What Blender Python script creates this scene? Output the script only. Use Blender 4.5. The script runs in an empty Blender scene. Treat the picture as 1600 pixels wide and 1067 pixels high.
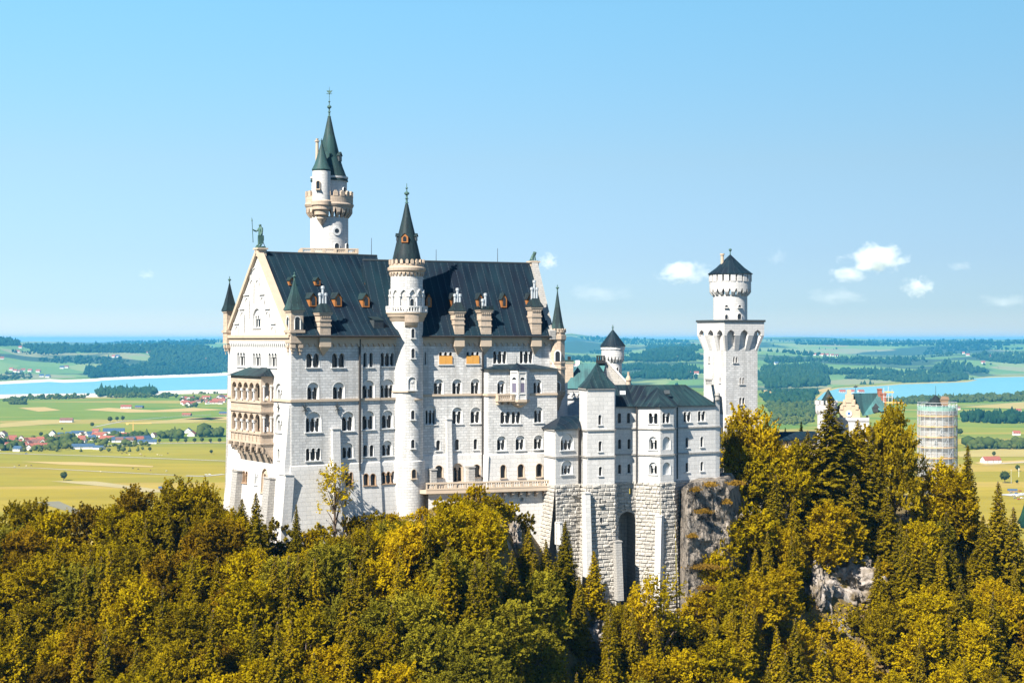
import bpy, bmesh, math, random
import numpy as np
from mathutils import Vector as V, noise as mnoise
from mathutils.geometry import tessellate_polygon
R = math.radians
scene = bpy.context.scene
COL = scene.collection
random.seed(7); rng = np.random.default_rng(7)

# ---------------------------------------------------------------- camera, sky, sun, exposure
F = 2500.0          # focal length in pixels of the 1600 px wide photograph
CZ = 200.0          # camera height above the valley floor
HY = 530.0          # horizon row
cam_d = bpy.data.cameras.new('camera'); cam = bpy.data.objects.new('camera', cam_d); COL.objects.link(cam)
cam.location = (0, 0, CZ); cam.rotation_euler = (R(90), 0, 0)
cam_d.sensor_width = 36.0; cam_d.lens = 36.0 * F / 1600.0
cam_d.shift_y = -(533.5 - HY) / 1600.0
cam_d.clip_start = 1.0; cam_d.clip_end = 200000.0
scene.camera = cam

SUN_AZ, SUN_EL = 52.5, 44.0      # direction the light travels to (from +X, counter-clockwise); height above the horizon
sd = V((math.cos(R(SUN_AZ)) * math.cos(R(SUN_EL)), math.sin(R(SUN_AZ)) * math.cos(R(SUN_EL)), -math.sin(R(SUN_EL))))
sun_d = bpy.data.lights.new('sun', 'SUN'); sun = bpy.data.objects.new('sun', sun_d); COL.objects.link(sun)
sun_d.energy = 5.0; sun_d.angle = R(0.5); sun_d.color = (1.0, 0.94, 0.84)
sun.rotation_euler = sd.to_track_quat('-Z', 'Y').to_euler()
world = bpy.data.worlds.new('World'); scene.world = world; world.use_nodes = True
wn, wl = world.node_tree.nodes, world.node_tree.links
for n in list(wn): wn.remove(n)
sky = wn.new('ShaderNodeTexSky'); sky.sky_type = 'NISHITA'; sky.sun_disc = False
sky.sun_elevation = R(SUN_EL); sky.sun_rotation = math.atan2(sd.x, -sd.y)
sky.altitude = 900; sky.air_density = 1.0; sky.dust_density = 0.1; sky.ozone_density = 1.2
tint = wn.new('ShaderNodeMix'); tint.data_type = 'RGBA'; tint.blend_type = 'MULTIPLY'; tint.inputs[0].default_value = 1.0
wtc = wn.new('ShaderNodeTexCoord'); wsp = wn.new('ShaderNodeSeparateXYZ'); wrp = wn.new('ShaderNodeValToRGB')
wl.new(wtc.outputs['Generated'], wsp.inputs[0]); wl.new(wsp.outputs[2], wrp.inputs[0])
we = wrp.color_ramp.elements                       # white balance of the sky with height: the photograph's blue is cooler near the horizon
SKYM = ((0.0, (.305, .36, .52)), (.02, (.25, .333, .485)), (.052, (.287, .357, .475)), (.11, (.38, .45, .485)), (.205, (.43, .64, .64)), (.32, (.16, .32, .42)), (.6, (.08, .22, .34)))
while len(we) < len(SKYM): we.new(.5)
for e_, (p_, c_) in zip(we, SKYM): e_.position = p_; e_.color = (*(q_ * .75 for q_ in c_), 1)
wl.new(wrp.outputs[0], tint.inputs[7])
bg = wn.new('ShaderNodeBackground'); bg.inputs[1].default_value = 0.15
wo = wn.new('ShaderNodeOutputWorld')
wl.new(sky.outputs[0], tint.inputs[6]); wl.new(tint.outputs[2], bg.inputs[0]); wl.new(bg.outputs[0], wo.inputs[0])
scene.view_settings.view_transform = 'Standard'; scene.view_settings.look = 'None'
scene.view_settings.exposure = 1.2; scene.view_settings.gamma = 1.0
scene.render.engine = 'CYCLES'
cy = scene.cycles
cy.max_bounces = 6; cy.diffuse_bounces = 3; cy.glossy_bounces = 2; cy.transparent_max_bounces = 8; cy.volume_bounces = 3
cy.use_denoising = True

# ---------------------------------------------------------------- picking points of the place from the survey of the photograph
def ray(px, py): return V(((px - 800.0) / F, 1.0, (HY - py) / F))
def pp(px, Y): return ((px - 800.0) / F * Y, Y)                  # plan point seen in column px at distance Y
def zz(py, Y): return CZ + (HY - py) / F * Y                     # height seen in row py at distance Y
def pz(px, py, Y): x, y = pp(px, Y); return V((x, y, zz(py, Y)))

# ---------------------------------------------------------------- materials
MATS = {}
def newmat(name):
    m = bpy.data.materials.new(name); m.use_nodes = True; MATS[name] = m
    return m, m.node_tree.nodes, m.node_tree.links, m.node_tree.nodes['Principled BSDF']
def ramp(N, L, src, stops, interp='LINEAR'):
    r = N.new('ShaderNodeValToRGB'); r.color_ramp.interpolation = interp
    e = r.color_ramp.elements
    while len(e) < len(stops): e.new(0.5)
    for i, (p, c) in enumerate(stops): e[i].position = p; e[i].color = (*c, 1) if len(c) == 3 else c
    L.new(src, r.inputs[0]); return r.outputs[0]
def mixc(N, L, a, b, fac, mode='MIX'):
    m = N.new('ShaderNodeMix'); m.data_type = 'RGBA'; m.blend_type = mode
    for k, v in ((6, a), (7, b)):
        if isinstance(v, tuple): m.inputs[k].default_value = (*v, 1)
        else: L.new(v, m.inputs[k])
    if isinstance(fac, (int, float)): m.inputs[0].default_value = fac
    else: L.new(fac, m.inputs[0])
    return m.outputs[2]
def mth(N, L, op, a, b=None, c=None):
    m = N.new('ShaderNodeMath'); m.operation = op
    for k, v in enumerate((a, b, c)):
        if v is None: continue
        if isinstance(v, (int, float)): m.inputs[k].default_value = v
        else: L.new(v, m.inputs[k])
    return m.outputs[0]
def ntex(N, L, scale, detail=4, coord='Object', sc=None, rough=0.55):
    tc = N.new('ShaderNodeTexCoord'); src = tc.outputs[coord]
    if sc:
        mp = N.new('ShaderNodeMapping'); mp.inputs['Scale'].default_value = sc; L.new(src, mp.inputs[0]); src = mp.outputs[0]
    n = N.new('ShaderNodeTexNoise'); n.inputs['Scale'].default_value = scale; n.inputs['Detail'].default_value = detail
    n.inputs['Roughness'].default_value = rough
    L.new(src, n.inputs['Vector']); return n.outputs['Fac']
def bump(N, L, B, h, strength, dist):
    b = N.new('ShaderNodeBump'); b.inputs['Strength'].default_value = strength; b.inputs['Distance'].default_value = dist
    L.new(h, b.inputs['Height']); L.new(b.outputs[0], B.inputs['Normal'])
def stone(name, c1, c2, mortar, bw, bh, bs=0.6, stain=0.22, msize=0.035):
    m, N, L, B = newmat(name)
    tc = N.new('ShaderNodeTexCoord')
    br = N.new('ShaderNodeTexBrick'); br.inputs['Scale'].default_value = 1.0
    br.inputs['Brick Width'].default_value = bw; br.inputs['Row Height'].default_value = bh
    br.inputs['Mortar Size'].default_value = msize; br.inputs['Mortar Smooth'].default_value = 0.3; br.inputs['Bias'].default_value = -0.1
    br.inputs['Color1'].default_value = (*c1, 1); br.inputs['Color2'].default_value = (*c2, 1); br.inputs['Mortar'].default_value = (*mortar, 1)
    L.new(tc.outputs['UV'], br.inputs['Vector'])
    n1 = ntex(N, L, 0.35, 5); n2 = ntex(N, L, 1.0, 4, sc=(0.9, 0.9, 0.07)); n3 = ntex(N, L, 5.0, 3)
    k = mixc(N, L, br.outputs['Color'], (0.45, 0.43, 0.40), mth(N, L, 'MULTIPLY', ramp(N, L, n1, [(0.45, (0, 0, 0)), (0.75, (1, 1, 1))]), stain))
    k = mixc(N, L, k, (0.30, 0.29, 0.27), mth(N, L, 'MULTIPLY', ramp(N, L, n2, [(0.50, (0, 0, 0)), (0.72, (1, 1, 1))]), stain * 1.2))
    k = mixc(N, L, k, ramp(N, L, n3, [(0.3, (0.82, 0.82, 0.82)), (0.7, (1, 1, 1))]), 1.0, 'MULTIPLY')
    L.new(k, B.inputs['Base Color']); B.inputs['Roughness'].default_value = 0.9; B.inputs['Specular IOR Level'].default_value = 0.2
    h = mth(N, L, 'ADD', mth(N, L, 'MULTIPLY', br.outputs['Fac'], -1.0), mth(N, L, 'MULTIPLY', n3, 0.8))
    bump(N, L, B, h, bs, 0.06)
    return m
LIME = stone('limestone', (0.71, 0.695, 0.67), (0.55, 0.54, 0.525), (0.41, 0.41, 0.405), 0.98, 0.44, 0.55, 0.45)
LIMESM = stone('smooth_limestone', (0.68, 0.66, 0.63), (0.61, 0.595, 0.57), (0.49, 0.48, 0.465), 1.5, 0.7, 0.25, 0.16)
LIMEW = stone('pale_limestone', (0.66, 0.64, 0.615), (0.59, 0.58, 0.565), (0.50, 0.49, 0.48), 1.2, 0.5, 0.35, 0.22)
RUST = stone('rough_block_stone', (0.54, 0.51, 0.46), (0.44, 0.41, 0.365), (0.26, 0.24, 0.21), 1.1, 0.62, 0.9, 0.35)
SAND = stone('sandstone', (0.53, 0.42, 0.32), (0.46, 0.36, 0.27), (0.38, 0.30, 0.23), 1.1, 0.6, 0.3, 0.25)
GREYST = stone('grey_stone', (0.43, 0.41, 0.38), (0.37, 0.355, 0.33), (0.27, 0.26, 0.25), 0.9, 0.42, 0.6, 0.3)
CREAM = stone('cream_brick', (0.56, 0.43, 0.30), (0.51, 0.39, 0.27), (0.50, 0.40, 0.30), 0.8, 0.4, 0.3, 0.2)
def roofmat(name, c1, c2, patina, pfac, seam, seamw=1.25, rough=0.5):
    m, N, L, B = newmat(name)
    tc = N.new('ShaderNodeTexCoord'); sp = N.new('ShaderNodeSeparateXYZ'); L.new(tc.outputs['UV'], sp.inputs[0])
    fr = mth(N, L, 'FRACT', mth(N, L, 'DIVIDE', sp.outputs[0], seamw))
    line = mth(N, L, 'LESS_THAN', fr, 0.085)
    cellid = mth(N, L, 'FLOOR', mth(N, L, 'DIVIDE', sp.outputs[0], seamw))
    wn_ = N.new('ShaderNodeTexWhiteNoise'); wn_.noise_dimensions = '1D'; L.new(cellid, wn_.inputs['W'])
    mp = N.new('ShaderNodeMapping'); mp.inputs['Scale'].default_value = (1.4, 0.16, 1); L.new(tc.outputs['UV'], mp.inputs[0])
    n = N.new('ShaderNodeTexNoise'); n.inputs['Scale'].default_value = 1.0; n.inputs['Detail'].default_value = 5; L.new(mp.outputs[0], n.inputs['Vector'])
    big = ntex(N, L, 0.12, 3)
    k = mixc(N, L, c1, c2, ramp(N, L, n.outputs['Fac'], [(0.3, (0, 0, 0)), (0.7, (1, 1, 1))]))
    k = mixc(N, L, k, (0.02, 0.02, 0.03), mth(N, L, 'MULTIPLY', wn_.outputs['Value'], 0.35))
    pf = mth(N, L, 'MULTIPLY', ramp(N, L, mth(N, L, 'ADD', mth(N, L, 'MULTIPLY', big, 0.6), mth(N, L, 'MULTIPLY', n.outputs['Fac'], 0.4)), [(0.42, (0, 0, 0)), (0.62, (1, 1, 1))]), pfac)
    k = mixc(N, L, k, patina, pf)
    dash = mth(N, L, 'GREATER_THAN', mth(N, L, 'FRACT', mth(N, L, 'ADD', mth(N, L, 'DIVIDE', sp.outputs[1], 0.62), mth(N, L, 'MULTIPLY', wn_.outputs['Value'], 5.0))), 0.45)
    k = mixc(N, L, k, seam, mth(N, L, 'MULTIPLY', line, mth(N, L, 'ADD', mth(N, L, 'MULTIPLY', dash, 0.55), 0.25)))
    L.new(k, B.inputs['Base Color']); B.inputs['Roughness'].default_value = rough; B.inputs['Metallic'].default_value = 0.0
    B.inputs['Specular IOR Level'].default_value = 0.12
    bump(N, L, B, line, 0.8, 0.08)
    return m
SLATE = roofmat('dark_metal_roof', (0.004, 0.011, 0.020), (0.009, 0.020, 0.032), (0.012, 0.040, 0.052), 0.45, (0.05, 0.068, 0.082))
SLATEC = roofmat('spire_metal', (0.010, 0.018, 0.022), (0.022, 0.032, 0.036), (0.026, 0.07, 0.068), 0.4, (0.05, 0.07, 0.07), 0.7)
COPPER = roofmat('green_copper', (0.022, 0.042, 0.045), (0.032, 0.036, 0.036), (0.045, 0.125, 0.12), 0.6, (0.07, 0.13, 0.125), 0.9)
COPPERL = roofmat('pale_green_copper', (0.06, 0.14, 0.145), (0.05, 0.10, 0.11), (0.09, 0.25, 0.245), 0.8, (0.12, 0.24, 0.23), 0.9)
COPPERD = roofmat('dark_copper', (0.006, 0.013, 0.021), (0.015, 0.022, 0.029), (0.035, 0.105, 0.108), 0.42, (0.06, 0.085, 0.09), 1.1)
def plain(name, c, rough=0.7, var=0.2, scale=2.0, spec=0.3, metal=0.0):
    m, N, L, B = newmat(name)
    n = ntex(N, L, scale, 4)
    k = mixc(N, L, tuple(x * (1 - var) for x in c), tuple(min(1, x * (1 + var)) for x in c), n)
    L.new(k, B.inputs['Base Color']); B.inputs['Roughness'].default_value = rough
    B.inputs['Specular IOR Level'].default_value = spec; B.inputs['Metallic'].default_value = metal
    return m
WHITE = plain('white_trim_stone', (0.60, 0.595, 0.58), 0.85, 0.1, 1.0)
TAN = plain('tan_trim_stone', (0.48, 0.385, 0.29), 0.85, 0.12, 1.0)
BROWN = plain('brown_frame_stone', (0.36, 0.24, 0.15), 0.8, 0.12, 1.0)
GLASS = plain('dark_glass', (0.012, 0.015, 0.02), 0.18, 0.3, 1.0, 0.5)
LILAC = plain('lilac_blind', (0.13, 0.12, 0.175), 0.7, 0.05)
BOARD = plain('orange_boarding', (0.62, 0.31, 0.07), 0.7, 0.12, 1.5)
ORANGE = plain('orange_brown_wood', (0.30, 0.12, 0.035), 0.7, 0.2, 1.5)
ZINC = plain('zinc_pipe', (0.50, 0.53, 0.55), 0.4, 0.15, 2.0, 0.5, 0.3)
PIPE = plain('dark_downpipe', (0.04, 0.036, 0.034), 0.5, 0.2)
IRON = plain('dark_iron', (0.05, 0.06, 0.065), 0.5, 0.2)
BRONZE = plain('green_bronze', (0.06, 0.125, 0.105), 0.55, 0.6, 2.5, 0.5)
REDB = plain('red_brick', (0.30, 0.12, 0.08), 0.85, 0.2, 3)
PLANK = plain('orange_plank', (0.75, 0.42, 0.12), 0.7, 0.15, 2)
STEEL = plain('scaffold_steel', (0.62, 0.64, 0.65), 0.4, 0.1, 2, 0.5, 0.3)
BLACK = plain('soot_black', (0.02, 0.02, 0.022), 0.7, 0.2)
REDROOF = plain('red_tile_roof', (0.27, 0.085, 0.055), 0.85, 0.25, 0.4)
BROWNROOF = plain('brown_tile_roof', (0.17, 0.085, 0.065), 0.85, 0.25, 0.4)
GREYROOF = plain('grey_blue_roof', (0.05, 0.09, 0.15), 0.9, 0.2, 0.4, 0.1)
PLASTER = plain('white_plaster', (0.72, 0.69, 0.64), 0.9, 0.08, 0.4)
TIMBER = plain('barn_timber', (0.26, 0.18, 0.12), 0.9, 0.25, 0.6)

# ---------------------------------------------------------------- mesh building
class MB:
    def __init__(s): s.v = []; s.f = []; s.uv = []; s.mi = []; s.cur = 0
    def vert(s, p): s.v.append((p[0], p[1], p[2])); return len(s.v) - 1
    def face(s, pts, uv=None):
        i0 = len(s.v); s.v.extend((p[0], p[1], p[2]) for p in pts)
        s.f.append(tuple(range(i0, i0 + len(pts)))); s.uv.append(uv); s.mi.append(s.cur)
    def box(s, c, ax, ay, az, hx, hy, hz):
        ax, ay, az = ax * hx, ay * hy, az * hz
        P = lambda a, b, d: c + ax * a + ay * b + az * d
        for q in (((-1,-1,-1),(-1,1,-1),(1,1,-1),(1,-1,-1)), ((-1,-1,1),(1,-1,1),(1,1,1),(-1,1,1)), ((-1,-1,-1),(1,-1,-1),(1,-1,1),(-1,-1,1)),
                  ((1,1,-1),(-1,1,-1),(-1,1,1),(1,1,1)), ((-1,1,-1),(-1,-1,-1),(-1,-1,1),(-1,1,1)), ((1,-1,-1),(1,1,-1),(1,1,1),(1,-1,1))):
            s.face([P(*t) for t in q])
    def abox(s, x0, x1, y0, y1, z0, z1):
        s.box(V(((x0+x1)/2, (y0+y1)/2, (z0+z1)/2)), V((1,0,0)), V((0,1,0)), V((0,0,1)), (x1-x0)/2, (y1-y0)/2, (z1-z0)/2)
    def prism(s, plan, z0, z1, bottom=False, top=True):      # plan counter-clockwise seen from above
        n = len(plan)
        for i in range(n):
            a, b = plan[i], plan[(i + 1) % n]
            s.face([V((*a, z0)), V((*b, z0)), V((*b, z1)), V((*a, z1))])
        if top: s.face([V((*p, z1)) for p in plan])
        if bottom: s.face([V((*p, z0)) for p in reversed(plan)])
    def lathe(s, cx, cyy, prof, n=32, a0=0.0, a1=math.tau):   # prof: (r, z) from bottom to top
        full = abs(a1 - a0 - math.tau) < 1e-6
        for k in range(len(prof) - 1):
            (r0, z0), (r1, z1) = prof[k], prof[k + 1]
            rr = max(r0, r1); d = math.hypot(r1 - r0, z1 - z0)
            vb = z0 if abs(z1 - z0) > 1e-3 else r0
            for i in range(n):
                p, q = a0 + (a1 - a0) * i / n, a0 + (a1 - a0) * (i + 1) / n
                A = V((cx + r0 * math.cos(p), cyy + r0 * math.sin(p), z0)); Bq = V((cx + r0 * math.cos(q), cyy + r0 * math.sin(q), z0))
                C = V((cx + r1 * math.cos(q), cyy + r1 * math.sin(q), z1)); D = V((cx + r1 * math.cos(p), cyy + r1 * math.sin(p), z1))
                uv = [(p * rr, vb), (q * rr, vb), (q * rr, vb + d), (p * rr, vb + d)]
                if r1 < 1e-4: s.face([A, Bq, C], uv[:3])
                elif r0 < 1e-4: s.face([A, C, D], [uv[0], uv[2], uv[3]])
                else: s.face([A, Bq, C, D], uv)
    def tube(s, p0, p1, r0, r1, n=8, cap=True):
        p0, p1 = V(p0), V(p1); d = (p1 - p0).normalized()
        a = d.orthogonal().normalized(); b = d.cross(a)
        c0 = [p0 + (a * math.cos(t) + b * math.sin(t)) * r0 for t in (math.tau * i / n for i in range(n))]
        c1 = [p1 + (a * math.cos(t) + b * math.sin(t)) * r1 for t in (math.tau * i / n for i in range(n))]
        for i in range(n): j = (i + 1) % n; s.face([c0[i], c0[j], c1[j], c1[i]])
        if cap: s.face(c1); s.face(c0[::-1])
    def build(s, name, mats, parent=None, smooth=False, merge=False):
        me = bpy.data.meshes.new(name); me.from_pydata(s.v, [], s.f)
        ul = me.uv_layers.new(name='UVMap'); data = np.zeros((len(me.loops), 2), np.float32); k = 0
        for fi, f in enumerate(s.f):
            uv = s.uv[fi]
            if uv is None:
                P = [V(s.v[i]) for i in f]; nn = (P[1] - P[0]).cross(P[2] - P[0])
                if nn.length < 1e-9 and len(P) > 3: nn = (P[2] - P[0]).cross(P[3] - P[0])
                nn = nn.normalized() if nn.length > 1e-9 else V((0, 0, 1))
                t = V((0, 0, 1)).cross(nn)
                t = t.normalized() if t.length > 0.05 else V((1, 0, 0))
                b = nn.cross(t); uv = [(p.dot(t), p.dot(b)) for p in P]
            for c in uv: data[k] = c; k += 1
        ul.data.foreach_set('uv', data.ravel())
        for m in (mats if isinstance(mats, (list, tuple)) else [mats]): me.materials.append(m)
        me.polygons.foreach_set('material_index', s.mi)
        if merge or smooth:
            bm = bmesh.new(); bm.from_mesh(me); bmesh.ops.remove_doubles(bm, verts=bm.verts, dist=0.002)
            if smooth:
                for fc in bm.faces: fc.smooth = True
                for e in bm.edges:
                    if len(e.link_faces) == 2 and e.calc_face_angle(0) > 0.6: e.smooth = False
            bm.to_mesh(me); bm.free()
        me.update()
        o = bpy.data.objects.new(name, me); COL.objects.link(o)
        if parent is not None: attach(o, parent)
        return o
def world_of(o): 
    m = o.matrix_basis.copy() if o.parent is None else world_of(o.parent) @ o.matrix_parent_inverse @ o.matrix_basis
    return m
def attach(o, parent): o.parent = parent; o.matrix_parent_inverse = world_of(parent).inverted()
def tag(o, label=None, cat=None, group=None, kind=None):
    if label: o['label'] = label
    if cat: o['category'] = cat
    if group: o['group'] = group
    if kind: o['kind'] = kind
    return o
def thing(name, label, cat, loc, group=None):
    e = bpy.data.objects.new(name, None); COL.objects.link(e); e.location = loc; e.empty_display_size = 0.5
    return tag(e, label, cat, group)

# ---------------------------------------------------------------- panels: vertical or battered wall planes, with arched openings
UP = V((0, 0, 1))
class Pan:
    def __init__(s, a, b, z0=0.0, batter=0.0):      # a, b: plan points from left to right as seen from outside; batter: outward lean per metre downward
        a3, b3 = V((a[0], a[1], z0)), V((b[0], b[1], z0))
        s.o = a3; s.sd = (b3 - a3).normalized(); s.w = (b3 - a3).length; nh = s.sd.cross(UP)
        s.td = (UP - nh * batter).normalized(); s.n = s.sd.cross(s.td)
    def p(s, a, t, d=0.0): return s.o + s.sd * a + s.td * t + s.n * d
    def at(s, px, py):
        r = ray(px, py); c = V((0, 0, CZ)); k = (s.o - c).dot(s.n) / r.dot(s.n); q = c + r * k - s.o
        return q.dot(s.sd), q.dot(s.td)
    def tz(s, z): return (z - s.o.z) / s.td.z
def rect(s0, s1, t0, t1): return [(s0, t0), (s1, t0), (s1, t1), (s0, t1)]
def fill(mb, pan, polys, d=0.0, flip=False):
    flat = [q for pl in polys for q in pl]
    tris = tessellate_polygon([[V((a, b, 0)) for a, b in pl] for pl in polys])
    for t in tris:
        q = [flat[i] for i in t]
        ar = (q[1][0]-q[0][0])*(q[2][1]-q[0][1]) - (q[2][0]-q[0][0])*(q[1][1]-q[0][1])
        if abs(ar) < 1e-9: continue
        if (ar < 0) != flip: q = q[::-1]
        mb.face([pan.p(a, b, d) for a, b in q], q)
def strip(mb, pan, poly, d0, d1, closed=True):       # reveal of a hole: faces look into the hole
    n = len(poly)
    for i in range(n if closed else n - 1):
        a, b = poly[i], poly[(i + 1) % n]
        mb.face([pan.p(*a, d0), pan.p(*a, d1), pan.p(*b, d1), pan.p(*b, d0)])
def arc(c, ts, r, n=7):
    return [(c + r * math.cos(math.pi * i / n), ts + r * math.sin(math.pi * i / n)) for i in range(n + 1)]
def lights(c, t0, w, h, n, cw):
    lw = (w - (n - 1) * cw) / n; sp = t0 + h - lw / 2
    out = [(c - w / 2, t0), (c + w / 2, t0)]; cols = []
    for k in reversed(range(n)):
        cc = c - w / 2 + lw / 2 + k * (lw + cw); out += arc(cc, sp, lw / 2, 6 if n > 1 else 8)
        if k: cols.append(cc - lw / 2 - cw / 2)
    return out, sp, cols
def offset_ring(poly, c, t0, g):                      # outline grown outward by g (bottom edge kept)
    ts = max(q[1] for q in poly); cx = c; out = []
    n = len(poly)
    for i in range(n):
        a, b, d = poly[i - 1], poly[i], poly[(i + 1) % n]
        e1 = (b[0]-a[0], b[1]-a[1]); e2 = (d[0]-b[0], d[1]-b[1])
        l1 = math.hypot(*e1) or 1; l2 = math.hypot(*e2) or 1
        nx = e1[1]/l1 + e2[1]/l2; ny = -e1[0]/l1 - e2[0]/l2; l = math.hypot(nx, ny) or 1
        out.append((b[0] + nx/l*g, max(b[1] + ny/l*g, t0)))
    return out
def window(par, pan, x0, x1, yt, yb, n=1, enc=0, trim=None, proud=0, board=0, deep=0.55, label=None, blind=None, name='window', cwf=None):
    """an arched window read off the photograph; returns the hole it needs in its wall (None when it sits on the surface)"""
    trim = trim or WHITE
    xc, ym = (x0 + x1) / 2, (yt + yb) / 2
    t0 = pan.at(xc, yb)[1]; t1 = pan.at(xc, yt)[1]; s0 = pan.at(x0, ym)[0]; s1 = pan.at(x1, ym)[0]
    c, w, h = (s0 + s1) / 2, s1 - s0, t1 - t0
    mb = MB(); cw = cwf if cwf else (0.34 if n > 1 else 0)
    base = 0.16 if proud else 0.0
    if enc:
        sp0 = t0 + max(h - w / 2, 0.1)
        hole = [(c - w/2, t0), (c + w/2, t0)] + arc(c, sp0, w / 2, 10)
        lw, lh = w * 0.84, (h - w / 2) + w * 0.12
        lit, sp, cols = lights(c, t0 + 0.02, lw, lh, n, cw)
        strip(mb, pan, hole, base, base - 0.28); fill(mb, pan, [hole, lit] if enc == 1 else [hole], base - 0.28)
        dp = base - 0.28; rimp = hole
    else:
        hole, sp, cols = lights(c, t0, w, h, n, cw); lit = hole; dp = base; rimp = hole
    if enc == 2:                                       # blind arch: no glass
        g = offset_ring(rimp, c, t0, 0.14); n_ = len(rimp)
        for i in range(1, n_): j = (i + 1) % n_; mb.face([pan.p(*rimp[i], base + 0.05), pan.p(*g[i], base + 0.05), pan.p(*g[j], base + 0.05), pan.p(*rimp[j], base + 0.05)])
        mb.build(name, trim, par); return hole if not proud else None
    dd = 0.10 if proud else deep
    strip(mb, pan, lit, dp, dp - dd)
    for cc in cols:                                    # colonnettes between the lights
        r = cw * 0.30; m = dp - 0.2 if not proud else dp - 0.02
        p0, p1 = pan.p(cc, t0, m), pan.p(cc, sp, m)
        if enc or h > 1.2:
            mb.tube(p0, p1, r, r * 0.9, 6, False)
            mb.box(pan.p(cc, sp - 0.13, m), pan.sd, pan.td, pan.n, cw * 0.5, 0.14, cw * 0.5 + 0.05)
            mb.box(pan.p(cc, t0 + 0.1, m), pan.sd, pan.td, pan.n, cw * 0.45, 0.1, cw * 0.45)
    g = offset_ring(rimp, c, t0, 0.09); n_ = len(rimp); pr = base + 0.035
    for i in range(1, n_):                             # raised rim round the head and sides
        j = (i + 1) % n_
        mb.face([pan.p(*rimp[i], pr), pan.p(*g[i], pr), pan.p(*g[j], pr), pan.p(*rimp[j], pr)])
        mb.face([pan.p(*g[i], pr), pan.p(*g[i], 0), pan.p(*g[j], 0), pan.p(*g[j], pr)])
        if proud: mb.face([pan.p(*rimp[i], pr), pan.p(*rimp[j], pr), pan.p(*rimp[j], 0), pan.p(*rimp[i], 0)])
    mb.box(pan.p(c, t0 - 0.09, base + 0.08), pan.sd, pan.td, pan.n, w / 2 + 0.18, 0.08, 0.10 + base)
    o = mb.build(name, trim, par)
    if label: o['label'] = label
    pb = MB(); fill(pb, pan, [lit], dp - dd + 0.01)
    pb.build('pane', GLASS, o)
    if blind is not None:
        b2 = MB(); b2.box(pan.p(c, t0 + h * 0.4, dp - dd + 0.07), pan.sd, pan.td, pan.n, w / 2 - 0.05, h * 0.38, 0.03); b2.build('blind', blind, o)
    if board:
        b2 = MB(); hb = h * 0.68
        for sg in (-1, 1): b2.box(pan.p(c + sg * w / 4, t0 + hb / 2, 0.12), pan.sd, pan.td, pan.n, w / 4 - 0.02, hb / 2, 0.05)
        b2.build('boarding', BOARD, o)
    return None if proud else hole
def inside(hole, s0, s1, t0, t1):
    return hole and all(s0 + 0.02 < a < s1 - 0.02 and t0 + 0.02 < b < t1 - 0.02 for a, b in hole)
def scallop(mb, pan, s0, s1, ttop, hgt=0.9, d=0.35, pitch=0.95):
    n = max(1, round((s1 - s0) / pitch)); pw = (s1 - s0) / n; r = pw * 0.34; tb = ttop - hgt
    bot = [(s0, tb)]
    for k in range(n):
        c = s0 + pw * (k + 0.5)
        bot += [(c + r * math.cos(math.pi * (1 - i / 5)), tb + r * 1.5 * math.sin(math.pi * (1 - i / 5))) for i in range(6)]
    bot.append((s1, tb)); poly = bot + [(s1, ttop), (s0, ttop)]
    fill(mb, pan, [poly], d)
    for i in range(len(bot) - 1):
        a, b = bot[i], bot[i + 1]; mb.face([pan.p(*a, d), pan.p(*a, 0), pan.p(*b, 0), pan.p(*b, d)])
    for q, sg in ((s0, 0), (s1, 1)):
        f = [pan.p(q, tb, 0), pan.p(q, tb, d), pan.p(q, ttop, d), pan.p(q, ttop, 0)]; mb.face(f if not sg else f[::-1])
def band(mb, pan, s0, s1, t0, t1, d0, d1): mb.box(pan.p((s0+s1)/2, (t0+t1)/2, (d0+d1)/2), pan.sd, pan.td, pan.n, (s1-s0)/2, (t1-t0)/2, (d1-d0)/2)
# ---------------------------------------------------------------- plan frames of the palace
class Fr:
    def __init__(s, o, deg):
        s.o = V((o[0], o[1])); a = R(deg); s.c, s.s = math.cos(a), math.sin(a); s.U = V((s.c, s.s)); s.W = V((-s.s, s.c))
    def pt(s, u, v): q = s.o + s.U * u + s.W * v; return (q.x, q.y)
    def p3(s, u, v, z): q = s.pt(u, v); return V((q[0], q[1], z))
    def u_at(s, px, v=0.0):
        k = (px - 800.0) / F; a, b = s.pt(0, v); return (k * b - a) / (s.c - k * s.s)
    def v_at(s, px, u=0.0):
        k = (px - 800.0) / F; a, b = s.pt(u, 0); return (k * b - a) / (-s.s - k * s.c)
    def U3(s): return V((s.c, s.s, 0))
    def W3(s): return V((-s.s, s.c, 0))
F1 = Fr(pp(455, 250.0), 33.0)
UB = F1.u_at(645)                     # where the two blocks of the palace meet at a flat angle
F2 = Fr(F1.pt(UB, 0.6), 23.0)
W1 = F1.v_at(357)                     # depth of the west block
ZE, ZR1, ZR2 = 200.55, 214.2, 213.2   # eaves and ridges
ZC1 = zz(729, 250.0)                  # top of the battered lower storey, west block
W2R = 7.2                            # ridge line of the east block
U2E = F2.u_at(862)                    # south-east corner
ZC2 = zz(711.5, 264.0)

# ================================================================= the palace
PX0 = F1.pt(UB * 0.5, W1 * 0.5)
pal = thing('palace', 'huge white palace with steep dark roofs and a two-storey arcaded balcony on its west front', 'palace', (*PX0, 168))
ws = MB(); lo = MB(); corn = MB()
LA = dict(par=pal)
def wins(pan, lst, s0, s1, t0, t1, **kw):
    hs = []
    for w in lst:
        k = dict(kw); k.update(w[6] if len(w) > 6 else {})
        h = window(pal, pan, w[0], w[1], w[2], w[3], w[4], w[5], **k)
        if inside(h, s0, s1, t0, t1): hs.append(h)
    return hs
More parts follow.
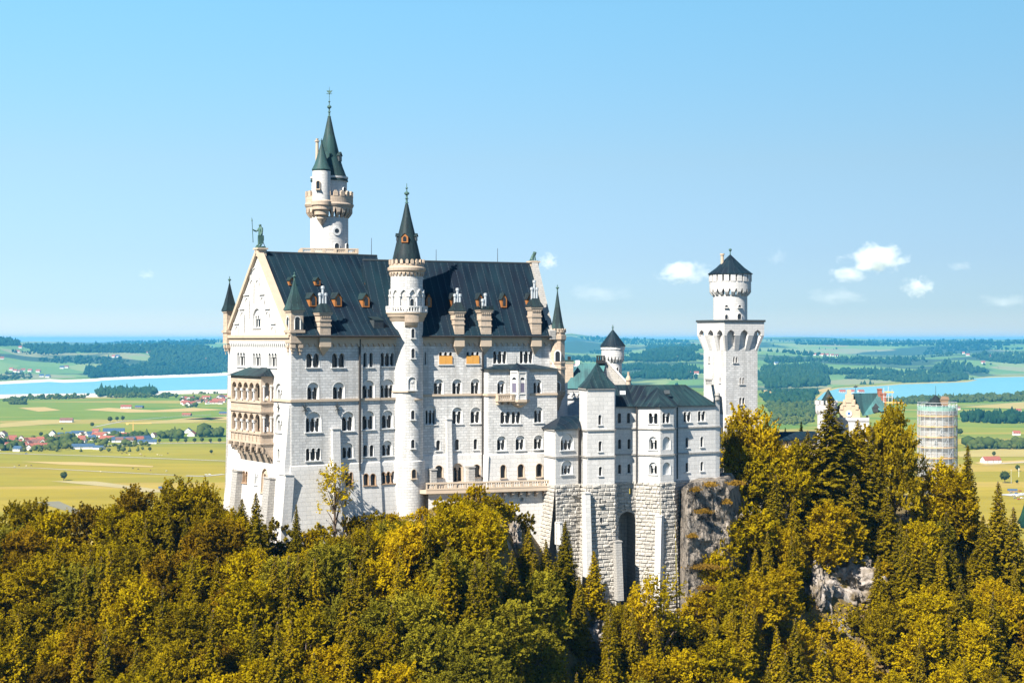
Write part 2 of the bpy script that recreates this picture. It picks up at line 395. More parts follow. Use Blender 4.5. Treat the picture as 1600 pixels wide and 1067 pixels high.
# west block, south side: three planes stepping slightly back
UA1, UA2 = F1.u_at(560.5), F1.u_at(593.5, 0.22)
secs = [(0.0, UA1, 0.0), (UA1, UA2, 0.22), (UA2, UB, 0.55)]
rowsA = [[(478.5,499,552,574,2,0),(518.6,538.5,552,574,2,0),(480,498.5,597.5,625,2,1),(520,538.5,597,624,2,1),(477.5,502,643,675,3,1),(534,553.5,643,673,2,1),
          (478,501,700,719.5,3,0),(535,552,691.5,716,2,1)],
         [(567.5,573,551,573.5,1,0),(577,583,551,573.5,1,0),(566,585.5,594,622.5,2,1,dict(cwf=0.5)),(566,585.5,641.5,671,2,1,dict(cwf=0.5)),(567.5,574,695,713,1,0),(577.5,584,695,713,1,0)],
         [(594.8,615.7,551,572,3,0),(594.5,616.5,592,622,3,1),(596.5,614.5,641,669,2,1),(597,613,688,712,2,1)]]
rowsAL = [[(540,551,738,759,2,0,dict(trim=BROWN))], [(568,576,740,758,1,0,dict(trim=BROWN)),(579,587,740,758,1,0,dict(trim=BROWN))], [(597,617.5,737,755,3,0,dict(trim=BROWN))]]
ZL = 163.0
for i, (ua, ub, off) in enumerate(secs):
    pan = Pan(F1.pt(ua, off), F1.pt(ub, off), 0.0); t0, t1 = ZC1, ZE
    s1 = pan.w
    fill(ws, pan, [rect(0, s1, t0, t1)] + wins(pan, rowsA[i], 0, s1, t0, t1))
    bt = 0.10
    lp = Pan(F1.pt(ua, off - 0.12), F1.pt(ub, off - 0.12), ZC1, bt); tb = lp.tz(ZL); ext = -tb * bt if i == 0 else 0
    hs = wins(lp, rowsAL[i], 0, s1, tb, 0)
    fill(lo, lp, [[(-0.12 - ext, tb), (s1, tb), (s1, 0), (-0.12 if i == 0 else 0, 0)]] + hs)
    if i:                                                         # the returns between the planes
        a, b = F1.pt(ua, secs[i-1][2]), F1.pt(ua, off)
        ws.face([V((*b, ZC1)), V((*a, ZC1)), V((*a, ZE)), V((*b, ZE))])
        lo.face([F1.p3(ua, off - .12, ZC1), F1.p3(ua, secs[i-1][2] - .12, ZC1), F1.p3(ua, secs[i-1][2] - .12 - bt * (ZC1 - ZL), ZL), F1.p3(ua, off - .12 - bt * (ZC1 - ZL), ZL)])
    lo.face([lp.p(-0.12 if i == 0 else 0, 0, 0), lp.p(s1, 0, 0), F1.p3(ub, off, ZC1 + 0.12), F1.p3(ua, off, ZC1 + 0.12)])
    cz = zz(625.5, 252)
    band(corn, pan, -0.15 if i == 0 else 0, s1, cz - 0.22, cz + 0.16, 0.0, 0.24)
    fz = MB(); scallop(fz, pan, 0, s1, ZE - 0.55, 1.2, 0.32, 1.05); band(fz, pan, 0, s1, ZE - 0.55, ZE + 0.1, 0, 0.5); fz.build('corbel_frieze', TAN, pal)
# west front: gable wall
pw = Pan(F1.pt(0, W1), F1.pt(0, 0), 0.0); APX = (W1 / 2, ZR1 + 0.25)
wf = [(371,383,550.5,572.5,3,0),(395.5,407.5,551.5,573,3,0),(420,432.5,551.5,574,3,0),(430.5,441,599,625,2,1),(430.5,441,647,675,2,1),(434,437,701,718,1,0)]
gw = [(395.5,407.5,482,512,3,1)]
outl = [(0, ZC1), (W1, ZC1), (W1, ZE), APX, (0, ZE)]
hs = wins(pw, wf, 0, W1, ZC1, ZE) + wins(pw, gw, 0, W1, ZE, ZR1)
wsw = MB(); fill(wsw, pw, [outl] + hs); 
lp = Pan(F1.pt(-0.12, W1), F1.pt(-0.12, 0), ZC1, 0.07); tb = lp.tz(ZL); e2 = -tb * 0.07; e1 = -tb * 0.10
hs = wins(lp, [(364,369,733,752,2,0,dict(trim=BROWN)),(379.5,386.5,736,754,2,0,dict(trim=BROWN)),(398,402.5,740,757,2,0),(408.5,417.5,732,770,2,1,dict(trim=TAN))], 0, W1, tb, 0)
fill(wsw, lp, [[(-e2, tb), (W1 + 0.12 + e1, tb), (W1 + 0.12, 0), (0, 0)]] + hs)
wsw.face([lp.p(0, 0), lp.p(W1 + .12, 0), F1.p3(0, 0, ZC1 + .12), F1.p3(0, W1, ZC1 + .12)])
wsw.build('west_wall', LIMEW, pal)
gz = MB()                                                          # gable decoration: blind lancets stepping up with the gable
for (x0, x1, a, b) in ((391.5,397,438,475),(400.5,405,438,447),(384,389.5,465.5,498),(408,413,464.5,475),(376.5,382,488,520),(416,421.5,487,496),(368.5,373.5,510,523),(424,430,510.5,521)):
    t1 = pw.at((x0+x1)/2, a)[1]; t0 = pw.at((x0+x1)/2, b)[1]; s0 = pw.at(x0, a)[0]; s1 = pw.at(x1, a)[0]
    pl = [(s0, t0), (s1, t0)] + arc((s0+s1)/2, max(t0, t1 - (s1-s0)/2), (s1-s0)/2, 7); g = offset_ring(pl, (s0+s1)/2, t0, 0.16)
    for i in range(1, len(pl)):
        j = (i + 1) % len(pl); gz.face([pw.p(*pl[i], .14), pw.p(*g[i], .14), pw.p(*g[j], .14), pw.p(*pl[j], .14)]); gz.face([pw.p(*pl[i], .14), pw.p(*pl[j], .14), pw.p(*pl[j], 0), pw.p(*pl[i], 0)])
pa = [pw.at(x, 455)[0] for x in (391.5, 405.5)]
ga = arc(sum(pa)/2, pw.at(400, 436)[1], (pa[1]-pa[0])/2, 8)
for i in range(8): gz.tube(pw.p(*ga[i], .06), pw.p(*ga[i+1], .06), .12, .12, 5, False)
for (x0, x1, y) in ((382,389.5,461),(406,413.5,460),(374.5,382,483),(414.5,422,482.5),(366.5,374,505.5),(423.5,431,505.5)):
    a = pw.at(x0, y); b = pw.at(x1, y); band(gz, pw, a[0], b[0], a[1] - .1, a[1] + .1, 0, .22)
gz.build('gable_moulding', WHITE, pal)
fz = MB(); fz2 = MB()
scallop(fz, pw, 0, W1, ZE - 0.75, 0.85, 0.26, 0.75); band(fz2, pw, -0.2, W1 + 0.2, ZE - 0.75, ZE - 0.35, 0, 0.34); band(fz2, pw, -0.2, W1 + 0.2, ZE - 0.35, ZE + 0.15, 0, 0.6)
fz.build('corbel_frieze', WHITE, pal); fz2.build('gable_cornice', TAN, pal)
cp = MB()                                                          # raking copings of the west gable
for a, b in (((-0.3, ZE), APX), ((W1 + 0.3, ZE), APX)):
    q0, q1 = pw.p(a[0], a[1], -0.05), pw.p(b[0], b[1], -0.05); d = (q1 - q0).normalized(); nn = d.cross(pw.n)
    cp.box((q0 + q1) / 2, d, pw.n, nn, (q1 - q0).length / 2, 0.55, 0.28)
cp.build('gable_coping', TAN, pal)
cz = zz(625.5, 252); band(corn, pw, 0, W1 + .2, cz - .22, cz + .16, 0, .24)
ws.build('south_wall', LIME, pal); lo.build('lower_wall', LIMESM, pal); corn.build('string_course', TAN, pal)
bk = MB()                                                          # north and end walls
bk.face([F1.p3(UB + 4, W1, ZL), F1.p3(-0.9, W1, ZL), F1.p3(0, W1, ZE), F1.p3(UB + 4, W1, ZE)])
bk.build('north_wall', LIMEW, pal)
# west roof
RW = MB(); ue, ur = F1.u_at(625, -1.2), F1.u_at(589, W1 / 2); oh = 1.2; zo = ZE - 0.1
A, Bq, C, D = F1.p3(0.5, -oh, zo), F1.p3(ue, -oh, zo), F1.p3(ue, W1 + oh, zo), F1.p3(0.5, W1 + oh, zo)
E1, E2 = F1.p3(0.5, W1 / 2, ZR1), F1.p3(ur, W1 / 2, ZR1)
# the foot of the slope kicks out a little
k1, k2 = 0.18, 0.18
def lerp(a, b, t): return a + (b - a) * t
A2, B2 = lerp(A, E1, k1) - V((0, 0, 0.35)), lerp(Bq, E2, k2) - V((0, 0, 0.35))
RW.face([A, Bq, B2, A2]); RW.face([A2, B2, E2, E1]); RW.face([C, D, E1, E2]); RW.face([Bq, C, E2, B2]); RW.face([D, C, Bq, A]); RW.face([A, A2, E1, D])
rw = RW.build('roof', SLATE, pal)
e = MB(); e.tube(E1, E2, .16, .16, 6); e.build('ridge_cap', IRON, rw)
g = MB(); g.tube(A, Bq, .14, .14, 6); g.build('gutter', PIPE, rw)
def rplane(Q0, Q1, Q2): n = (Q1 - Q0).cross(Q2 - Q0).normalized(); return Q0, n
RP1 = rplane(A2, B2, E1)
def hitp(plane, px, py):
    c = V((0, 0, CZ)); r = ray(px, py); k = (plane[0] - c).dot(plane[1]) / r.dot(plane[1]); return c + r * k

# ---- east block
s2 = -F2.u_at(662) * 0
main = Pan(F2.pt(-1.5, 0), F2.pt(U2E, 0), 0.0)
UAN = F2.u_at(754.5, 0.0)            # the projecting annex starts here
AD = 2.4                              # its depth
zan = zz(577, F2.pt(UAN, -AD)[1])     # its eaves
ze2 = MB()
rowsE = [(686,706.5,550,569,3,0,dict(board=1)),(728.5,748.5,549.5,568.5,3,0,dict(board=1)),(770.5,791.5,548.5,568,3,0),(812,832.5,548,567.5,3,0),(663.5,666,550,570,1,0),
         (677.5,693,592,617,2,1),(706.5,722,592,617,2,1),(735.5,750,591.5,616.5,2,1),(664.5,682,634,663,3,1),(706.5,722.5,636,662,2,1),(735,751.5,636,661,2,1),
         (681.5,688,687.5,703.5,1,0),(711,717.5,686,703,1,0),(740,746,685.5,702,1,0)]
holes = []
tanx = main.at(754.5, 640)[0]
for w in rowsE:
    k = w[6] if len(w) > 6 else {}
    h = window(pal, main, *w[:6], **k)
    if inside(h, 0, main.w, ZC2, ZE): holes.append(h)
m2 = MB(); fill(m2, main, [rect(0, main.w, ZC2, ZE)] + holes)
lp2 = Pan(F2.pt(-1.5, -0.12), F2.pt(UAN + 1, -0.12), ZC2, 0.035); tb = lp2.tz(ZL); hs = []
for w in ((679.5,692,727,746,1,0,dict(trim=TAN)),(708.5,723,724,752,2,1,dict(trim=TAN)),(739,750.5,725.5,745,1,0,dict(trim=TAN))):
    h = window(pal, lp2, *w[:6], **w[6]); 
    if inside(h, 0, lp2.w, tb, 0): hs.append(h)
l2 = MB(); fill(l2, lp2, [rect(0, lp2.w, tb, 0)] + hs)
l2.face([lp2.p(0, 0), lp2.p(lp2.w, 0), lp2.p(lp2.w, .12, -.12), lp2.p(0, .12, -.12)])
# annex: west return, south face and east return
an = Pan(F2.pt(UAN, -AD), F2.pt(U2E - 0.1, -AD), 0.0)
anw = Pan(F2.pt(UAN, 0.0), F2.pt(UAN, -AD), 0.0)
rowsN = [(777,789.5,594,615,2,1),(833.5,846.5,592.5,615,2,1),(781.8,797,643,661.5,2,0),(799.5,813,643,661.5,2,0),(834.5,848.5,635.5,660,2,1),(776.5,791,681,703.5,2,1),(805.5,820.5,680,703,2,1),(834,848.5,679.5,701.5,2,1)]
hs = []
for w in rowsN:
    h = window(pal, an, *w[:6])
    if inside(h, 0, an.w, ZC2, zan): hs.append(h)
fill(m2, an, [rect(0, an.w, ZC2, zan)] + hs); fill(m2, anw, [rect(0, anw.w, ZC2, zan)])
m2.face([F2.p3(U2E - .1, -AD, ZC2), F2.p3(U2E - .1, 0, ZC2), F2.p3(U2E - .1, 0, zan + 1.5), F2.p3(U2E - .1, -AD, zan)])
lpn = Pan(F2.pt(UAN - .1, -AD - .1), F2.pt(U2E, -AD - .1), ZC2, 0.03); tb = lpn.tz(ZL); hs = []
for w in ((782,790.5,726,746.5,1,0,dict(trim=TAN)),(809,819,725,745.5,1,0,dict(trim=TAN)),(837.5,848,724,744.5,1,0,dict(trim=TAN))):
    h = window(pal, lpn, *w[:6], **w[6])
    if inside(h, 0, lpn.w, tb, 0): hs.append(h)
fill(l2, lpn, [rect(-0.3, lpn.w, tb, 0)] + hs); l2.face([lpn.p(0, 0), lpn.p(lpn.w, 0), lpn.p(lpn.w, .1, -.1), lpn.p(0, .1, -.1)])
lpw = Pan(F2.pt(UAN - .1, 0), F2.pt(UAN - .1, -AD - .1), ZC2, 0.03); fill(l2, lpw, [rect(0, lpw.w + .3, lpw.tz(ZL), 0)])
m2.build('east_wall', LIME, pal); l2.build('lower_wall', LIMESM, pal)
cz2 = zz(617.5, 263)
def course(par, mat, name, *a): q_ = MB(); band(q_, *a); return q_.build(name, mat, par)
course(pal, TAN, 'string_course', main, 0, tanx, cz2 - .2, cz2 + .15, 0, .22); sb0 = an.at(797, 620)[0]; sb1 = an.at(828, 620)[0]
course(pal, TAN, 'string_course', anw, 0, anw.w + .2, cz2 - .2, cz2 + .15, 0, .22); course(pal, TAN, 'string_course', an, 0, sb0, cz2 - .2, cz2 + .15, 0, .22); course(pal, TAN, 'string_course', an, sb1, an.w, cz2 - .2, cz2 + .15, 0, .22)
course(pal, TAN, 'cornice', an, 0, an.w, zan - .35, zan - .02, 0, .3)
fz = MB(); scallop(fz, main, 1.0, main.w, ZE - 0.55, 1.1, 0.32, 1.0); band(fz, main, 1.0, main.w, ZE - 0.55, ZE + .1, 0, .55); fz.build('corbel_frieze', TAN, pal)
# lean-to roof of the annex, with a small ridge over the bay
lr = MB(); zt = zz(569, F2.pt(UAN, 0)[1]); P0, P1 = F2.p3(UAN - .5, -AD - .5, zan), F2.p3(U2E + .3, -AD - .5, zan - .05)
T0, T1 = F2.p3(F2.u_at(783, 0), .05, zt), F2.p3(F2.u_at(832, 0), .05, zt); Q0, Q1 = F2.p3(UAN - .5, .05, zan), F2.p3(U2E + .3, .05, zan)
lr.face([P0, P1, T1, T0]); lr.face([P0, T0, Q0]); lr.face([P1, Q1, T1])
lr.face([P0, Q0, Q1, P1])
lro = lr.build('lean_to_roof', SLATE, pal)
# polygonal bay with its cone roof and corbelled foot; small balcony beside it
bu = F2.u_at(808, -AD); 
def bayp(r, k): a = R(-168 + k * 52); q = F2.pt(bu + .35 + r * 1.02 * math.cos(a) * 1.0, -AD + r * math.sin(a) * 0.95 + .05); return q
zb0, zb1 = zz(627, 262), zz(578.5, 262); BR = 1.65
bay = MB(); 
bp = [bayp(BR, k) for k in range(4)]
bwins = []
for k in range(3):
    p = Pan(bp[k], bp[k + 1], 0.0); fill(bay, p, [rect(0, p.w, zb0, zb1)])
    band(bay, p, 0.0, 0.16, zb0, zb1, 0, .1); band(bay, p, p.w - .16, p.w, zb0, zb1, 0, .1); band(bay, p, 0, p.w, zb0 + 1.0, zb0 + 1.2, 0, .12); band(bay, p, 0, p.w, zb1 - .5, zb1, 0, .14)
    bwins.append(p)
bo = bay.build('bay', LIMESM, pal)
for p, on in ((bwins[0], 1), (bwins[1], 1)):
    mbw = MB(); c = p.w / 2; w = 0.78; t0 = zb0 + 1.35; lit, sp, _ = lights(c, t0, w, 2.5, 1, 0)
    g = offset_ring(lit, c, t0, .12); n_ = len(lit)
    for i in range(1, n_): j = (i + 1) % n_; mbw.face([p.p(*lit[i], .1), p.p(*g[i], .1), p.p(*g[j], .1), p.p(*lit[j], .1)]); mbw.face([p.p(*lit[i], .1), p.p(*lit[j], .1), p.p(*lit[j], .0), p.p(*lit[i], .0)])
    fo = mbw.build('bay_window', WHITE, bo)
    pb = MB(); fill(pb, p, [rect(c - w/2, c + w/2, t0, t0 + 1.55)], 0.03); pb.cur = 1; fill(pb, p, [[q for q in lit if q[1] > t0 + 1.5] ], 0.035); pb.build('pane', [LILAC, GLASS], bo)
bc = MB(); zl = zz(638, 262); ctr = F2.pt(bu + .35, -AD + .1)
rr = [(BR * 1.08, zb0 + .15), (BR * 1.08, zb0 - .25), (BR * .8, zb0 - .55), (BR * .8, zb0 - .75), (BR * .5, zl + .2), (BR * .2, zl - .1)]
for a, b in zip(rr[:-1], rr[1:]):
    for k in range(3): bc.face([V((*bayp(b[0], k), b[1])), V((*bayp(b[0], k + 1), b[1])), V((*bayp(a[0], k + 1), a[1])), V((*bayp(a[0], k), a[1]))])
bc.face([V((*bayp(BR * 1.08, k), zb0 + .15)) for k in range(4)]); bc.build('bay_corbel', TAN, bo)
br = MB(); apex = F2.p3(bu + .3, -AD + .9, zz(567.5, 261))
for k in range(3): br.face([V((*bayp(BR * 1.22, k), zb1)), V((*bayp(BR * 1.22, k + 1), zb1)), apex])
br.build('bay_roof', SLATE, bo); f_ = MB(); f_.tube(apex - V((0, 0, .3)), apex + V((0, 0, 1.1)), .07, .03, 6); f_.build('finial', IRON, bo)
bl = MB(); a0, a1 = an.at(774, 622)[0], an.at(800, 622)[0]; zt0, zt1 = zz(627, 260.5), zz(617, 260.5)
band(bl, an, a0, a1, zt0 - .22, zt0, 0, 1.15); band(bl, an, a0, a1, zt1 - .2, zt1, .95, 1.2)
for k in range(9): s_ = a0 + .12 + (a1 - a0 - .24) * k / 8; band(bl, an, s_ - .08, s_ + .08, zt0, zt1 - .2, 1.0, 1.14)
for s_ in (a0 + .1, a1 - .1): band(bl, an, s_ - .1, s_ + .1, zt0, zt1, 0.0, 1.1) 
for k in range(3): s_ = a0 + .3 + (a1 - a0 - .9) * k / 2; band(bl, an, s_ - .16, s_ + .16, zt0 - .75, zt0 - .22, 0, .75)
bl.build('balcony', TAN, pal)
# east roof
RE = MB(); u0, u1 = -6.0, U2E - 0.6; vr = W2R; ZEE = ZE - .1
def er(u, v, z): return F2.p3(u, v, z)
A, Bq, C, D, E1, E2 = er(u0, -oh, ZEE), er(u1, -oh, ZEE), er(u1, 2 * vr + 1, ZEE), er(u0, 2 * vr + 1, ZEE), er(u0, vr, ZR2), er(u1, vr, ZR2)
RE.face([A, Bq, E2, E1]); RE.face([C, D, E1, E2]); RE.face([Bq, C, E2]); RE.face([D, A, E1]); RE.face([D, C, Bq, A])
re_ = RE.build('roof', SLATE, pal); RP2 = rplane(A, Bq, E1)
e = MB(); e.tube(E1, E2, .16, .16, 6); e.build('ridge_cap', IRON, re_)
g = MB(); g.tube(er(1.0, -oh, ZEE), Bq, .14, .14, 6); g.build('gutter', PIPE, re_)
for (x, y0, y1, pl) in ((580.4, 372, 400, 'w'), (681.5, 390, 413, 'e'), (777.5, 388, 414, 'e')):
    Y = F1.pt(F1.u_at(x, W1/2), W1/2)[1] if pl == 'w' else F2.pt(F2.u_at(x, vr), vr)[1]
    r_ = MB(); r_.tube(pz(x, y1 + 1, Y), pz(x, y0, Y), .06, .04, 5); r_.build('lightning_rod', IRON, rw if pl == 'w' else re_)
# east gable wall rising above the roof as a stepped parapet, and its pedestal
eg = MB(); dg = 1.3
def egq(v, z, u): return F2.p3(u, v, z)
prof = [(-1.2, ZE - .6), (-1.2, ZE + .9), (-0.2, ZE + 1.2), (vr - .7, ZR2 + .45), (vr + .7, ZR2 + .45), (2 * vr + .6, ZE + .9), (2 * vr + .6, ZE - .6)]
ua_, ub_ = u1 - .3, u1 + dg - .5
eg.face([egq(v, z, ub_) for v, z in prof]); eg.face([egq(v, z, ua_) for v, z in reversed(prof)])
for (a, b) in zip(prof[:-1], prof[1:]): eg.face([egq(*a, ua_), egq(*a, ub_), egq(*b, ub_), egq(*b, ua_)])
eg.build('east_gable', GREYST, pal)
eb = MB(); eb.face([F2.p3(U2E, 0, ZL), F2.p3(U2E, 2 * vr, ZL), F2.p3(U2E, 2 * vr, ZE), F2.p3(U2E, 0, ZE)]); eb.face([F2.p3(U2E, 2 * vr, ZL), F2.p3(-4, 2 * vr, ZL), F2.p3(-4, 2 * vr, ZE), F2.p3(U2E, 2 * vr, ZE)])
eb.build('rear_wall', LIMEW, pal)
def pedestal(fr, u, v, z0, z1, w):
    m = MB(); c = fr.p3(u, v, (z0 + z1) / 2); m.box(c, fr.U3(), fr.W3(), UP, w, w, (z1 - z0) / 2); m.box(fr.p3(u, v, z1 + .12), fr.U3(), fr.W3(), UP, w + .22, w + .22, .14); m.build('pedestal', TAN, pal)
    return z1 + .26
ZP1 = pedestal(F1, 0.35, W1 / 2, ZR1 - .7, zz(390, 260.4), .72)
ZP2 = pedestal(F2, u1 + .35, vr, ZR2 - .5, zz(410.5, F2.pt(u1, vr)[1]), .72)

# dormers
def dormer(par, plane, fr, px, py_top, py_bot, wpx, kind=0, name='dormer'):
    base = hitp(plane, px, py_bot); Y = base.y; k = Y / F; w = wpx * k / 2; h = (py_bot - py_top) * k
    fx, bx = fr.U3(), -fr.W3()          # outward is -W
    front = base + bx * .25; z0 = base.z; hw = h * (0.62 if kind == 0 else 0.8)
    n = plane[1]; depth = 0.4 + hw * abs(n.z) / max(0.15, abs(n.dot(bx))) + .2
    m = MB(); m.box(front - bx * depth / 2 + UP * (hw / 2), fx, -bx, UP, w, depth / 2, hw / 2)
    if kind == 0:
        g0, g1, ap = front - fx * w + UP * hw, front + fx * w + UP * hw, front + UP * (h * .98)
        m.face([g0, g1, ap])
    o = m.build(name, ORANGE if kind == 0 else IRON, par)
    r = MB(); d2 = 0.4 + h * abs(n.z) / max(.15, abs(n.dot(bx))) + .6; of = bx * .15
    if kind == 0:
        e0, e1, ap = front - fx * (w * 1.22) + UP * (hw * .9) + of, front + fx * (w * 1.22) + UP * (hw * .9) + of, front + UP * (h * 1.03) + of
        bk_ = -bx * d2
        up = UP * .07
        for q in ((e0, ap), (ap, e1)): r.face([q[0], q[1], q[1] + bk_, q[0] + bk_]); r.face([q[0] + up, q[0] + up + bk_, q[1] + up + bk_, q[1] + up]); r.face([q[0], q[0] + up, q[1] + up, q[1]])
    else:
        e0, e1 = front - fx * w * 1.1 + UP * hw + of, front + fx * w * 1.1 + UP * hw + of; t = -bx * d2 * .9 + UP * (h * .38)
        r.face([e0, e1, e1 + t, e0 + t])
    r.build('dormer_roof', SLATEC, o)
    p = Pan((front - fx * w).to_2d(), (front + fx * w).to_2d(), 0.0); pb = MB()
    ns = 1 if kind == 0 else 2
    for i in range(ns):
        c = p.w * (i + .5) / ns; lit, _, _ = lights(c, z0 + hw * .18, p.w * (.5 if ns == 1 else .4), (h if kind == 0 else hw) * .62, 1, 0); fill(pb, p, [lit], .03)
    pb.build('pane', GLASS, o)
for (x, a, b, w) in ((455,434,446,9),(495.5,434,446,9),(576,437,448.5,9),(488.4,458,479,12),(527.6,458,479,12),(571,459,480,12)): dormer(rw, RP1, F1, x, a, b, w)
dormer(rw, RP1, F1, 590.5, 497, 512.5, 17, 1)
for (x, a, b, w) in ((669.4,459,480,9),(707.7,459,480,9),(749.5,459,480,9),(787,459,480.5,9),(827,459,480,9)): dormer(re_, RP2, F2, x, a, b, w)
# chimneys standing on the eaves
def chimney(par, fr, x0, x1, ytop, ybot, yroof, ypot, kind=0, pots=3):
    xc = (x0 + x1) / 2; v = 0.0; u = fr.u_at(xc, v - .9); Y = fr.pt(u, v - .9)[1]; k = Y / F; w = (x1 - x0) * k / 2 * .86; d = .95
    zb, zt, zr, zp = zz(ybot, Y) - 1.0, zz(ytop, Y), zz(yroof, Y), zz(ypot, Y)
    P = lambda a, b, z: fr.p3(u + a, v + b, z); X, W_ = fr.U3(), fr.W3(); m = MB()
    m.box(P(0, 0, (zb + zt) / 2), X, W_, UP, w, d, (zt - zb) / 2)
    for f_, o_ in ((.62, .10), (.36, .10), (1.0, .26), (.93, .16)): zc = zb + 1 + (zt - zb - 1) * f_; m.box(P(0, 0, zc), X, W_, UP, w + o_, d + o_, .13)
    for i in range(5): a = -w + w * 2 * (i + .5) / 5; m.box(P(a, -d - .06, zt - .55), X, W_, UP, w * .11, .08, .18)
    o = m.build('chimney', SAND, par); r = MB()
    w2, d2 = w + .35, d + .35
    q = [P(-w2, -d2, zt + .13), P(w2, -d2, zt + .13), P(w2, d2, zt + .13), P(-w2, d2, zt + .13)]
    if kind == 0:
        t = [P(-w * .62, -d * .35, zr), P(w * .62, -d * .35, zr), P(w * .62, d * .35, zr), P(-w * .62, d * .35, zr)]
        for i in range(4): r.face([q[i], q[(i+1) % 4], t[(i+1) % 4], t[i]])
        r.face(t)
    else:
        for i in range(6): a = -w2 + w2 * 2 * (i + .5) / 6; r.box(P(a, -d2 + .15, zt + .4), X, W_, UP, w2 * .1, .12, .28); r.box(P(a, d2 - .15, zt + .4), X, W_, UP, w2 * .1, .12, .28)
        r.box(P(0, 0, zt + .18), X, W_, UP, w2, d2, .08); zr = zt + .2
    r.build('chimney_roof', SLATEC, o)
    hts = {3: (.62, 1.0, .62), 2: (.66, 1.0)}[pots]
    for i, hh in enumerate(hts):
        a = (i - (pots - 1) / 2) * w * .52; zt_ = zr - .1 + (zp - zr) * hh; c = P(a, 0, 0); t_ = MB()
        t_.lathe(c.x, c.y, [(.2, zr - .2), (.2, zt_ - .55), (.3, zt_ - .5), (.3, zt_ - .1), (.0, zt_)], 10); t_.build('chimney_pot', ZINC, o)
    cb = MB(); zc = zz(ybot, Y); cb.box(P(0, -d * .55, ZE - 1.0), X, W_, UP, w * 1.05, .5, .75); e0 = ZE - 1.75
    cb.face([P(-w, -d * .55 - .45, e0), P(w, -d * .55 - .45, e0), P(0, -.1, e0 - 1.5)]); cb.face([P(-w, 0, e0), P(-w, -d * .55 - .45, e0), P(0, -.1, e0 - 1.5)]); cb.face([P(w, -d * .55 - .45, e0), P(w, 0, e0), P(0, -.1, e0 - 1.5)])
    cb.build('chimney_corbel', TAN, par)
chimney(pal, F1, 497.5, 519, 489.5, 519.6, 474, 445)
chimney(pal, F2, 708.5, 727, 487, 517, 472, 448.5)
chimney(pal, F2, 749.5, 769.5, 484.5, 523, 480, 456.5, 1, 2)
chimney(pal, F2, 829, 847.5, 480.5, 517, 466, 436)
# corner turrets
def spire(par, fr, u, v, r, z0, z1, zf, mat=COPPER, n=4, name='turret_roof', rot=0.0):
    m = MB(); q = []
    for k in range(n):
        a = math.tau * (k + .5) / n + rot; rr = r / math.cos(math.pi / n); q.append((rr * math.cos(a), rr * math.sin(a)))
    lv = [(1.0, z0), (.72, z0 + (z1 - z0) * .2), (.36, z0 + (z1 - z0) * .58), (.03, z1)]
    P = lambda s_, z: [fr.p3(u + a * s_, v + b * s_, z) for a, b in q]
    for (s0, za), (s1, zb) in zip(lv[:-1], lv[1:]):
        A, B = P(s0, za), P(s1, zb)
        for k in range(n): m.face([A[k], A[(k+1) % n], B[(k+1) % n], B[k]])
    m.face(P(1.0, z0)[::-1]); o = m.build(name, mat, par)
    c = fr.p3(u, v, 0); f_ = MB(); hgt = zf - z1
    f_.lathe(c.x, c.y, [(.12, z1 - .3), (.1, z1 + hgt * .15), (.28, z1 + hgt * .3), (.28, z1 + hgt * .42), (.06, z1 + hgt * .55), (.05, z1 + hgt * .7), (.14, z1 + hgt * .76), (.04, z1 + hgt * .85), (.0, zf)], 8)
    f_.build('finial', BRONZE, o); return o
def sqturret(fr, u, v, w, zb, zm, zt, zapex, zfin, mat, win=True):
    m = MB(); X, W_ = fr.U3(), fr.W3(); P = lambda a, b, z: fr.p3(u + a, v + b, z)
    m.box(P(0, 0, (zm + zt) / 2), X, W_, UP, w, w, (zt - zm) / 2); m.box(P(0, 0, zm), X, W_, UP, w + .22, w + .22, .22); m.box(P(0, 0, zt - .1), X, W_, UP, w + .15, w + .15, .2)
    m.box(P(0, 0, (zb + zm) / 2), X, W_, UP, w + .05, w + .05, (zm - zb) / 2)
    for i in range(3): m.box(P(-w * .62 + i * .0, w * .62, zb - .45 - i * .55), X, W_, UP, w * .36 - i * .12, w * .36 - i * .12, .3); m.box(P(w * .62, -w * .62, zb - .45 - i * .55), X, W_, UP, w * .36 - i * .12, w * .36 - i * .12, .3); m.box(P(-w * .62, -w * .62, zb - .45 - i * .45), X, W_, UP, w * .36 - i * .12, w * .36 - i * .12, .3)
    o = m.build('corner_turret', SAND, pal); spire(o, fr, u, v, w + .3, zt, zapex, zfin, mat)
    if win:
        for (a, b) in ((fr.pt(u - w, v - w), fr.pt(u + w, v - w)), (fr.pt(u - w, v + w), fr.pt(u - w, v - w))):
            p = Pan(a, b, 0.0); c = p.w / 2; pb = MB(); lit, _, _ = lights(c, zm + .3, .85, 2.0, 1, 0); fill(pb, p, [lit], .05); f2 = MB(); f2.cur = 0
            for s_ in (-.5, .5): f2.tube(p.p(c + s_, zm + .3, .1), p.p(c + s_, zm + 1.8, .1), .1, .1, 6)
            g = offset_ring(lit, c, zm + .3, .14)
            for i in range(2, len(lit) - 0):
                j = (i + 1) % len(lit); f2.face([p.p(*lit[i], .12), p.p(*g[i], .12), p.p(*g[j], .12), p.p(*lit[j], .12)])
            fo = f2.build('window', WHITE, o); pb.build('pane', GLASS, o)
YS = F1.pt(.6, .5)[1]
sqturret(F1, .75, .45, 1.05, zz(536, YS), zz(518, YS), zz(484.5, YS), zz(436, YS), zz(424, YS), COPPER)
YN = F1.pt(.2, W1 - .2)[1]
sqturret(F1, .15, W1 - .1, .8, zz(537, YN), zz(518, YN), zz(486, YN), zz(440.5, YN), zz(431, YN), SLATEC, False)
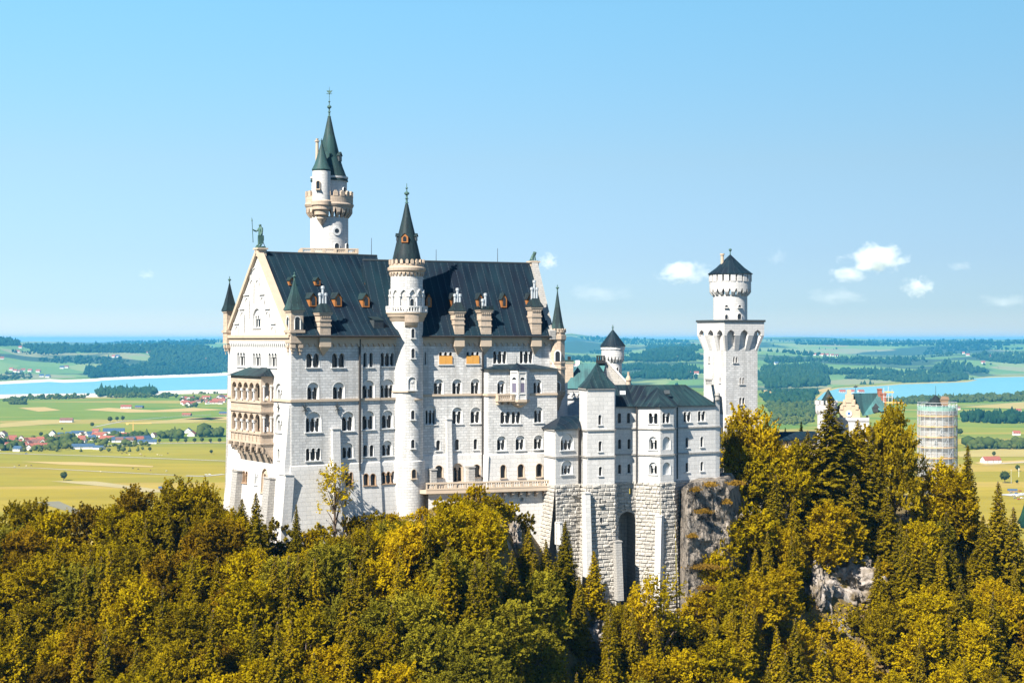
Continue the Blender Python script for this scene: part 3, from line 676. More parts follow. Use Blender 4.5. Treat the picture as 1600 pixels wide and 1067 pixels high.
# octagonal turret on the south-east corner
YO = F2.pt(U2E + .9, .2)[1]; kO = YO / F; rO = 12.6 * kO; cO = pp(871, YO); o8 = MB()
def ring8(m, prof, n=8, rot=math.pi / 8): 
    for (r0, z0), (r1, z1) in zip(prof[:-1], prof[1:]):
        for k in range(n):
            a, b = rot + math.tau * k / n, rot + math.tau * (k + 1) / n
            P = lambda r, t, z: V((cO[0] + r * math.cos(t), cO[1] + r * math.sin(t), z))
            m.face([P(r0, a, z0), P(r0, b, z0), P(r1, b, z1), P(r1, a, z1)])
Z = lambda y: zz(y, YO)
ring8(o8, [(.2, Z(642)), (rO * .5, Z(630)), (rO * .55, Z(626)), (rO * 1.05, Z(616)), (rO * 1.1, Z(611)), (rO, Z(609)), (rO, Z(578)), (rO * 1.1, Z(577)), (rO * 1.1, Z(573.5)), (rO, Z(573)), (rO, Z(568)), (rO * 1.08, Z(567.5)), (rO * 1.08, Z(565.5)), (rO * .97, Z(565)), (rO * .97, Z(533)), (rO * 1.15, Z(530)), (rO * 1.15, Z(524)), (rO * 1.02, Z(523.5)), (rO * 1.02, Z(519)), (rO * .8, Z(519))])
for k in range(16):
    a = math.tau * k / 16; P = V((cO[0] + rO * .98 * math.cos(a), cO[1] + rO * .98 * math.sin(a), Z(516.5))); o8.box(P, V((-math.sin(a), math.cos(a), 0)), V((math.cos(a), math.sin(a), 0)), UP, .17, .12, .33)
oo = o8.build('corner_turret', SAND, pal)
class Cz: 
    def __init__(s, c): s.c = c
    def p3(s, u, v, z): return V((s.c[0] + u, s.c[1] + v, z))
spire(oo, Cz(cO), 0, 0, rO * .93, Z(518), Z(453), Z(444), COPPER, 8)
for (yt, yb) in ((548.5, 567), (597, 615)):
    a = (cO[0] + (867.5 - 871) * kO - .42, 0); 
    f = math.tau * 5.5 / 8 + math.pi / 8 * 0
    p = Pan((cO[0] + rO * math.cos(math.pi / 8 + math.tau * 5 / 8), cO[1] + rO * math.sin(math.pi / 8 + math.tau * 5 / 8)), (cO[0] + rO * math.cos(math.pi / 8 + math.tau * 6 / 8 - math.tau * .0), cO[1] + rO * math.sin(math.pi / 8 + math.tau * 6 / 8)), 0.0)
    cxx = p.w / 2; t0 = zz(yb, YO); lit, _, _ = lights(cxx, t0 + .3, .8, (yb - yt) * kO - .3, 1, 0); m = MB(); g = offset_ring(lit, cxx, t0 + .3, .2)
    for i in range(1, len(lit)): j = (i + 1) % len(lit); m.face([p.p(*lit[i], .1), p.p(*g[i], .1), p.p(*g[j], .1), p.p(*lit[j], .1)]); m.face([p.p(*lit[i], .1), p.p(*lit[j], .1), p.p(*lit[j], 0), p.p(*lit[i], 0)])
    m.build('window', WHITE, oo); pb = MB(); fill(pb, p, [lit], .04); pb.build('pane', GLASS, oo)

# ---- arcaded balcony (two storeys) on the west front
LP = 2.1; s0, s1 = pw.at(360.5, 640)[0], None
lf = Pan(F1.pt(-LP, F1.v_at(360.5, -LP)), F1.pt(-LP, F1.v_at(408, -LP)), 0.0); v0, v1 = F1.v_at(360.5, -LP), F1.v_at(408, -LP)
ls = Pan(F1.pt(-LP, v1), F1.pt(0, v1), 0.0); lw_ = Pan(F1.pt(0, v0), F1.pt(-LP, v0), 0.0)
YL = F1.pt(-LP, (v0 + v1) / 2)[1]; Zl = lambda y: zz(y, YL)
lg = MB(); zbot, ztop = Zl(690), Zl(587)
fl = [(Zl(626), Zl(597), 0), (Zl(673.5), Zl(645), 1)]
hf, hsd = [], []
for (zb_, zt_, _) in fl:
    n = 5; pad = 0.55; cwid = .55; W_ = lf.w - pad * 2; lwid = (W_ - (n - 1) * cwid) / n; bott = zb_ + .15
    for k in range(n):
        c = pad + lwid / 2 + k * (lwid + cwid); hf.append([(c - lwid / 2, bott), (c + lwid / 2, bott)] + arc(c, zt_ - lwid / 2, lwid / 2, 8))
        if k < n - 1: x = c + lwid / 2 + cwid / 2; lg.box(lf.p(x, zt_ - lwid / 2 - .1, .06), lf.sd, lf.td, lf.n, .36, .14, .12)
    c = ls.w / 2; hsd.append([(c - .42, bott), (c + .42, bott)] + arc(c, zt_ - .42, .42, 8))
fill(lg, lf, [rect(0, lf.w, zbot, ztop)] + hf); fill(lg, ls, [rect(0, ls.w, zbot, ztop)] + hsd); fill(lg, lw_, [rect(0, lw_.w, zbot, ztop)])
for h in hf: strip(lg, lf, h, 0, -.45)
for h in hsd: strip(lg, ls, h, 0, -.45)
for y in (627.5, 641.5, 675.5, 690):                              # floors, parapet ledges and mouldings
    z = Zl(y); band(lg, lf, -.18, lf.w + .18, z - .14, z + .14, 0, .2); band(lg, ls, -.0, ls.w, z - .14, z + .14, 0, .2); band(lg, lw_, 0, lw_.w, z - .14, z + .14, 0, .2)
for y in (628.5, 676): z = Zl(y); q = [F1.p3(-LP + .05, v0, z), F1.p3(-LP + .05, v1, z), F1.p3(0, v1, z), F1.p3(0, v0, z)]; lg.face(q); lg.face([a - V((0, 0, .3)) for a in q])
q = [F1.p3(-LP, v0, zbot), F1.p3(-LP, v1, zbot), F1.p3(0, v1, zbot), F1.p3(0, v0, zbot)]; lg.face(q[::-1])
for k in range(9): s_ = .3 + (lf.w - .6) * k / 8; lg.box(lf.p(s_, Zl(681.5), .06), lf.sd, lf.td, lf.n, .09, .55, .07); 
lgo = lg.build('arcaded_balcony', SAND, pal)
for (zb_, zt_, _) in fl:                                           # columns of the arcades
    for k in range(4):
        cl = MB(); x = pad + (lwid + cwid) * (k + 1) - cwid / 2; cl.tube(lf.p(x, zb_ + .15, .1), lf.p(x, zt_ - lwid / 2 - .2, .1), .15, .13, 8); cl.box(lf.p(x, zb_ + .3, .1), lf.sd, lf.td, lf.n, .2, .16, .2); cl.box(lf.p(x, zt_ - lwid/2 - .3, .1), lf.sd, lf.td, lf.n, .24, .2, .22); cl.build('column', WHITE, lgo)
    for x in (ls.w / 2 - .62, ls.w / 2 + .62): cl = MB(); cl.tube(ls.p(x, zb_ + .15, .1), ls.p(x, zt_ - .5, .1), .12, .1, 8); cl.box(ls.p(x, zt_ - .5, .1), ls.sd, ls.td, ls.n, .18, .14, .18); cl.build('column', WHITE, lgo)
cb = MB()                                                          # big corbels and small arches carrying the balcony
for k in range(6):
    x = .35 + (lf.w - .7) * k / 5
    for j in range(4): cb.box(lf.p(x, zbot - .35 - j * .52, -LP * (.14 + j * .2) ), lf.sd, lf.td, lf.n, .22, .3, LP * (.42 - j * .08))
sc_ = Pan(F1.pt(-LP * .8, v0), F1.pt(-LP * .8, v1), 0.0); scallop(cb, sc_, 0, sc_.w, zbot, 1.5, .2, sc_.w / 5.0)
cb.face([F1.p3(-LP * .8, v0, zbot), F1.p3(-LP * .8, v1, zbot), F1.p3(-.1, v1, Zl(722)), F1.p3(-.1, v0, Zl(722))])
fill(cb, ls, [[(0.0, zbot), (ls.w, Zl(718)), (ls.w, zbot)]], .02)
cb.build('corbel', SAND, lgo)
rf = MB(); o_ = .45; a, b, c, d = F1.p3(-LP - o_, v0 + o_, ztop), F1.p3(-LP - o_, v1 - o_, ztop), F1.p3(0, v1 - o_, ztop), F1.p3(0, v0 + o_, ztop)
zt_ = zz(573.5, YL + 2); e1, e2 = F1.p3(0, v0 - 3.0, zt_), F1.p3(0, v1 + 1.6, zt_)
rf.face([a, b, e2, e1]); rf.face([b, c, e2]); rf.face([d, a, e1]); rf.face([d, c, b, a]); rf.build('balcony_roof', COPPERD, lgo)
dk = MB()                                                          # doors seen inside the arcades
for (zb_, zt_, _) in fl:
    for k in range(3): c = pw.at(372 + 16 * k, 600)[0]; fill(dk, pw, [rect(c - .5, c + .5, zb_, zt_ - .6)], .03)
dk.build('balcony_door', GLASS, lgo)
# buttresses, downpipes, wall anchors
def buttress(pan, x0, x1, yt, yb, d0, d1, mat=LIMESM, name='buttress', cap=True):
    m = MB(); xm = (x0 + x1) / 2; ta, tb_ = pan.at(xm, yt)[1], pan.at(xm, yb)[1] - 1.0; s0 = pan.at(x0, (yt + yb) / 2)[0]; s1 = pan.at(x1, (yt + yb) / 2)[0]
    q = [pan.p(s0, tb_, -.3), pan.p(s1, tb_, -.3), pan.p(s1, ta, -.3), pan.p(s0, ta, -.3)]; f = [pan.p(s0, tb_, d1), pan.p(s1, tb_, d1), pan.p(s1, ta, d0), pan.p(s0, ta, d0)]
    m.face(f); m.face([q[0], f[0], f[3], q[3]]); m.face([f[1], q[1], q[2], f[2]]); m.face([f[3], f[2], q[2], q[3]])
    if cap: m.box(pan.p((s0 + s1) / 2, ta + .08, d0 / 2), pan.sd, pan.td, pan.n, (s1 - s0) / 2 + .1, .1, d0 / 2 + .15)
    return m.build(name, mat, pal)
lpS = Pan(F1.pt(0, -.12), F1.pt(UA1, -.12), ZC1, .10); lpW = Pan(F1.pt(-.12, W1), F1.pt(-.12, 0), ZC1, .07)
pS = Pan(F1.pt(0, 0), F1.pt(UA1, 0), 0.0)
buttress(pS, 517, 529, 670, 850, .55, 1.6, LIMEW)
buttress(lpW, 369.6, 377.5, 736, 800, 1.0, 1.2, GREYST); buttress(lpW, 418, 427.5, 747, 850, 1.0, 1.3, GREYST)
buttress(lpW, 442.5, 453, 741, 880, 1.2, 1.4, LIMEW); buttress(Pan(F1.pt(0, W1), F1.pt(0, 0), 0.0), 447, 454.5, 632, 745, .25, 1.3, LIMEW, cap=False)
buttress(Pan(F2.pt(-1.5, 0), F2.pt(U2E, 0), 0.0), 696.5, 704, 655, 770, .5, 1.3, LIMEW)
buttress(main, 668.5, 677, 733, 765, 1.6, 1.6, GREYST); buttress(main, 727, 736.5, 729, 765, 1.6, 1.6, GREYST)
for (pan, x, y0, y1) in ((Pan(F1.pt(0, .1), F1.pt(UB, .1), 0.0), 561, 530, 735), (main, 753.2, 530, 755)):
    m = MB(); s_ = pan.at(x, 600)[0]; m.tube(pan.p(s_, pan.at(x, y1)[1], .3), pan.p(s_, pan.at(x, y0)[1], .3), .17, .17, 7); m.build('downpipe', PIPE, pal)
for (x, y) in ((475.6, 638), (526.5, 637)):
    m = MB(); a, t = pS.at(x, y)
    for dx, dy in ((0, 1), (.55, -.5), (-.55, -.5), (0, -1.1), (.5, .5), (-.5, .5)): m.tube(pS.p(a, t, .15), pS.p(a + dx * .8, t + dy * .9, .3), .12, .07, 5)
    m.build('wall_anchor', IRON, pal)
a, t = pw.at(436, 637); m = MB()
for dx, dy in ((0, 1), (.45, .2), (-.45, .2), (0, -.9)): m.tube(pw.p(a, t, .1), pw.p(a + dx * .8, t + dy * .8, .22), .1, .06, 5)
m.build('wall_anchor', IRON, pal)
# ================================================================= round towers: helpers
def tanpan(c, r, px):
    k = (px - 800.0) / F; # ray X = k Y
    A = k * k + 1; Bb = -2 * (k * c[0] + c[1]); Cc = c[0] ** 2 + c[1] ** 2 - r * r; disc = max(Bb * Bb - 4 * A * Cc, 0)
    Y = (-Bb - math.sqrt(disc)) / (2 * A); q = V((k * Y, Y)); n = (q - V(c)).normalized(); t = V((-n.y, n.x))
    return Pan(q - t, q + t, 0.0)
def twin(par, c, r, x0, x1, yt, yb, n=1, enc=0, trim=None): return window(par, tanpan(c, r, (x0 + x1) / 2), x0, x1, yt, yb, n, enc, trim, proud=1)
def radbox(m, c, a, r, z, hw, hd, hz):
    m.box(V((c[0] + r * math.cos(a), c[1] + r * math.sin(a), z)), V((-math.sin(a), math.cos(a), 0)), V((math.cos(a), math.sin(a), 0)), UP, hw, hd, hz)
def machic(m, c, r0, r1, z0, z1, n, over=.35):          # corbelled ring: a cylinder wall with arched pockets, r0 below, r1 above
    zs = z0 + (z1 - z0) * .5; st = 5
    for k in range(n):
        a0, a1 = math.tau * k / n, math.tau * (k + 1) / n; aw = (a1 - a0); g = aw * .26
        P = lambda a, r, z: V((c[0] + r * math.cos(a), c[1] + r * math.sin(a), z))
        # pier, tapering inwards to its foot
        for (ra, za, rb, zb) in ((r0, z0, r0 + (r1 - r0) * .55, z0 + (zs - z0) * .45), (r0 + (r1 - r0) * .55, z0 + (zs - z0) * .45, r1, zs)):
            b0, b1 = a0 - g / 1.0, a0 + g / 1.0
            m.face([P(b0, ra, za), P(b1, ra, za), P(b1, rb, zb), P(b0, rb, zb)]); m.face([P(b1, r0, za), P(b1, r0, zb), P(b1, rb, zb), P(b1, ra, za)]); m.face([P(b0, r0, zb), P(b0, r0, za), P(b0, ra, za), P(b0, rb, zb)])
        p = a0 + g; w = aw - 2 * g; hz = (z1 - zs) * .75; pr = None
        for i in range(st + 1):
            t = i / st; a = p + w * t; z = zs + hz * math.sin(math.pi * t)
            if pr: m.face([P(pr[0], r1, pr[1]), P(a, r1, z), P(a, r1, z1), P(pr[0], r1, z1)]); m.face([P(pr[0], r0, pr[1]), P(a, r0, z), P(a, r1, z), P(pr[0], r1, pr[1])])
            pr = (a, z)
        m.face([P(a0 - g, r1, zs), P(a0 + g, r1, zs), P(a0 + g, r1, z1), P(a0 - g, r1, z1)])
def merlons(m, c, r, z0, z1, n, frac=.55, th=.16, cap=True):
    for k in range(n):
        a = math.tau * (k + .25) / n; hw = math.pi * r / n * frac
        radbox(m, c, a, r, (z0 + z1) / 2, hw, th, (z1 - z0) / 2)
        if cap: radbox(m, c, a, r, z1 + (z1 - z0) * .12, hw * .55, th, (z1 - z0) * .13)
def cone(par, c, prof, mat, name='spire', n=40): m = MB(); m.lathe(c[0], c[1], prof, n); return m.build(name, mat, par, smooth=True)
def finial(par, c, z0, z1, s=1.0, name='finial'):
    h = z1 - z0; m = MB()
    m.lathe(c[0], c[1], [(.2*s, z0), (.2*s, z0 + h*.08), (.36*s, z0 + h*.1), (.18*s, z0 + h*.14), (.16*s, z0 + h*.28), (.34*s, z0 + h*.30), (.16*s, z0 + h*.34), (.14*s, z0 + h*.44), (.42*s, z0 + h*.50), (.42*s, z0 + h*.56), (.1*s, z0 + h*.62), (.08*s, z0 + h*.72), (.24*s, z0 + h*.76), (.06*s, z0 + h*.82), (.05*s, z0 + h*.95), (0, z1)], 10)
    return m.build(name, BRONZE, par)
def towerdormer(par, c, r, z, ang, w, h, mat):
    m = MB(); d = V((math.cos(ang), math.sin(ang), 0)); t = V((-d.y, d.x, 0)); P = V((c[0], c[1], z)) + d * r
    m.box(P - d * .7 + UP * h * .35, t, d, UP, w, .8, h * .35); g = P + d * .1
    m.face([g - t * w + UP * h * .7, g + t * w + UP * h * .7, g + UP * h * 1.05])
    o = m.build('dormer', mat, par); r_ = MB()
    for sg in (-1, 1): r_.face([g + d * .12 + sg * t * w * 1.25 + UP * h * .62, g + d * .12 + UP * h * 1.12, g - d * 1.6 + UP * h * 1.12, g - d * 1.6 + sg * t * w * 1.25 + UP * h * .62])
    r_.build('dormer_roof', SLATEC, o); pb = MB(); p = Pan((g + t * w).to_2d(), (g - t * w).to_2d(), 0.0)
    if p.n.dot(d) < 0: p = Pan((g - t * w).to_2d(), (g + t * w).to_2d(), 0.0)
    lit, _, _ = lights(p.w / 2, z + h * .12, p.w * .5, h * .62, 1, 0); fill(pb, p, [lit], .02); pb.build('pane', GLASS, o); return o

# ================================================================= round stair tower on the south front
YT = 262.6; cT = pp(635.5, YT); kT = YT / F; Z = lambda y: zz(y, YT); r = 25.5 * kT
st = thing('stair_tower', 'round white stair tower in the middle of the palace front, with dark cone spire', 'tower', (*cT, 166))
m = MB(); m.lathe(*cT, [(r * 1.16, Z(850)), (r * 1.14, Z(780)), (r * 1.10, Z(719.5)), (r * 1.0, Z(717.5)), (r, Z(500))], 56); m.lathe(*cT, [(r * .985, Z(484)), (r * .985, Z(428))], 48)
m.build('shaft', LIME, st, smooth=True)
m = MB(); m.lathe(*cT, [(r, Z(503)), (r * 1.06, Z(501)), (r * 1.1, Z(497)), (r * 1.18, Z(495)), (r * 1.2, Z(492)), (r * 1.27, Z(490)), (r * 1.27, Z(487.8)), (r * .9, Z(487.8))], 48); m.build('balcony_corbel', TAN, st, smooth=True)
m = MB(); rb = r * 1.235
m.lathe(*cT, [(rb - .12, Z(480.5)), (rb + .12, Z(480.5)), (rb + .12, Z(478.6)), (rb - .12, Z(478.6)), (rb - .12, Z(480.5))], 48); m.lathe(*cT, [(rb - .1, Z(488)), (rb + .1, Z(488)), (rb + .1, Z(486.6)), (rb - .1, Z(486.6))], 48)
for k in range(44): radbox(m, cT, math.tau * k / 44, rb, (Z(487) + Z(480)) / 2, .10, .08, (Z(480) - Z(487)) / 2)
for k in range(8): radbox(m, cT, math.tau * k / 8, rb, (Z(488) + Z(478.6)) / 2, .2, .14, (Z(478.6) - Z(488)) / 2)
m.build('balustrade', WHITE, st)
m = MB(); na = 12                                                 # blind arcade with half columns behind the balcony
for k in range(na):
    a = math.tau * (k + .3) / na; q = (cT[0] + (r + .1) * math.cos(a), cT[1] + (r + .1) * math.sin(a)); m.tube((*q, Z(487.8)), (*q, Z(464)), .17, .15, 8); radbox(m, cT, a, r + .12, Z(462.5), .28, .2, .16); radbox(m, cT, a, r + .12, Z(486.8), .24, .2, .14)
    a2 = a + math.tau / na; pr = None
    for i in range(8):
        t = i / 7; aa = a + (a2 - a) * t; h = Z(461.5) + math.sin(math.pi * t) * (Z(453) - Z(461.5))
        q = V((cT[0] + (r + .1) * math.cos(aa), cT[1] + (r + .1) * math.sin(aa), h))
        if pr: m.tube(pr, q, .15, .15, 5, False)
        pr = q
m.build('arcade', WHITE, st)
m = MB(); machic(m, cT, r * .985, r * 1.08, Z(433), Z(425), 26); m.lathe(*cT, [(r * 1.08, Z(425.5)), (r * 1.16, Z(423.5)), (r * 1.18, Z(419)), (r * 1.06, Z(417)), (r * 1.06, Z(413)), (r * .8, Z(413))], 48); merlons(m, cT, r * 1.04, Z(413.5), Z(407.5), 20); m.build('battlement', SAND, st)
m = MB(); m.lathe(*cT, [(r * .87, Z(418)), (r * .87, Z(405)), (r * .80, Z(397)), (r * .52, Z(366)), (r * .27, Z(340)), (r * .1, Z(319.5))], 40); spo = m.build('spire', SLATEC, st, smooth=True)
finial(spo, cT, Z(321), Z(286), 1.0)
towerdormer(spo, cT, r * .68, Z(380), R(-96), .55, 1.35, ORANGE); towerdormer(spo, cT, r * .6, Z(376.5), R(-10), .5, 1.1, IRON); towerdormer(spo, cT, r * .6, Z(376.5), R(190), .5, 1.1, IRON)
for (x0, x1, yt, yb, n, e) in ((642.2,647.5,513.5,528,1,0),(642.2,647.5,544.5,559.5,1,0),(637.5,649.5,589,609,2,1),(641.8,647.5,641,655,1,0),(641.8,647.5,686.5,700,1,0)): twin(st, cT, r, x0, x1, yt, yb, n, e)
twin(st, cT, r * 1.125, 643, 649.5, 733, 747, 1, 0, TAN); twin(st, cT, r * .985, 640.3, 646.5, 467, 479.5, 1, 0)
m = MB(); a0, a1 = R(-92), R(-50)                                  # small projecting closet under the balcony
m.lathe(*cT, [(r, Z(512)), (r * 1.12, Z(509)), (r * 1.22, Z(504)), (r * 1.22, Z(490))], 8, a0, a1)
for a in (a0, a1): m.face([V((cT[0] + q * math.cos(a), cT[1] + q * math.sin(a), z)) for q, z in ((r * .9, Z(512)), (r * 1.12, Z(509)), (r * 1.22, Z(504)), (r * 1.22, Z(490)), (r * .9, Z(490)))])
m.build('closet', SAND, st)
m = MB(); m.lathe(*cT, [(r + .0, Z(612.5)), (r + .25, Z(612)), (r + .25, Z(610)), (r, Z(609.5))], 20, R(-155), R(-60)); m.build('string_course', TAN, st); m = MB(); m.lathe(*cT, [(r, Z(625)), (r + .25, Z(624.5)), (r + .25, Z(622.5)), (r, Z(622))], 10, R(-60), R(-20)); m.build('string_course', TAN, st)

# ================================================================= tall round tower behind the palace
YK = 283.0; cK = pp(514.5, YK); kK = YK / F; Z = lambda y: zz(y, YK); r = 29.6 * kK
kt = thing('keep_tower', 'tallest round white tower behind the palace roof, with green spire and side turret', 'tower', (*cK, 172))
m = MB(); m.lathe(*cK, [(r, 168), (r, Z(340))], 56); m.build('shaft', LIMEW, kt, smooth=True)
m = MB(); machic(m, cK, r * 1.0, r * 1.22, Z(342), Z(325), 24); m.lathe(*cK, [(r * 1.22, Z(326)), (r * 1.26, Z(324)), (r * 1.3, Z(321)), (r * 1.25, Z(318.5)), (r * 1.25, Z(308.5)), (r * 1.1, Z(308.5)), (r * 1.1, Z(318))], 56); merlons(m, cK, r * 1.2, Z(309), Z(302), 20, .6, .2); m.build('battlement', SAND, kt)
m = MB(); m.lathe(*cK, [(r * .93, Z(320)), (r * .93, Z(281)), (r * .99, Z(280)), (r * .99, Z(277))], 48); m.build('upper_drum', LIMEW, kt, smooth=True)
sp = cone(kt, cK, [(r * 1.0, Z(284)), (r * .97, Z(281)), (r * .72, Z(262)), (r * .48, Z(239)), (r * .50, Z(237)), (r * .28, Z(211)), (r * .08, Z(183))], COPPER); finial(sp, cK, Z(186), Z(151), .9)
m = MB(); q = V((*cK, 0)); z = Z(147)                              # weathervane
m.tube((*cK, Z(152)), (*cK, Z(136)), .06, .03, 6); m.tube((cK[0] - .5, cK[1], z), (cK[0] + .5, cK[1], z), .06, .04, 6); m.tube((cK[0], cK[1] - .6, z), (cK[0], cK[1] + .6, z), .05, .05, 6)
pz_ = [(a * .62, b * .8) for a, b in ((-.5, -.1), (.1, -.35), (.5, -.2), (.9, .35), (.35, .2), (.1, .45), (-.2, .25), (-.8, .3))]
for d in (-.06, .06): m.face([V((cK[0] + a, cK[1] + d, z + .35 + b)) for a, b in pz_])
for i in range(8): a, b = pz_[i], pz_[(i + 1) % 8]; m.face([V((cK[0] + a[0], cK[1] - .06, z + .35 + a[1])), V((cK[0] + b[0], cK[1] - .06, z + .35 + b[1])), V((cK[0] + b[0], cK[1] + .06, z + .35 + b[1])), V((cK[0] + a[0], cK[1] + .06, z + .35 + a[1]))])
m.build('weathervane', BRONZE, sp)
towerdormer(sp, cK, r * .62, Z(253), R(-18), .55, 1.5, IRON); towerdormer(sp, cK, r * .62, Z(254), R(190), .5, 1.4, IRON)
m = MB(); q = pp(495.5, YK - 1.0); m.tube((*q, Z(262)), (*q, Z(221)), .3, .27, 8); m.tube((*q, Z(223)), (*q, Z(221)), .42, .42, 8); m.tube((*q, Z(220.5)), (*q, Z(218)), .2, .26, 8); m.build('chimney', TAN, sp)
YU = YK - 3.6; cU = pp(502.5, YU); rU = 14.2 * YU / F; Zu = lambda y: zz(y, YU)
m = MB(); m.lathe(*cU, [(rU, Zu(313)), (rU, Zu(267))], 32); tu = m.build('side_turret', LIMEW, kt, smooth=True)
m = MB(); m.lathe(*cU, [(.1, Zu(352)), (rU * .3, Zu(347)), (rU * .55, Zu(342)), (rU * .55, Zu(338)), (rU * .8, Zu(336)), (rU * .8, Zu(330)), (rU * 1.0, Zu(328)), (rU * 1.0, Zu(323)), (rU * 1.14, Zu(321)), (rU * 1.14, Zu(315)), (rU, Zu(313))], 28); m.build('turret_corbel', SAND, tu, smooth=True)
m = MB(); m.lathe(*cU, [(rU, Zu(268)), (rU * 1.08, Zu(265.5)), (rU * .78, Zu(257)), (rU * .4, Zu(240)), (.05, Zu(222))], 32); m.build('turret_roof', COPPER, tu, smooth=True); finial(tu, cU, Zu(224), Zu(216), .6)
twin(tu, cU, rU, 494.8, 500.2, 283, 295.5, 1, 0, TAN)
m = MB(); p = tanpan(cK, r, 526); s_, t_ = p.at(526, 361); N_ = 20                     # round window
for i in range(N_):
    a, b = math.tau * i / N_, math.tau * (i + 1) / N_; P = lambda rr, g, d: p.p(s_ + rr * math.cos(g), t_ + rr * math.sin(g), d)
    m.face([P(.42, a, .14), P(.78, a, .14), P(.78, b, .14), P(.42, b, .14)]); m.face([P(.78, a, .14), P(.78, a, -.1), P(.78, b, -.1), P(.78, b, .14)])
rw_ = m.build('round_window', WHITE, kt); m = MB(); m.face([P(.44, math.tau * i / N_, .06) for i in range(N_)]); m.build('pane', GLASS, rw_)
twin(kt, cK, r, 522.5, 529.5, 380, 389.5); twin(kt, cK, r, 539.5, 543, 380, 389.5); twin(kt, cK, r * .93, 535.5, 539, 293, 301)
m = MB(); a, b = pp(471, YK - 5.0), pp(559, YK - 3.2); p = Pan(a, b, 0.0)                # viewing platform at its foot
band(m, p, 0, p.w, Z(398), Z(396), -9, 0); band(m, p, 0, p.w, Z(392), Z(390), -.3, 0)
for k in range(6): s_ = p.w * k / 5; band(m, p, max(0, s_ - .25), min(p.w, s_ + .25), Z(398), Z(390), -.35, .05)
for k in range(60): s_ = .15 + (p.w - .3) * k / 59; m.tube(p.p(s_ - .2 * (-1) ** k, Z(396), -.15), p.p(s_ + .2 * (-1) ** k, Z(392), -.15), .05, .05, 4, False)
for s_ in (0, p.w): band(m, p, s_ - .15, s_ + .15, Z(398), Z(390), -9, 0)
m.build('platform', TAN, kt)

# ================================================================= statues on the gables
def skin(name, verts, edges, radii, mat, parent=None, sub=2):
    me = bpy.data.meshes.new(name); me.from_pydata([tuple(v) for v in verts], edges, []); o = bpy.data.objects.new(name, me); COL.objects.link(o)
    me.materials.append(mat); md = o.modifiers.new('skin', 'SKIN'); md.use_smooth_shade = True
    for i, r_ in enumerate(radii):
        s_ = me.skin_vertices[0].data[i]; s_.radius = r_ if isinstance(r_, tuple) else (r_, r_); s_.use_root = (i == 0)
    sb = o.modifiers.new('subdivision', 'SUBSURF'); sb.levels = sub; sb.render_levels = sub
    if parent is not None: attach(o, parent)
    return o
base = F1.p3(0.35, W1 / 2, ZP1)
ks = thing('knight_statue', 'green bronze statue of a standing knight with lance and shield on the west gable tip', 'statue', base)
k = 1.02 * (zz(353, base.y) - ZP1) / 1.80                            # metres per body unit (1.80 tall)
fwd, lft = V((-.80, -.60, 0)), V((.60, -.80, 0))                     # faces west, shield arm towards the south
def B3(a, b, c): return base + (lft * a + fwd * b) * k + UP * (c * k + .26)
VV = [(0,0,.98),(0,.01,1.2),(0,.0,1.42),(0,.02,1.55),(0,.05,1.68),(0,.04,1.78), (.12,0,.9),(.13,.05,.5),(.14,.0,.1),(.15,.2,.03), (-.12,0,.9),(-.14,.08,.5),(-.16,.1,.1),(-.17,.32,.03),
      (.24,0,1.42),(.30,.02,1.12),(.26,.12,.9),(.26,.14,.8), (-.24,.02,1.42),(-.30,.22,1.2),(-.28,.5,1.3),(-.28,.56,1.36)]
EE = [(0,1),(1,2),(2,3),(3,4),(4,5),(0,6),(6,7),(7,8),(8,9),(0,10),(10,11),(11,12),(12,13),(2,14),(14,15),(15,16),(16,17),(2,18),(18,19),(19,20),(20,21)]
RR = [.18,.17,.2,.08,.14,.09,.13,.1,.075,.07,.13,.1,.075,.07,.1,.08,.065,.06,.1,.075,.06,.055]
skin('body', [B3(*v) for v in VV], EE, [q * k for q in RR], BRONZE, ks)
m = MB(); m.box(base + UP * .13, F1.U3(), F1.W3(), UP, .66, .6, .13); m.build('base', BRONZE, ks)
m = MB(); m.tube(B3(-.28, .52, .3), B3(-.28, .62, 2.15), .035 * k, .03 * k, 6); m.tube(B3(-.28, .62, 2.0), B3(-.28, .64, 2.35), .07 * k, .0, 6); m.build('lance', BRONZE, ks)
m = MB(); sh = [(-.26,.86),(.26,.86),(.27,.5),(.17,.22),(0,.06),(-.17,.22),(-.27,.5)]
for d in (.30, .37): m.face([B3(d - abs(a) * .25, .12 + a, c) for a, c in sh])
for i in range(7): a, b = sh[i], sh[(i + 1) % 7]; m.face([B3(.30 - abs(a[0]) * .25, .12 + a[0], a[1]), B3(.30 - abs(b[0]) * .25, .12 + b[0], b[1]), B3(.37 - abs(b[0]) * .25, .12 + b[0], b[1]), B3(.37 - abs(a[0]) * .25, .12 + a[0], a[1])])
m.build('shield', BRONZE, ks); m = MB(); m.tube(B3(.1, -.1, .5), hitp(RP1, 417, 394.5) + V((0, 0, .1)), .06, .06, 5); m.build('brace', IRON, ks)
bl = F2.p3(u1 + .35, W2R, ZP2)
ln = thing('lion_statue', 'green bronze statue of a seated lion looking east on the far gable tip', 'statue', bl)
k = (zz(394.5, bl.y) - ZP2) / 1.25
def L3(a, b, c): return bl + V((.98, -.2, 0)) * (a * k) + V((.2, .98, 0)) * (b * k) + UP * (c * k + .12)
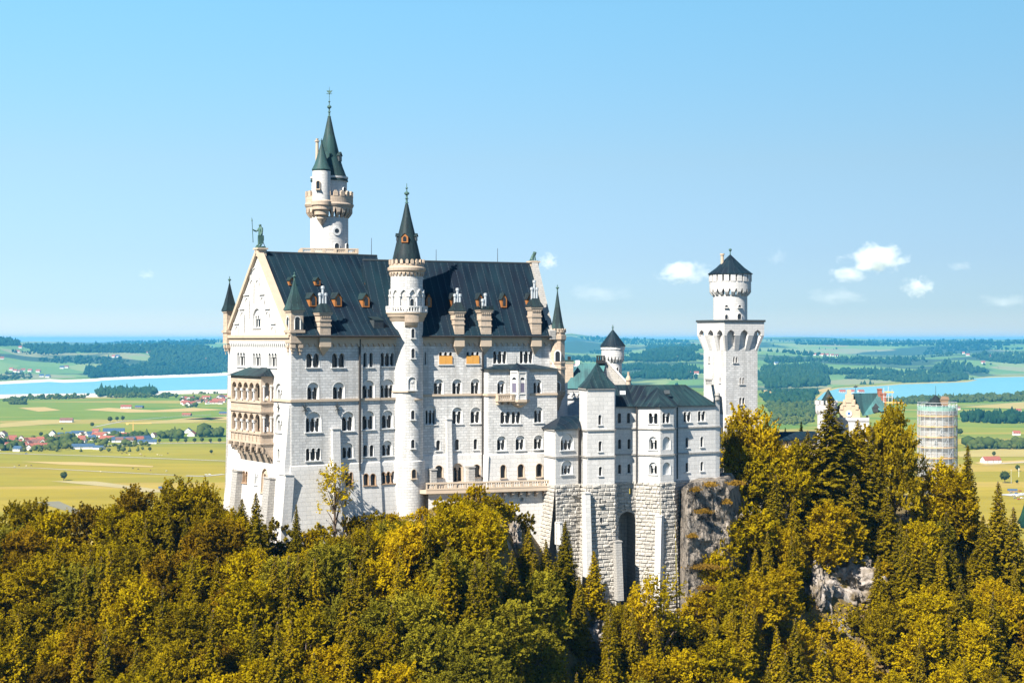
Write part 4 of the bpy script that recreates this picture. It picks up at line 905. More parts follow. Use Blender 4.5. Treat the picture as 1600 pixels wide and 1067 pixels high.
VV = [(-.28,0,.26),(-.12,0,.5),(.08,0,.78),(.2,0,1.0),(.34,0,1.1),(.48,0,1.04), (.16,.12,.6),(.26,.13,.3),(.28,.13,.04),(.4,.13,.03), (.16,-.12,.6),(.26,-.13,.3),(.28,-.13,.04),(.4,-.13,.03), (-.2,.2,.24),(.02,.22,.3),(-.1,.22,.05),(.1,.22,.04), (-.2,-.2,.24),(.02,-.22,.3),(-.1,-.22,.05),(.1,-.22,.04), (-.48,0,.1),(-.52,.2,.08)]
EE = [(0,1),(1,2),(2,3),(3,4),(4,5),(2,6),(6,7),(7,8),(8,9),(2,10),(10,11),(11,12),(12,13),(0,14),(14,15),(15,16),(16,17),(0,18),(18,19),(19,20),(20,21),(0,22),(22,23)]
RR = [.24,.23,.27,.26,.2,.1,.12,.08,.07,.07,.12,.08,.07,.07,.16,.12,.08,.07,.16,.12,.08,.07,.06,.05]
skin('body', [L3(*v) for v in VV], EE, [q * k for q in RR], BRONZE, ln)
m = MB(); m.box(bl + UP * .06, F2.U3(), F2.W3(), UP, .66, .5, .07); m.build('base', BRONZE, ln)
m = MB()                                                            # mane: tufts round the neck
for i in range(26):
    a = i * 2.4; rr_ = .22 + .05 * (i % 3); q = L3(.2 + .1 * math.cos(a * .7), rr_ * math.sin(a), 1.0 + rr_ * math.cos(a) * .9); m.tube(q, q + V((-.16, 0, -.22)) * k, .09 * k, .02 * k, 5)
m.build('mane', BRONZE, ln)

# ================================================================= terrace in front of the east block
ta, tb_, tc = F2.pt(F2.u_at(666, -3.2), -3.2), F2.pt(F2.u_at(772, -4.6), -4.6), F2.pt(F2.u_at(858, -5.4), -5.4)
td, te = F2.pt(U2E, -2.4), F2.pt(-1, .0)
zT0 = zz(757, ta[1]); te_ = thing('terrace', 'stone terrace with a balustrade along the foot of the palace', 'terrace', (*ta, zT0))
m = MB(); zT = zz(763, tb_[1]); plan = [ta, tb_, tc, td, te]; m.prism(plan, zT - .6, zT, True); m.build('deck', TAN, te_)
m = MB()
for (a, b) in ((ta, tb_), (tb_, tc)):
    p = Pan(a, b, 0.0); band(m, p, 0, p.w, zT, zT + .22, -.35, .05); band(m, p, 0, p.w, zT + .95, zT + 1.2, -.35, .08); n_ = round(p.w / 1.7)
    for k in range(n_ + 1): s_ = p.w * k / n_; band(m, p, max(0, s_ - .2), min(p.w, s_ + .2), zT + .2, zT + 1.0, -.3, .02)
    for k in range(n_ * 4): s_ = p.w * (k + .5) / (n_ * 4); band(m, p, s_ - .09, s_ + .09, zT + .2, zT + .97, -.22, -.06)
m.build('balustrade', TAN, te_)
m = MB(); p = Pan(tb_, tc, 0.0)
for k in range(7): s_ = .6 + (p.w - 1.2) * k / 6; band(m, p, s_ - .2, s_ + .2, zT - 1.1, zT - .6, -1.6, -.25); band(m, p, s_ - .2, s_ + .2, zT - 1.6, zT - 1.1, -1.6, -.8)
m.build('corbel', SAND, te_)
m = MB(); p2 = Pan(V(tb_) + (V(tb_) - V(tc)) * .25 + V((.4, 1.5)), V(tc) + V((.8, 1.6)), 0.0); hl = p2.at(815, 780); sq = rect(hl[0] - .3, hl[0] + .3, hl[1] - .3, hl[1] + .3)
fill(m, p2, [rect(0, p2.w, 150, zT - .3), sq]); strip(m, p2, sq, 0, -.6); fill(m, p2, [sq], -.6)
p3_ = Pan(V(ta) + V((.3, .8)), V(tb_) + V((.3, .8)), 0.0); fill(m, p3_, [rect(0, p3_.w, 160, zT - .3)]); m.build('supporting_wall', LIMESM, te_)

# ================================================================= the lower wing east of the palace, on a rough stone base
kw = thing('lower_wing', 'lower white wing of angular blocks on a tall rough stone base', 'castle wing', (*pp(990, 272), 152))
ZB = 176.0
PL = {'a0': pp(850.5, 268.0), 'a1': pp(867.8, 263.6), 'a2': pp(904.5, 266.4), 'b0': pp(905.2, 268.2), 'b1': pp(917.2, 264.2), 'b2': pp(960, 266.0), 'b3': pp(962, 270.5),
      'c0': pp(961.5, 269.6), 'c1': pp(995.2, 270.6), 'd0': pp(995.2, 270.0), 'd1': pp(1031.6, 268.0), 'd2': pp(1052.5, 269.6), 'd3': pp(1057, 272.2), 'e1': pp(1118, 276.0), 'e2': pp(1124.5, 276.6)}
m = MB(); zA, zBt, zC = zz(669.5, 266), zz(606, 266), zz(634.5, 271)
def kwall(a, b, ztop, lst):
    p = Pan(PL[a], PL[b], 0.0); hs = []
    for w in lst:
        k_ = w[6] if len(w) > 6 else {}
        h = window(kw, p, *w[:6], **k_)
        if inside(h, 0, p.w, ZB, ztop): hs.append(h)
    fill(m, p, [rect(0, p.w, ZB, ztop)] + hs)
    for y in (671, 712):
        z = zz(y, 267); 
        if z < ztop - .5: course(kw, GREYST, 'string_course', p, -.04, p.w + .04, z - .13, z + .13, 0, .2)
    course(kw, GREYST, 'cornice', p, -.04, p.w + .04, ztop - .25, ztop + .02, 0, .22); return p
kwall('a0', 'a1', zA, [])
kwall('a1', 'a2', zA, [(876,896,677.5,703,3,1),(877,894.6,719,741,3,1)])
kwall('b0', 'b1', zBt, [])
kwall('b1', 'b2', zBt, [(934.8,940,648,663.5,1,0),(935.2,940.4,689,705,1,0),(935.6,940.8,729,743,1,0)])
kwall('b2', 'b3', zBt, [])
kwall('c0', 'c1', zC, [(965,970.6,645,661,1,0),(979.4,985,645,661,1,0),(965.6,970.8,686,701.5,1,0),(980.4,985.4,685.5,701.5,1,0),(965.6,970.8,725.5,740,1,0),(980.4,985.4,724.5,739,1,0)])
kwall('d0', 'd1', zC, [(1013.5,1027.5,645,662,2,0),(1014,1026.5,682,702.5,2,1),(1014,1026.5,722,740.5,2,1)])
kwall('d1', 'd2', zC, [(1035,1047,645,661,2,0),(1035,1047.5,682,702.5,1,2),(1035,1047.5,722,741.5,1,2)])
kwall('d2', 'd3', zC, [])
kwall('d3', 'e1', zC, [(1068,1079.5,643,659,2,0),(1090.5,1102,642,658,2,0),(1071.2,1076,683,699,1,0),(1094.4,1099,682,698,1,0),(1071.2,1076,722.5,737,1,0),(1094.4,1099,721,735.5,1,0)])
p = kwall('e1', 'e2', zC + 1.0, []); m.face([V((*PL['e2'], ZB)), V((PL['e2'][0] + .5, PL['e2'][1] + 9, ZB)), V((PL['e2'][0] + .5, PL['e2'][1] + 9, zC)), V((*PL['e2'], zC))])
m.build('wall', LIMESM, kw)
m = MB(); q = pp(1121, 276.2); m.lathe(q[0], q[1], [(.42, zC + .9), (.42, zC + 1.3), (.3, zC + 1.35), (.48, zC + 1.6), (.46, zC + 1.95), (.2, zC + 2.2), (0, zC + 2.25)], 10); m.build('ball_finial', GREYST, kw)
# roofs
m = MB(); o_ = .35
def ov(k_, dx, dy, z): return V((PL[k_][0] + dx, PL[k_][1] + dy, z))
zar = zz(650, 270); A0, A1, A2 = ov('a0', -.5, 0, zA), ov('a1', -.1, -.5, zA), ov('a2', .3, -.5, zA); T0, T1 = pz(876, 650, 269.5), pz(906, 650, 269.5)
m.face([A1, A2, T1, T0]); m.face([A0, A1, T0]); m.face([A0, T0, T1, V((T1.x, 274, zar)), V((A0.x, 274, zA))]); m.build('lean_to_roof', SLATE, kw)
m = MB(); ap = pz(933, 566, 268.0); lv = [(1.10, 0), (.70, .30), (.36, .62), (.14, .86), (0.0, 1.0)]
bb = [PL['b0'], PL['b1'], PL['b2'], (PL['b3'][0], PL['b3'][1] + 1.0), (PL['b0'][0] + .3, 272.5)]; cx_ = (ap.x, ap.y + .3)
def rg(s_, t): return [V((cx_[0] + (q[0] - cx_[0]) * s_, cx_[1] + (q[1] - cx_[1]) * s_, zBt + (ap.z - zBt) * t)) for q in bb]
for (s0_, t0_), (s1_, t1_) in zip(lv[:-1], lv[1:]):
    A, Bq = rg(s0_, t0_), rg(s1_, t1_)
    for i in range(5): j = (i + 1) % 5; m.face([A[i], A[j], Bq[j], Bq[i]] if s1_ > 0 else [A[i], A[j], ap])
m.build('pavilion_roof', COPPERD, kw)
m = MB(); R0, R1 = pz(958, 601, 277), pz(1071, 601, 280.5)
c0, d0, d1, d2, d3, e1 = ov('c0', 0, -.4, zC), ov('d0', -.2, -.4, zC), ov('d1', 0, -.5, zC), ov('d2', .3, -.4, zC), ov('d3', .2, -.4, zC), ov('e1', 0, -.4, zC)
Rm = lerp(R0, R1, (1000 - 958) / 113)
m.face([c0, d0, Rm, R0]); m.face([d3, e1, R1]); Rb = lerp(R0, R1, .62)
m.face([d0, d3, R1, Rm]); e9 = ov('e1', 1.0, 9, zC); m.face([e1, e9, R1]); m.face([e9, V((c0.x, e9.y - 4, zC)), R0, R1]); m.build('roof', COPPERD, kw)
m = MB(); ap = pz(1027, 604.5, 274.5)
for a, b in ((d0 + V((-.3, 0, .02)), d1), (d1, d2), (d2, d3 + V((.2, .2, .02)))): m.face([a, b, ap])
m.face([d0 + V((-.3, 0, .02)), ap, R0 + V((2.6, 0, 0))]); m.build('bay_roof', COPPERD, kw)
m = MB(); a, b, c, d = pz(1098, 622, 277), pz(1116, 631, 275.8), pz(1125, 632, 281), pz(1110, 600, 282.5)   # parapet gable at the east end with its cap
th = V((.45, .1, 0)); g0 = [pz(1117, 636, 276.1), V((PL['e2'][0] + .3, PL['e2'][1] + 9, zC)), pz(1111, 601, 281)]
m.face([q + th for q in g0]); m.face(g0[::-1]); m.face([g0[0], g0[0] + th, g0[2] + th, g0[2]]); m.face([g0[2], g0[2] + th, g0[1] + th, g0[1]]); m.build('parapet_gable', SLATE, kw)
m = MB(); q = pz(1107.5, 597, 281); m.box(q, V((1, 0, 0)), V((0, 1, 0)), UP, .5, .5, .5); m.box(q + UP * .5, V((1, 0, 0)), V((0, 1, 0)), UP, .65, .65, .12); m.build('gable_block', GREYST, kw)
for (x, y0, y1, Y) in ((904.3, 668, 880, 265.6), (994.6, 636, 760, 269.6), (1058.5, 632, 748, 272)):
    m = MB(); m.tube(pz(x, y1 if y1 < 760 else 755, Y), pz(x, y0, Y), .11, .11, 6); m.build('downpipe', PIPE, kw)
for (x, y) in ((973, 614), (979, 621), (1042, 613)):
    m = MB(); q = pz(x, y, 274.0); m.box(q, V((1, .1, 0)), V((0, .6, .8)), V((0, -.8, .6)), .5, .4, .12); m.build('roof_hatch', IRON if y != 614 else ZINC, kw)
# rough stone base: separate blocks with real relief
ZG = 148.0
def rough(mb, p, s0, s1, t0, t1, rh=.62, bw=1.15, seed=0, skip=None):
    rd = random.Random(seed); t = t1; row = 0
    while t > t0:
        ta_ = max(t - rh, t0); s_ = s0 - (bw * .5 if row % 2 else 0)
        while s_ < s1 - .02:
            w = bw * rd.uniform(.75, 1.3); a, b = max(s_, s0), min(s_ + w, s1); s_ += w
            if b - a < .12 or (skip and skip((a + b) / 2, (t + ta_) / 2)): continue
            d = rd.uniform(.06, .26); g = .035; i_ = min(.16, (b - a) * .25)
            o4 = [p.p(a + g, ta_ + g, 0), p.p(b - g, ta_ + g, 0), p.p(b - g, t - g, 0), p.p(a + g, t - g, 0)]
            j4 = [p.p(a + i_, ta_ + .14, d * rd.uniform(.6, 1.2)), p.p(b - i_, ta_ + .14, d * rd.uniform(.6, 1.2)), p.p(b - i_, t - .14, d * rd.uniform(.6, 1.2)), p.p(a + i_, t - .14, d * rd.uniform(.6, 1.2))]
            mb.face(j4)
            for q in range(4): w_ = (q + 1) % 4; mb.face([o4[q], o4[w_], j4[w_], j4[q]])
        t = ta_; row += 1
rb_ = MB()
for (a, b, bt) in (('a0', 'a1', .10), ('a1', 'a2', .03), ('b0', 'b1', .05), ('b1', 'b2', .03), ('b2', 'b3', .02), ('d0', 'd1', .025), ('d1', 'd2', .025), ('d2', 'd3', .03)):
    dv = (V(PL[b]) - V(PL[a])).normalized(); nv = V((dv.y, -dv.x)) * .1
    p = Pan(V(PL[a]) + nv, V(PL[b]) + nv, ZB, bt); tb = p.tz(ZG); fill(rb_, p, [rect(-.1, p.w + .1, tb, 0)]); rough(rb_, p, -.1, p.w + .1, tb, 0, seed=hash(a) % 97)
    rb_.face([p.p(-.1, 0), p.p(p.w + .1, 0), p.p(p.w + .1, .02, -.3), p.p(-.1, .02, -.3)])
p = Pan(PL['c0'], PL['c1'], 0.0); sA, tA = p.at(967, 812); sB, _ = p.at(993.2, 812); ra_ = (sB - sA) / 2; arch_ = [(sA, ZG), (sB, ZG)] + arc((sA + sB) / 2, p.at(980, 799)[1] - ra_, ra_, 12)
slit = rect(*[p.at(x, 764)[0] for x in (983, 987)], *[p.at(985, y)[1] for y in (772, 763)])
fill(rb_, p, [rect(0, p.w, ZG - .5, ZB), arch_, slit]); strip(rb_, p, arch_, 0, -4.5); strip(rb_, p, slit, 0, -.8)
cs = (sA + sB) / 2; tsp = p.at(980, 799)[1] - ra_
rough(rb_, p, 0, p.w, ZG, ZB, seed=5, skip=lambda s_, t_: (abs(s_ - cs) < ra_ + .25 and t_ < tsp) or math.hypot(s_ - cs, t_ - tsp) < ra_ + .35 or abs(s_ - slit[0][0] - .2) < .7 and abs(t_ - slit[0][1] - .4) < .9)
pb_ = Pan(p.p(sA - .2, 0, -4.5).to_2d(), p.p(sB + .2, 0, -4.5).to_2d(), 0.0); fill(rb_, pb_, [rect(0, pb_.w, ZG, ZB)])
p = Pan(PL['d3'], PL['e1'], ZB, 0.0); fill(rb_, p, [rect(0, p.w, ZG - ZB, 0)]); rough(rb_, p, 0, p.w, -20, 0, seed=9)
rb_.build('rough_base', RUST, kw)
def bbut(a, b, x0, x1, yt, yb, d0, d1, mat=LIMESM):
    dv = (V(PL[b]) - V(PL[a])).normalized(); nv = V((dv.y, -dv.x)) * .1; p = Pan(V(PL[a]) + nv, V(PL[b]) + nv, 0.0); xm = (x0 + x1) / 2; t1, t0 = p.at(xm, yt)[1], p.at(xm, yb)[1]
    s0, s1 = p.at(x0, yt)[0], p.at(x1, yt)[0]; q = MB(); f = [p.p(s0, t0, d1), p.p(s1, t0, d1), p.p(s1, t1, d0), p.p(s0, t1, d0)]; g = [p.p(s0, t0, -.3), p.p(s1, t0, -.3), p.p(s1, t1, -.3), p.p(s0, t1, -.3)]
    q.face(f); q.face([g[0], f[0], f[3], g[3]]); q.face([f[1], g[1], g[2], f[2]]); q.face([f[3], f[2], g[2], g[3]]); q.box(p.p((s0+s1)/2, t1 + .08, d0 / 2), p.sd, p.td, p.n, (s1 - s0) / 2 + .08, .1, d0 / 2 + .12); q.build('buttress', mat, kw)
bbut('b1', 'b2', 911, 919, 770, 900, .9, 1.8); bbut('b1', 'b2', 956.5, 966, 845, 935, 1.3, 2.2, GREYST); bbut('d0', 'd1', 1027.5, 1036.5, 806, 930, .8, 1.6); bbut('a1', 'a2', 868.5, 872.5, 816, 850, 1.0, 1.4)
for (a, b, x, y0, y1, w) in (('b1','b2',937.8,778,788,4),('b1','b2',938.6,808,818,4),('a1','a2',895.5,763,772,4)):
    dv = (V(PL[b]) - V(PL[a])).normalized(); nv = V((dv.y, -dv.x)) * .1; p = Pan(V(PL[a]) + nv, V(PL[b]) + nv, ZB, .03); window(kw, p, x - w/2, x + w/2, y0, y1, 1, 0, GREYST, proud=1, name='slit_window')

# ================================================================= green-roofed hall, small round turret, chimneys behind the lower wing
hl_ = thing('hall', 'hall with a green copper roof and grey gable, half hidden behind the square stair block', 'castle hall', (*pp(930, 303), 172))
YH = 303.0; Zh = lambda y, Y=YH: zz(y, Y); m = MB()
A, Bq, C, D = pz(881, 607, 297), pz(936, 607, 297), pz(946.5, 567.5, 304), pz(906.5, 567, 304); A2_, B2_ = V((A.x, 311, A.z)), V((C.x + 3.6, 311, A.z - 0)); 
m.face([A, Bq, C, D]); m.face([A2_, A, D]); m.face([B2_, A2_, D, C]); m.build('roof', COPPERL, hl_)
m = MB(); q = [pz(884, 606, 297.6), pz(936, 606, 297.6)]; p = Pan(q[0].to_2d(), q[1].to_2d(), 0.0); fill(m, p, [rect(0, p.w, 170, A.z)]); band(m, p, 0, p.w, A.z - 1.9, A.z - 1.6, 0, .3); band(m, p, 0, p.w, A.z - .5, A.z, 0, .35)
p2 = Pan((q[0].x, 311), q[0].to_2d(), 0.0); fill(m, p2, [rect(0, p2.w, 170, A.z)]); scallop(m, p, 0, p.w, A.z - .5, .9, .22, 1.1); m.build('wall', LIMEW, hl_)
q_ = Pan(pp(858, 272), pp(887, 296), 0.0); fb = MB(); fill(fb, q_, [rect(0, q_.w, 165, zz(600, 285))]); fb.build('connecting_wall', LIMEW, hl_)
window(hl_, p, 899, 905, 630, 648, 1, 0); window(hl_, p, 886, 892, 630, 648, 1, 0)
m = MB(); g = [pz(936, 607, 297), pz(981, 604, 302), pz(948, 566, 304.2)]; th = V((.2, 1.1, 0)); g2 = [v - V((0, .25, 0)) for v in g]; g2[0].z -= 6; g2[1].z -= 6
gg = [g2[0], g2[1], pz(981, 600, 301.8), pz(949.5, 566, 304), pz(945.5, 566, 304)]; m.face(gg); gb = [v + V((0, 1.0, 0)) for v in gg]; m.face(gb[::-1])
for i in range(5): j = (i + 1) % 5; m.face([gg[i], gb[i], gb[j], gg[j]])
m.build('gable', GREYST, hl_)
m = MB(); a, b = gg[2], gg[3]; d = (b - a).normalized(); m.box((a + b) / 2 + V((0, .4, .12)), d, V((0, 1, 0)), d.cross(V((0, 1, 0))), (b - a).length / 2 + .3, .75, .16); m.build('gable_coping', LIMEW, hl_)
m = MB(); q = pz(938.5, 567, 303.5)
m.box(q + UP * .2, V((1, 0, 0)), V((0, 1, 0)), UP, .85, .5, .3)
for i in range(4): c = q + V((-.65 + .43 * i, 0, 0)); m.tube(c + UP * .3, c + UP * 1.15, .14, .14, 8); m.tube(c + UP * 1.15, c + UP * 1.4, .2, .2, 8)
m.build('chimney', BLACK, hl_)
m = MB(); YC = 300.0; q0 = pp(889.5, YC); k_ = YC / F; m.abox(q0[0] - 6.2 * k_, q0[0] + 6.2 * k_, YC, YC + 1.6, 172, Zh(568, YC)); m.abox(q0[0] - 7.3 * k_, q0[0] + 7.3 * k_, YC - .15, YC + 1.75, Zh(567, YC), Zh(565.5, YC)); chm = m.build('chimney', SAND, hl_)
m = MB(); m.abox(q0[0] - 7 * k_, q0[0] + 7 * k_, YC - .1, YC + 1.7, Zh(565.5, YC), Zh(562.5, YC)); m.build('chimney_roof', COPPER, chm); m = MB(); m.abox(q0[0] - 2.4 * k_, q0[0] + 2.4 * k_, YC + .5, YC + 1.0, Zh(563, YC), Zh(557, YC)); m.build('chimney_pot', BLACK, chm)
m = MB(); q = pz(902.5, 567, 304); m.box(q, V((1, 0, 0)), V((0, 1, 0)), UP, .4, .4, .5); m.build('ridge_block', WHITE, hl_)
m = MB(); q = pz(982, 603, 298); m.lathe(q.x, q.y, [(.42, q.z - 1.0), (.42, q.z + .9), (.55, q.z + 1.0), (.55, q.z + 1.2), (.35, q.z + 1.7), (.2, q.z + 2.0), (.24, q.z + 2.6), (0, q.z + 2.65)], 12); m.build('round_chimney', SAND, hl_)
YR = 312.0; cR = pp(957.5, YR); kR = YR / F; Z = lambda y: zz(y, YR); r = 14.0 * kR
rt = thing('round_turret', 'small round white turret with a dark pointed roof rising behind the green-roofed hall', 'tower', (*cR, 172))
m = MB(); m.lathe(*cR, [(r, 172), (r, Z(566))], 40); m.build('shaft', LIMEW, rt, smooth=True)
m = MB(); machic(m, cR, r, 17.8 * kR, Z(568), Z(555), 20); m.lathe(*cR, [(17.8 * kR, Z(555.5)), (17.8 * kR, Z(545)), (r, Z(545))], 40)
for k in range(16): radbox(m, cR, math.tau * k / 16, 17.3 * kR, Z(543), .45, .18, .36)
m.lathe(*cR, [(r * 1.05, Z(546)), (r * 1.05, Z(539))], 32); m.build('parapet', LIMEW, rt)
cone(rt, cR, [(20.5 * kR, Z(541)), (14.5 * kR, Z(533)), (7 * kR, Z(523)), (.08, Z(515))], SLATE); finial(rt, cR, Z(517), Z(506.5), .6); twin(rt, cR, r, 962.5, 965.5, 574, 583)

# ================================================================= square tower
YQ = 316.0; qa = pp(1134, YQ); FQ = Fr(qa, 26.0); SQ = FQ.u_at(1183.6); SW = FQ.v_at(1099.6); Zq = lambda y: zz(y, YQ)
sq_ = thing('square_tower', 'tall square white tower carrying a round drum with a dark cone roof', 'tower', (*FQ.pt(SQ / 2, SW / 2), 166))
m = MB(); pS_ = Pan(FQ.pt(0, 0), FQ.pt(SQ, 0), 0.0); pW_ = Pan(FQ.pt(0, SW), FQ.pt(0, 0), 0.0); z0, z1 = 166, Zq(546)
hs = []
for w in ((1145.5,1148,557.5,566.5),(1149.8,1152.3,557.5,566.5),(1155.5,1158,590,600),(1160,1162.5,590,600),(1155,1158.6,621,632),(1160,1163.6,621,632)):
    h = window(sq_, pS_, *w, 1, 0, LIMEW, deep=.35); 
    if inside(h, 0, pS_.w, z0, z1): hs.append(h)
fill(m, pS_, [rect(0, SQ, z0, z1)] + hs); hs = []
for w in ((1107.3,1109.3,557,566),(1124.5,1126.3,590,598)):
    h = window(sq_, pW_, *w, 1, 0, LIMEW, deep=.3)
    if inside(h, 0, pW_.w, z0, z1): hs.append(h)
fill(m, pW_, [rect(0, SW, z0, z1)] + hs)
m.face([FQ.p3(SQ, 0, z0), FQ.p3(SQ, SW, z0), FQ.p3(SQ, SW, z1), FQ.p3(SQ, 0, z1)]); m.face([FQ.p3(SQ, SW, z0), FQ.p3(0, SW, z0), FQ.p3(0, SW, z1), FQ.p3(SQ, SW, z1)])
m.build('shaft', GREYST if False else LIME, sq_)
m = MB(); ex = .95; zf, zm, ztp = Zq(548), Zq(524), Zq(503); cn = [(0, 0), (SQ, 0), (SQ, SW), (0, SW)]; cx4 = [(-ex, -ex), (SQ + ex, -ex), (SQ + ex, SW + ex), (-ex, SW + ex)]
for i in range(4):
    j = (i + 1) % 4; a, b, A_, B_ = FQ.p3(*cn[i], 0), FQ.p3(*cn[j], 0), FQ.p3(*cx4[i], 0), FQ.p3(*cx4[j], 0); p = Pan(A_.to_2d(), B_.to_2d(), 0.0); n3 = 3; wd = p.w / n3; hl2 = []; outline = [(0, zm), (p.w, zm), (p.w, ztp), (0, ztp)]
    bot = [(0, zm)]
    for k in range(n3):                                             # pointed arches between the corbel piers
        c = wd * (k + .5); hw = wd * .30; zt_ = Zq(515)
        bot += [(c - hw, zm), (c - hw, zm + (zt_ - zm) * .2), (c - hw * .72, zm + (zt_ - zm) * .62), (c, zt_), (c + hw * .72, zm + (zt_ - zm) * .62), (c + hw, zm + (zt_ - zm) * .2), (c + hw, zm)]
    bot.append((p.w, zm)); fill(m, p, [bot + [(p.w, ztp), (0, ztp)]])
    for q in range(len(bot) - 1): m.face([p.p(*bot[q], 0), p.p(*bot[q], -ex), p.p(*bot[q+1], -ex), p.p(*bot[q+1], 0)])
    pin = Pan(a.to_2d(), b.to_2d(), 0.0); fill(m, pin, [rect(0, pin.w, zf - 1, ztp)], -.02)
    for k in range(n3 + 1):                                         # the piers, sloping back to the shaft
        c0_ = 0 if k == 0 else wd * k - wd * .20; c1_ = p.w if k == n3 else wd * k + wd * .20
        lo0, lo1 = max(c0_ - ex, 0), min(max(c1_ - ex, 0), pin.w)
        lo0 = min(max(0, (c0_ / p.w) * pin.w), pin.w); lo1 = (c1_ / p.w) * pin.w
        t0_, t1_ = p.p(c0_, zm), p.p(c1_, zm); f0, f1 = pin.p(lo0, zf, .02), pin.p(lo1, zf, .02); g0_, g1_ = pin.p(lo0, zm, 0), pin.p(lo1, zm, 0)
        m.face([f0, f1, t1_, t0_]); m.face([f0, t0_, g0_]); m.face([f1, g1_, t1_])
m.build('corbelled_head', LIMEW, sq_)
m = MB(); p_ = [FQ.pt(-ex - .2, -ex - .2), FQ.pt(SQ + ex + .2, -ex - .2), FQ.pt(SQ + ex + .2, SW + ex + .2), FQ.pt(-ex - .2, SW + ex + .2)]; m.prism(p_, ztp, ztp + .42, True); m.build('platform', IRON, sq_)
cQ = FQ.pt(SQ / 2, SW / 2); YD = cQ[1]; kD = YD / F; cQ = pp(1141, YD); Z = lambda y: zz(y, YD); r = 26.4 * kD
m = MB(); m.lathe(*cQ, [(r, ztp), (r, Z(461))], 48); m.build('drum', LIMEW, sq_, smooth=True)
m = MB(); machic(m, cQ, r, 32.3 * kD, Z(463.5), Z(450), 20); m.lathe(*cQ, [(32.3 * kD, Z(450.5)), (32.3 * kD, Z(440)), (r, Z(440))], 48)
for k in range(20): radbox(m, cQ, math.tau * k / 20, 31.6 * kD, Z(434.5), .48, .2, .75)
m.lathe(*cQ, [(r * 1.05, Z(442)), (r * 1.05, Z(427))], 40); m.lathe(*cQ, [(32.3 * kD, Z(430)), (32.3 * kD, Z(427.5))], 40); m.build('parapet', LIMEW, sq_)
rfq = cone(sq_, cQ, [(34.8 * kD, Z(429)), (34.8 * kD, Z(428)), (22 * kD, Z(418.5)), (10 * kD, Z(407)), (.1, Z(398))], SLATE); m = MB(); m.lathe(*cQ, [(.12, Z(399)), (.1, Z(393)), (.3, Z(391.5)), (.3, Z(389.5)), (0, Z(388))], 10); m.build('finial', BRONZE, rfq)
m = MB(); q = pp(1128.5, YD - .6); m.tube((*q, Z(418)), (*q, Z(399)), .32, .32, 8); m.tube((*q, Z(399)), (*q, Z(396.5)), .46, .46, 8); m.build('chimney', TAN, rfq)
for (x0, x1, a, b) in ((1133.2,1137.8,476.5,480),(1152.8,1157.4,476.5,480)): twin(sq_, cQ, r, x0, x1, a, b, 1, 0, LIMEW)
for (x0, x1, a, b) in ((1133.2,1137.6,491.5,499),(1151.8,1157.6,490,499)): twin(sq_, cQ, r, x0, x1, a, b, 1, 0, LIMEW)
m = MB(); b0 = FQ.p3(-.9, -.9, 0); zt_ = Zq(650); q = [(-1.0, -1.0), (SQ + .6, -1.0), (SQ + .6, SW), (-1.0, SW)]; m.prism([FQ.pt(*a) for a in q], 160, zt_ - 1.2, top=False)
for i in range(2): a, b = FQ.p3(*q[i], zt_ - 1.2), FQ.p3(*q[i + 1], zt_ - 1.2)
c4 = [(0, 0), (SQ, 0), (SQ, SW), (0, SW)]
for i in range(4): j = (i + 1) % 4; m.face([FQ.p3(*q[i], zt_ - 1.2), FQ.p3(*q[j], zt_ - 1.2), FQ.p3(*c4[j], zt_ + .3), FQ.p3(*c4[i], zt_ + .3)])
m.build('plinth', LIMEW, sq_); window(sq_, Pan(FQ.pt(-1, -1), FQ.pt(SQ + .6, -1), 0.0), 1145, 1152, 655, 672, 1, 0, proud=1)
m = MB(); a, b = pp(1117, 305), pp(1141, 313); p = Pan(pp(1112, 300), pp(1130, 306), 0.0); fill(m, p, [rect(0, p.w, 160, zz(648, 303))]); a = p.p(0, zz(648, 303)); b = p.p(p.w, zz(648, 303)); c = pz(1128, 620, 311); d_ = pz(1116, 614, 308); m.cur = 1; m.face([a, b, c, d_]); m.build('link_building', [LIMEW, SLATE], sq_)

# ================================================================= low gallery, gatehouse, scaffolded tower
YG = 326.0; Zg = lambda y, Y=YG: zz(y, Y)
gl = thing('gallery', 'long low gallery building with a flat dark roof between square tower and gatehouse', 'building', (*pp(1240, YG), 166))
m = MB(); a, b = pp(1196, YG), pp(1282, YG + 4); p = Pan(a, b, 0.0); zr = Zg(687, YG); fill(m, p, [rect(0, p.w, 160, zr)]); m.build('wall', CREAM, gl)
m = MB(); q0, q1 = p.p(-.3, zr, .5), p.p(p.w + .3, zr, .5); u_ = V((0, 4.5, Zg(675, YG + 4) - zr)); m.face([q0, q1, q1 + u_, q0 + u_]); m.face([q1 - UP * .3, q0 - UP * .3, q0, q1][::-1]); m.build('roof', SLATE, gl)
for k in range(4): x = 1210 + 18 * k; window(gl, p, x, x + 3.4, 690, 697, 1, 0, TAN, proud=1)
gh = thing('gatehouse', 'cream brick gatehouse with a stepped gable, clock and green copper roof', 'gatehouse', (*pp(1330, 328), 163))
YA = 328.0; Z = lambda y, Y=YA: zz(y, Y); kA = YA / F; p = Pan(pp(1308.5, YA), pp(1348, YA - 1.0), 0.0)
X_ = lambda x: p.at(x, 640)[0]; steps = [(1308.5, 648), (1311.5, 636), (1315, 629), (1318, 622.5), (1321.5, 615), (1324.5, 608)]
ol = [(0, Z(662)), (p.w, Z(662))]; right = []; left = []
xs = [1308.5, 1311.5, 1314.5, 1317.5, 1320.5, 1323]; ys = [652, 639, 631.5, 624, 616, 608.5]
for i in range(6): left.append((X_(xs[i]), Z(ys[i]))); 
for i in range(5): pass
poly = [(0, Z(664))] + [(p.w, Z(664))]; xr = [1348, 1344, 1340, 1336.5, 1333.5, 1330]
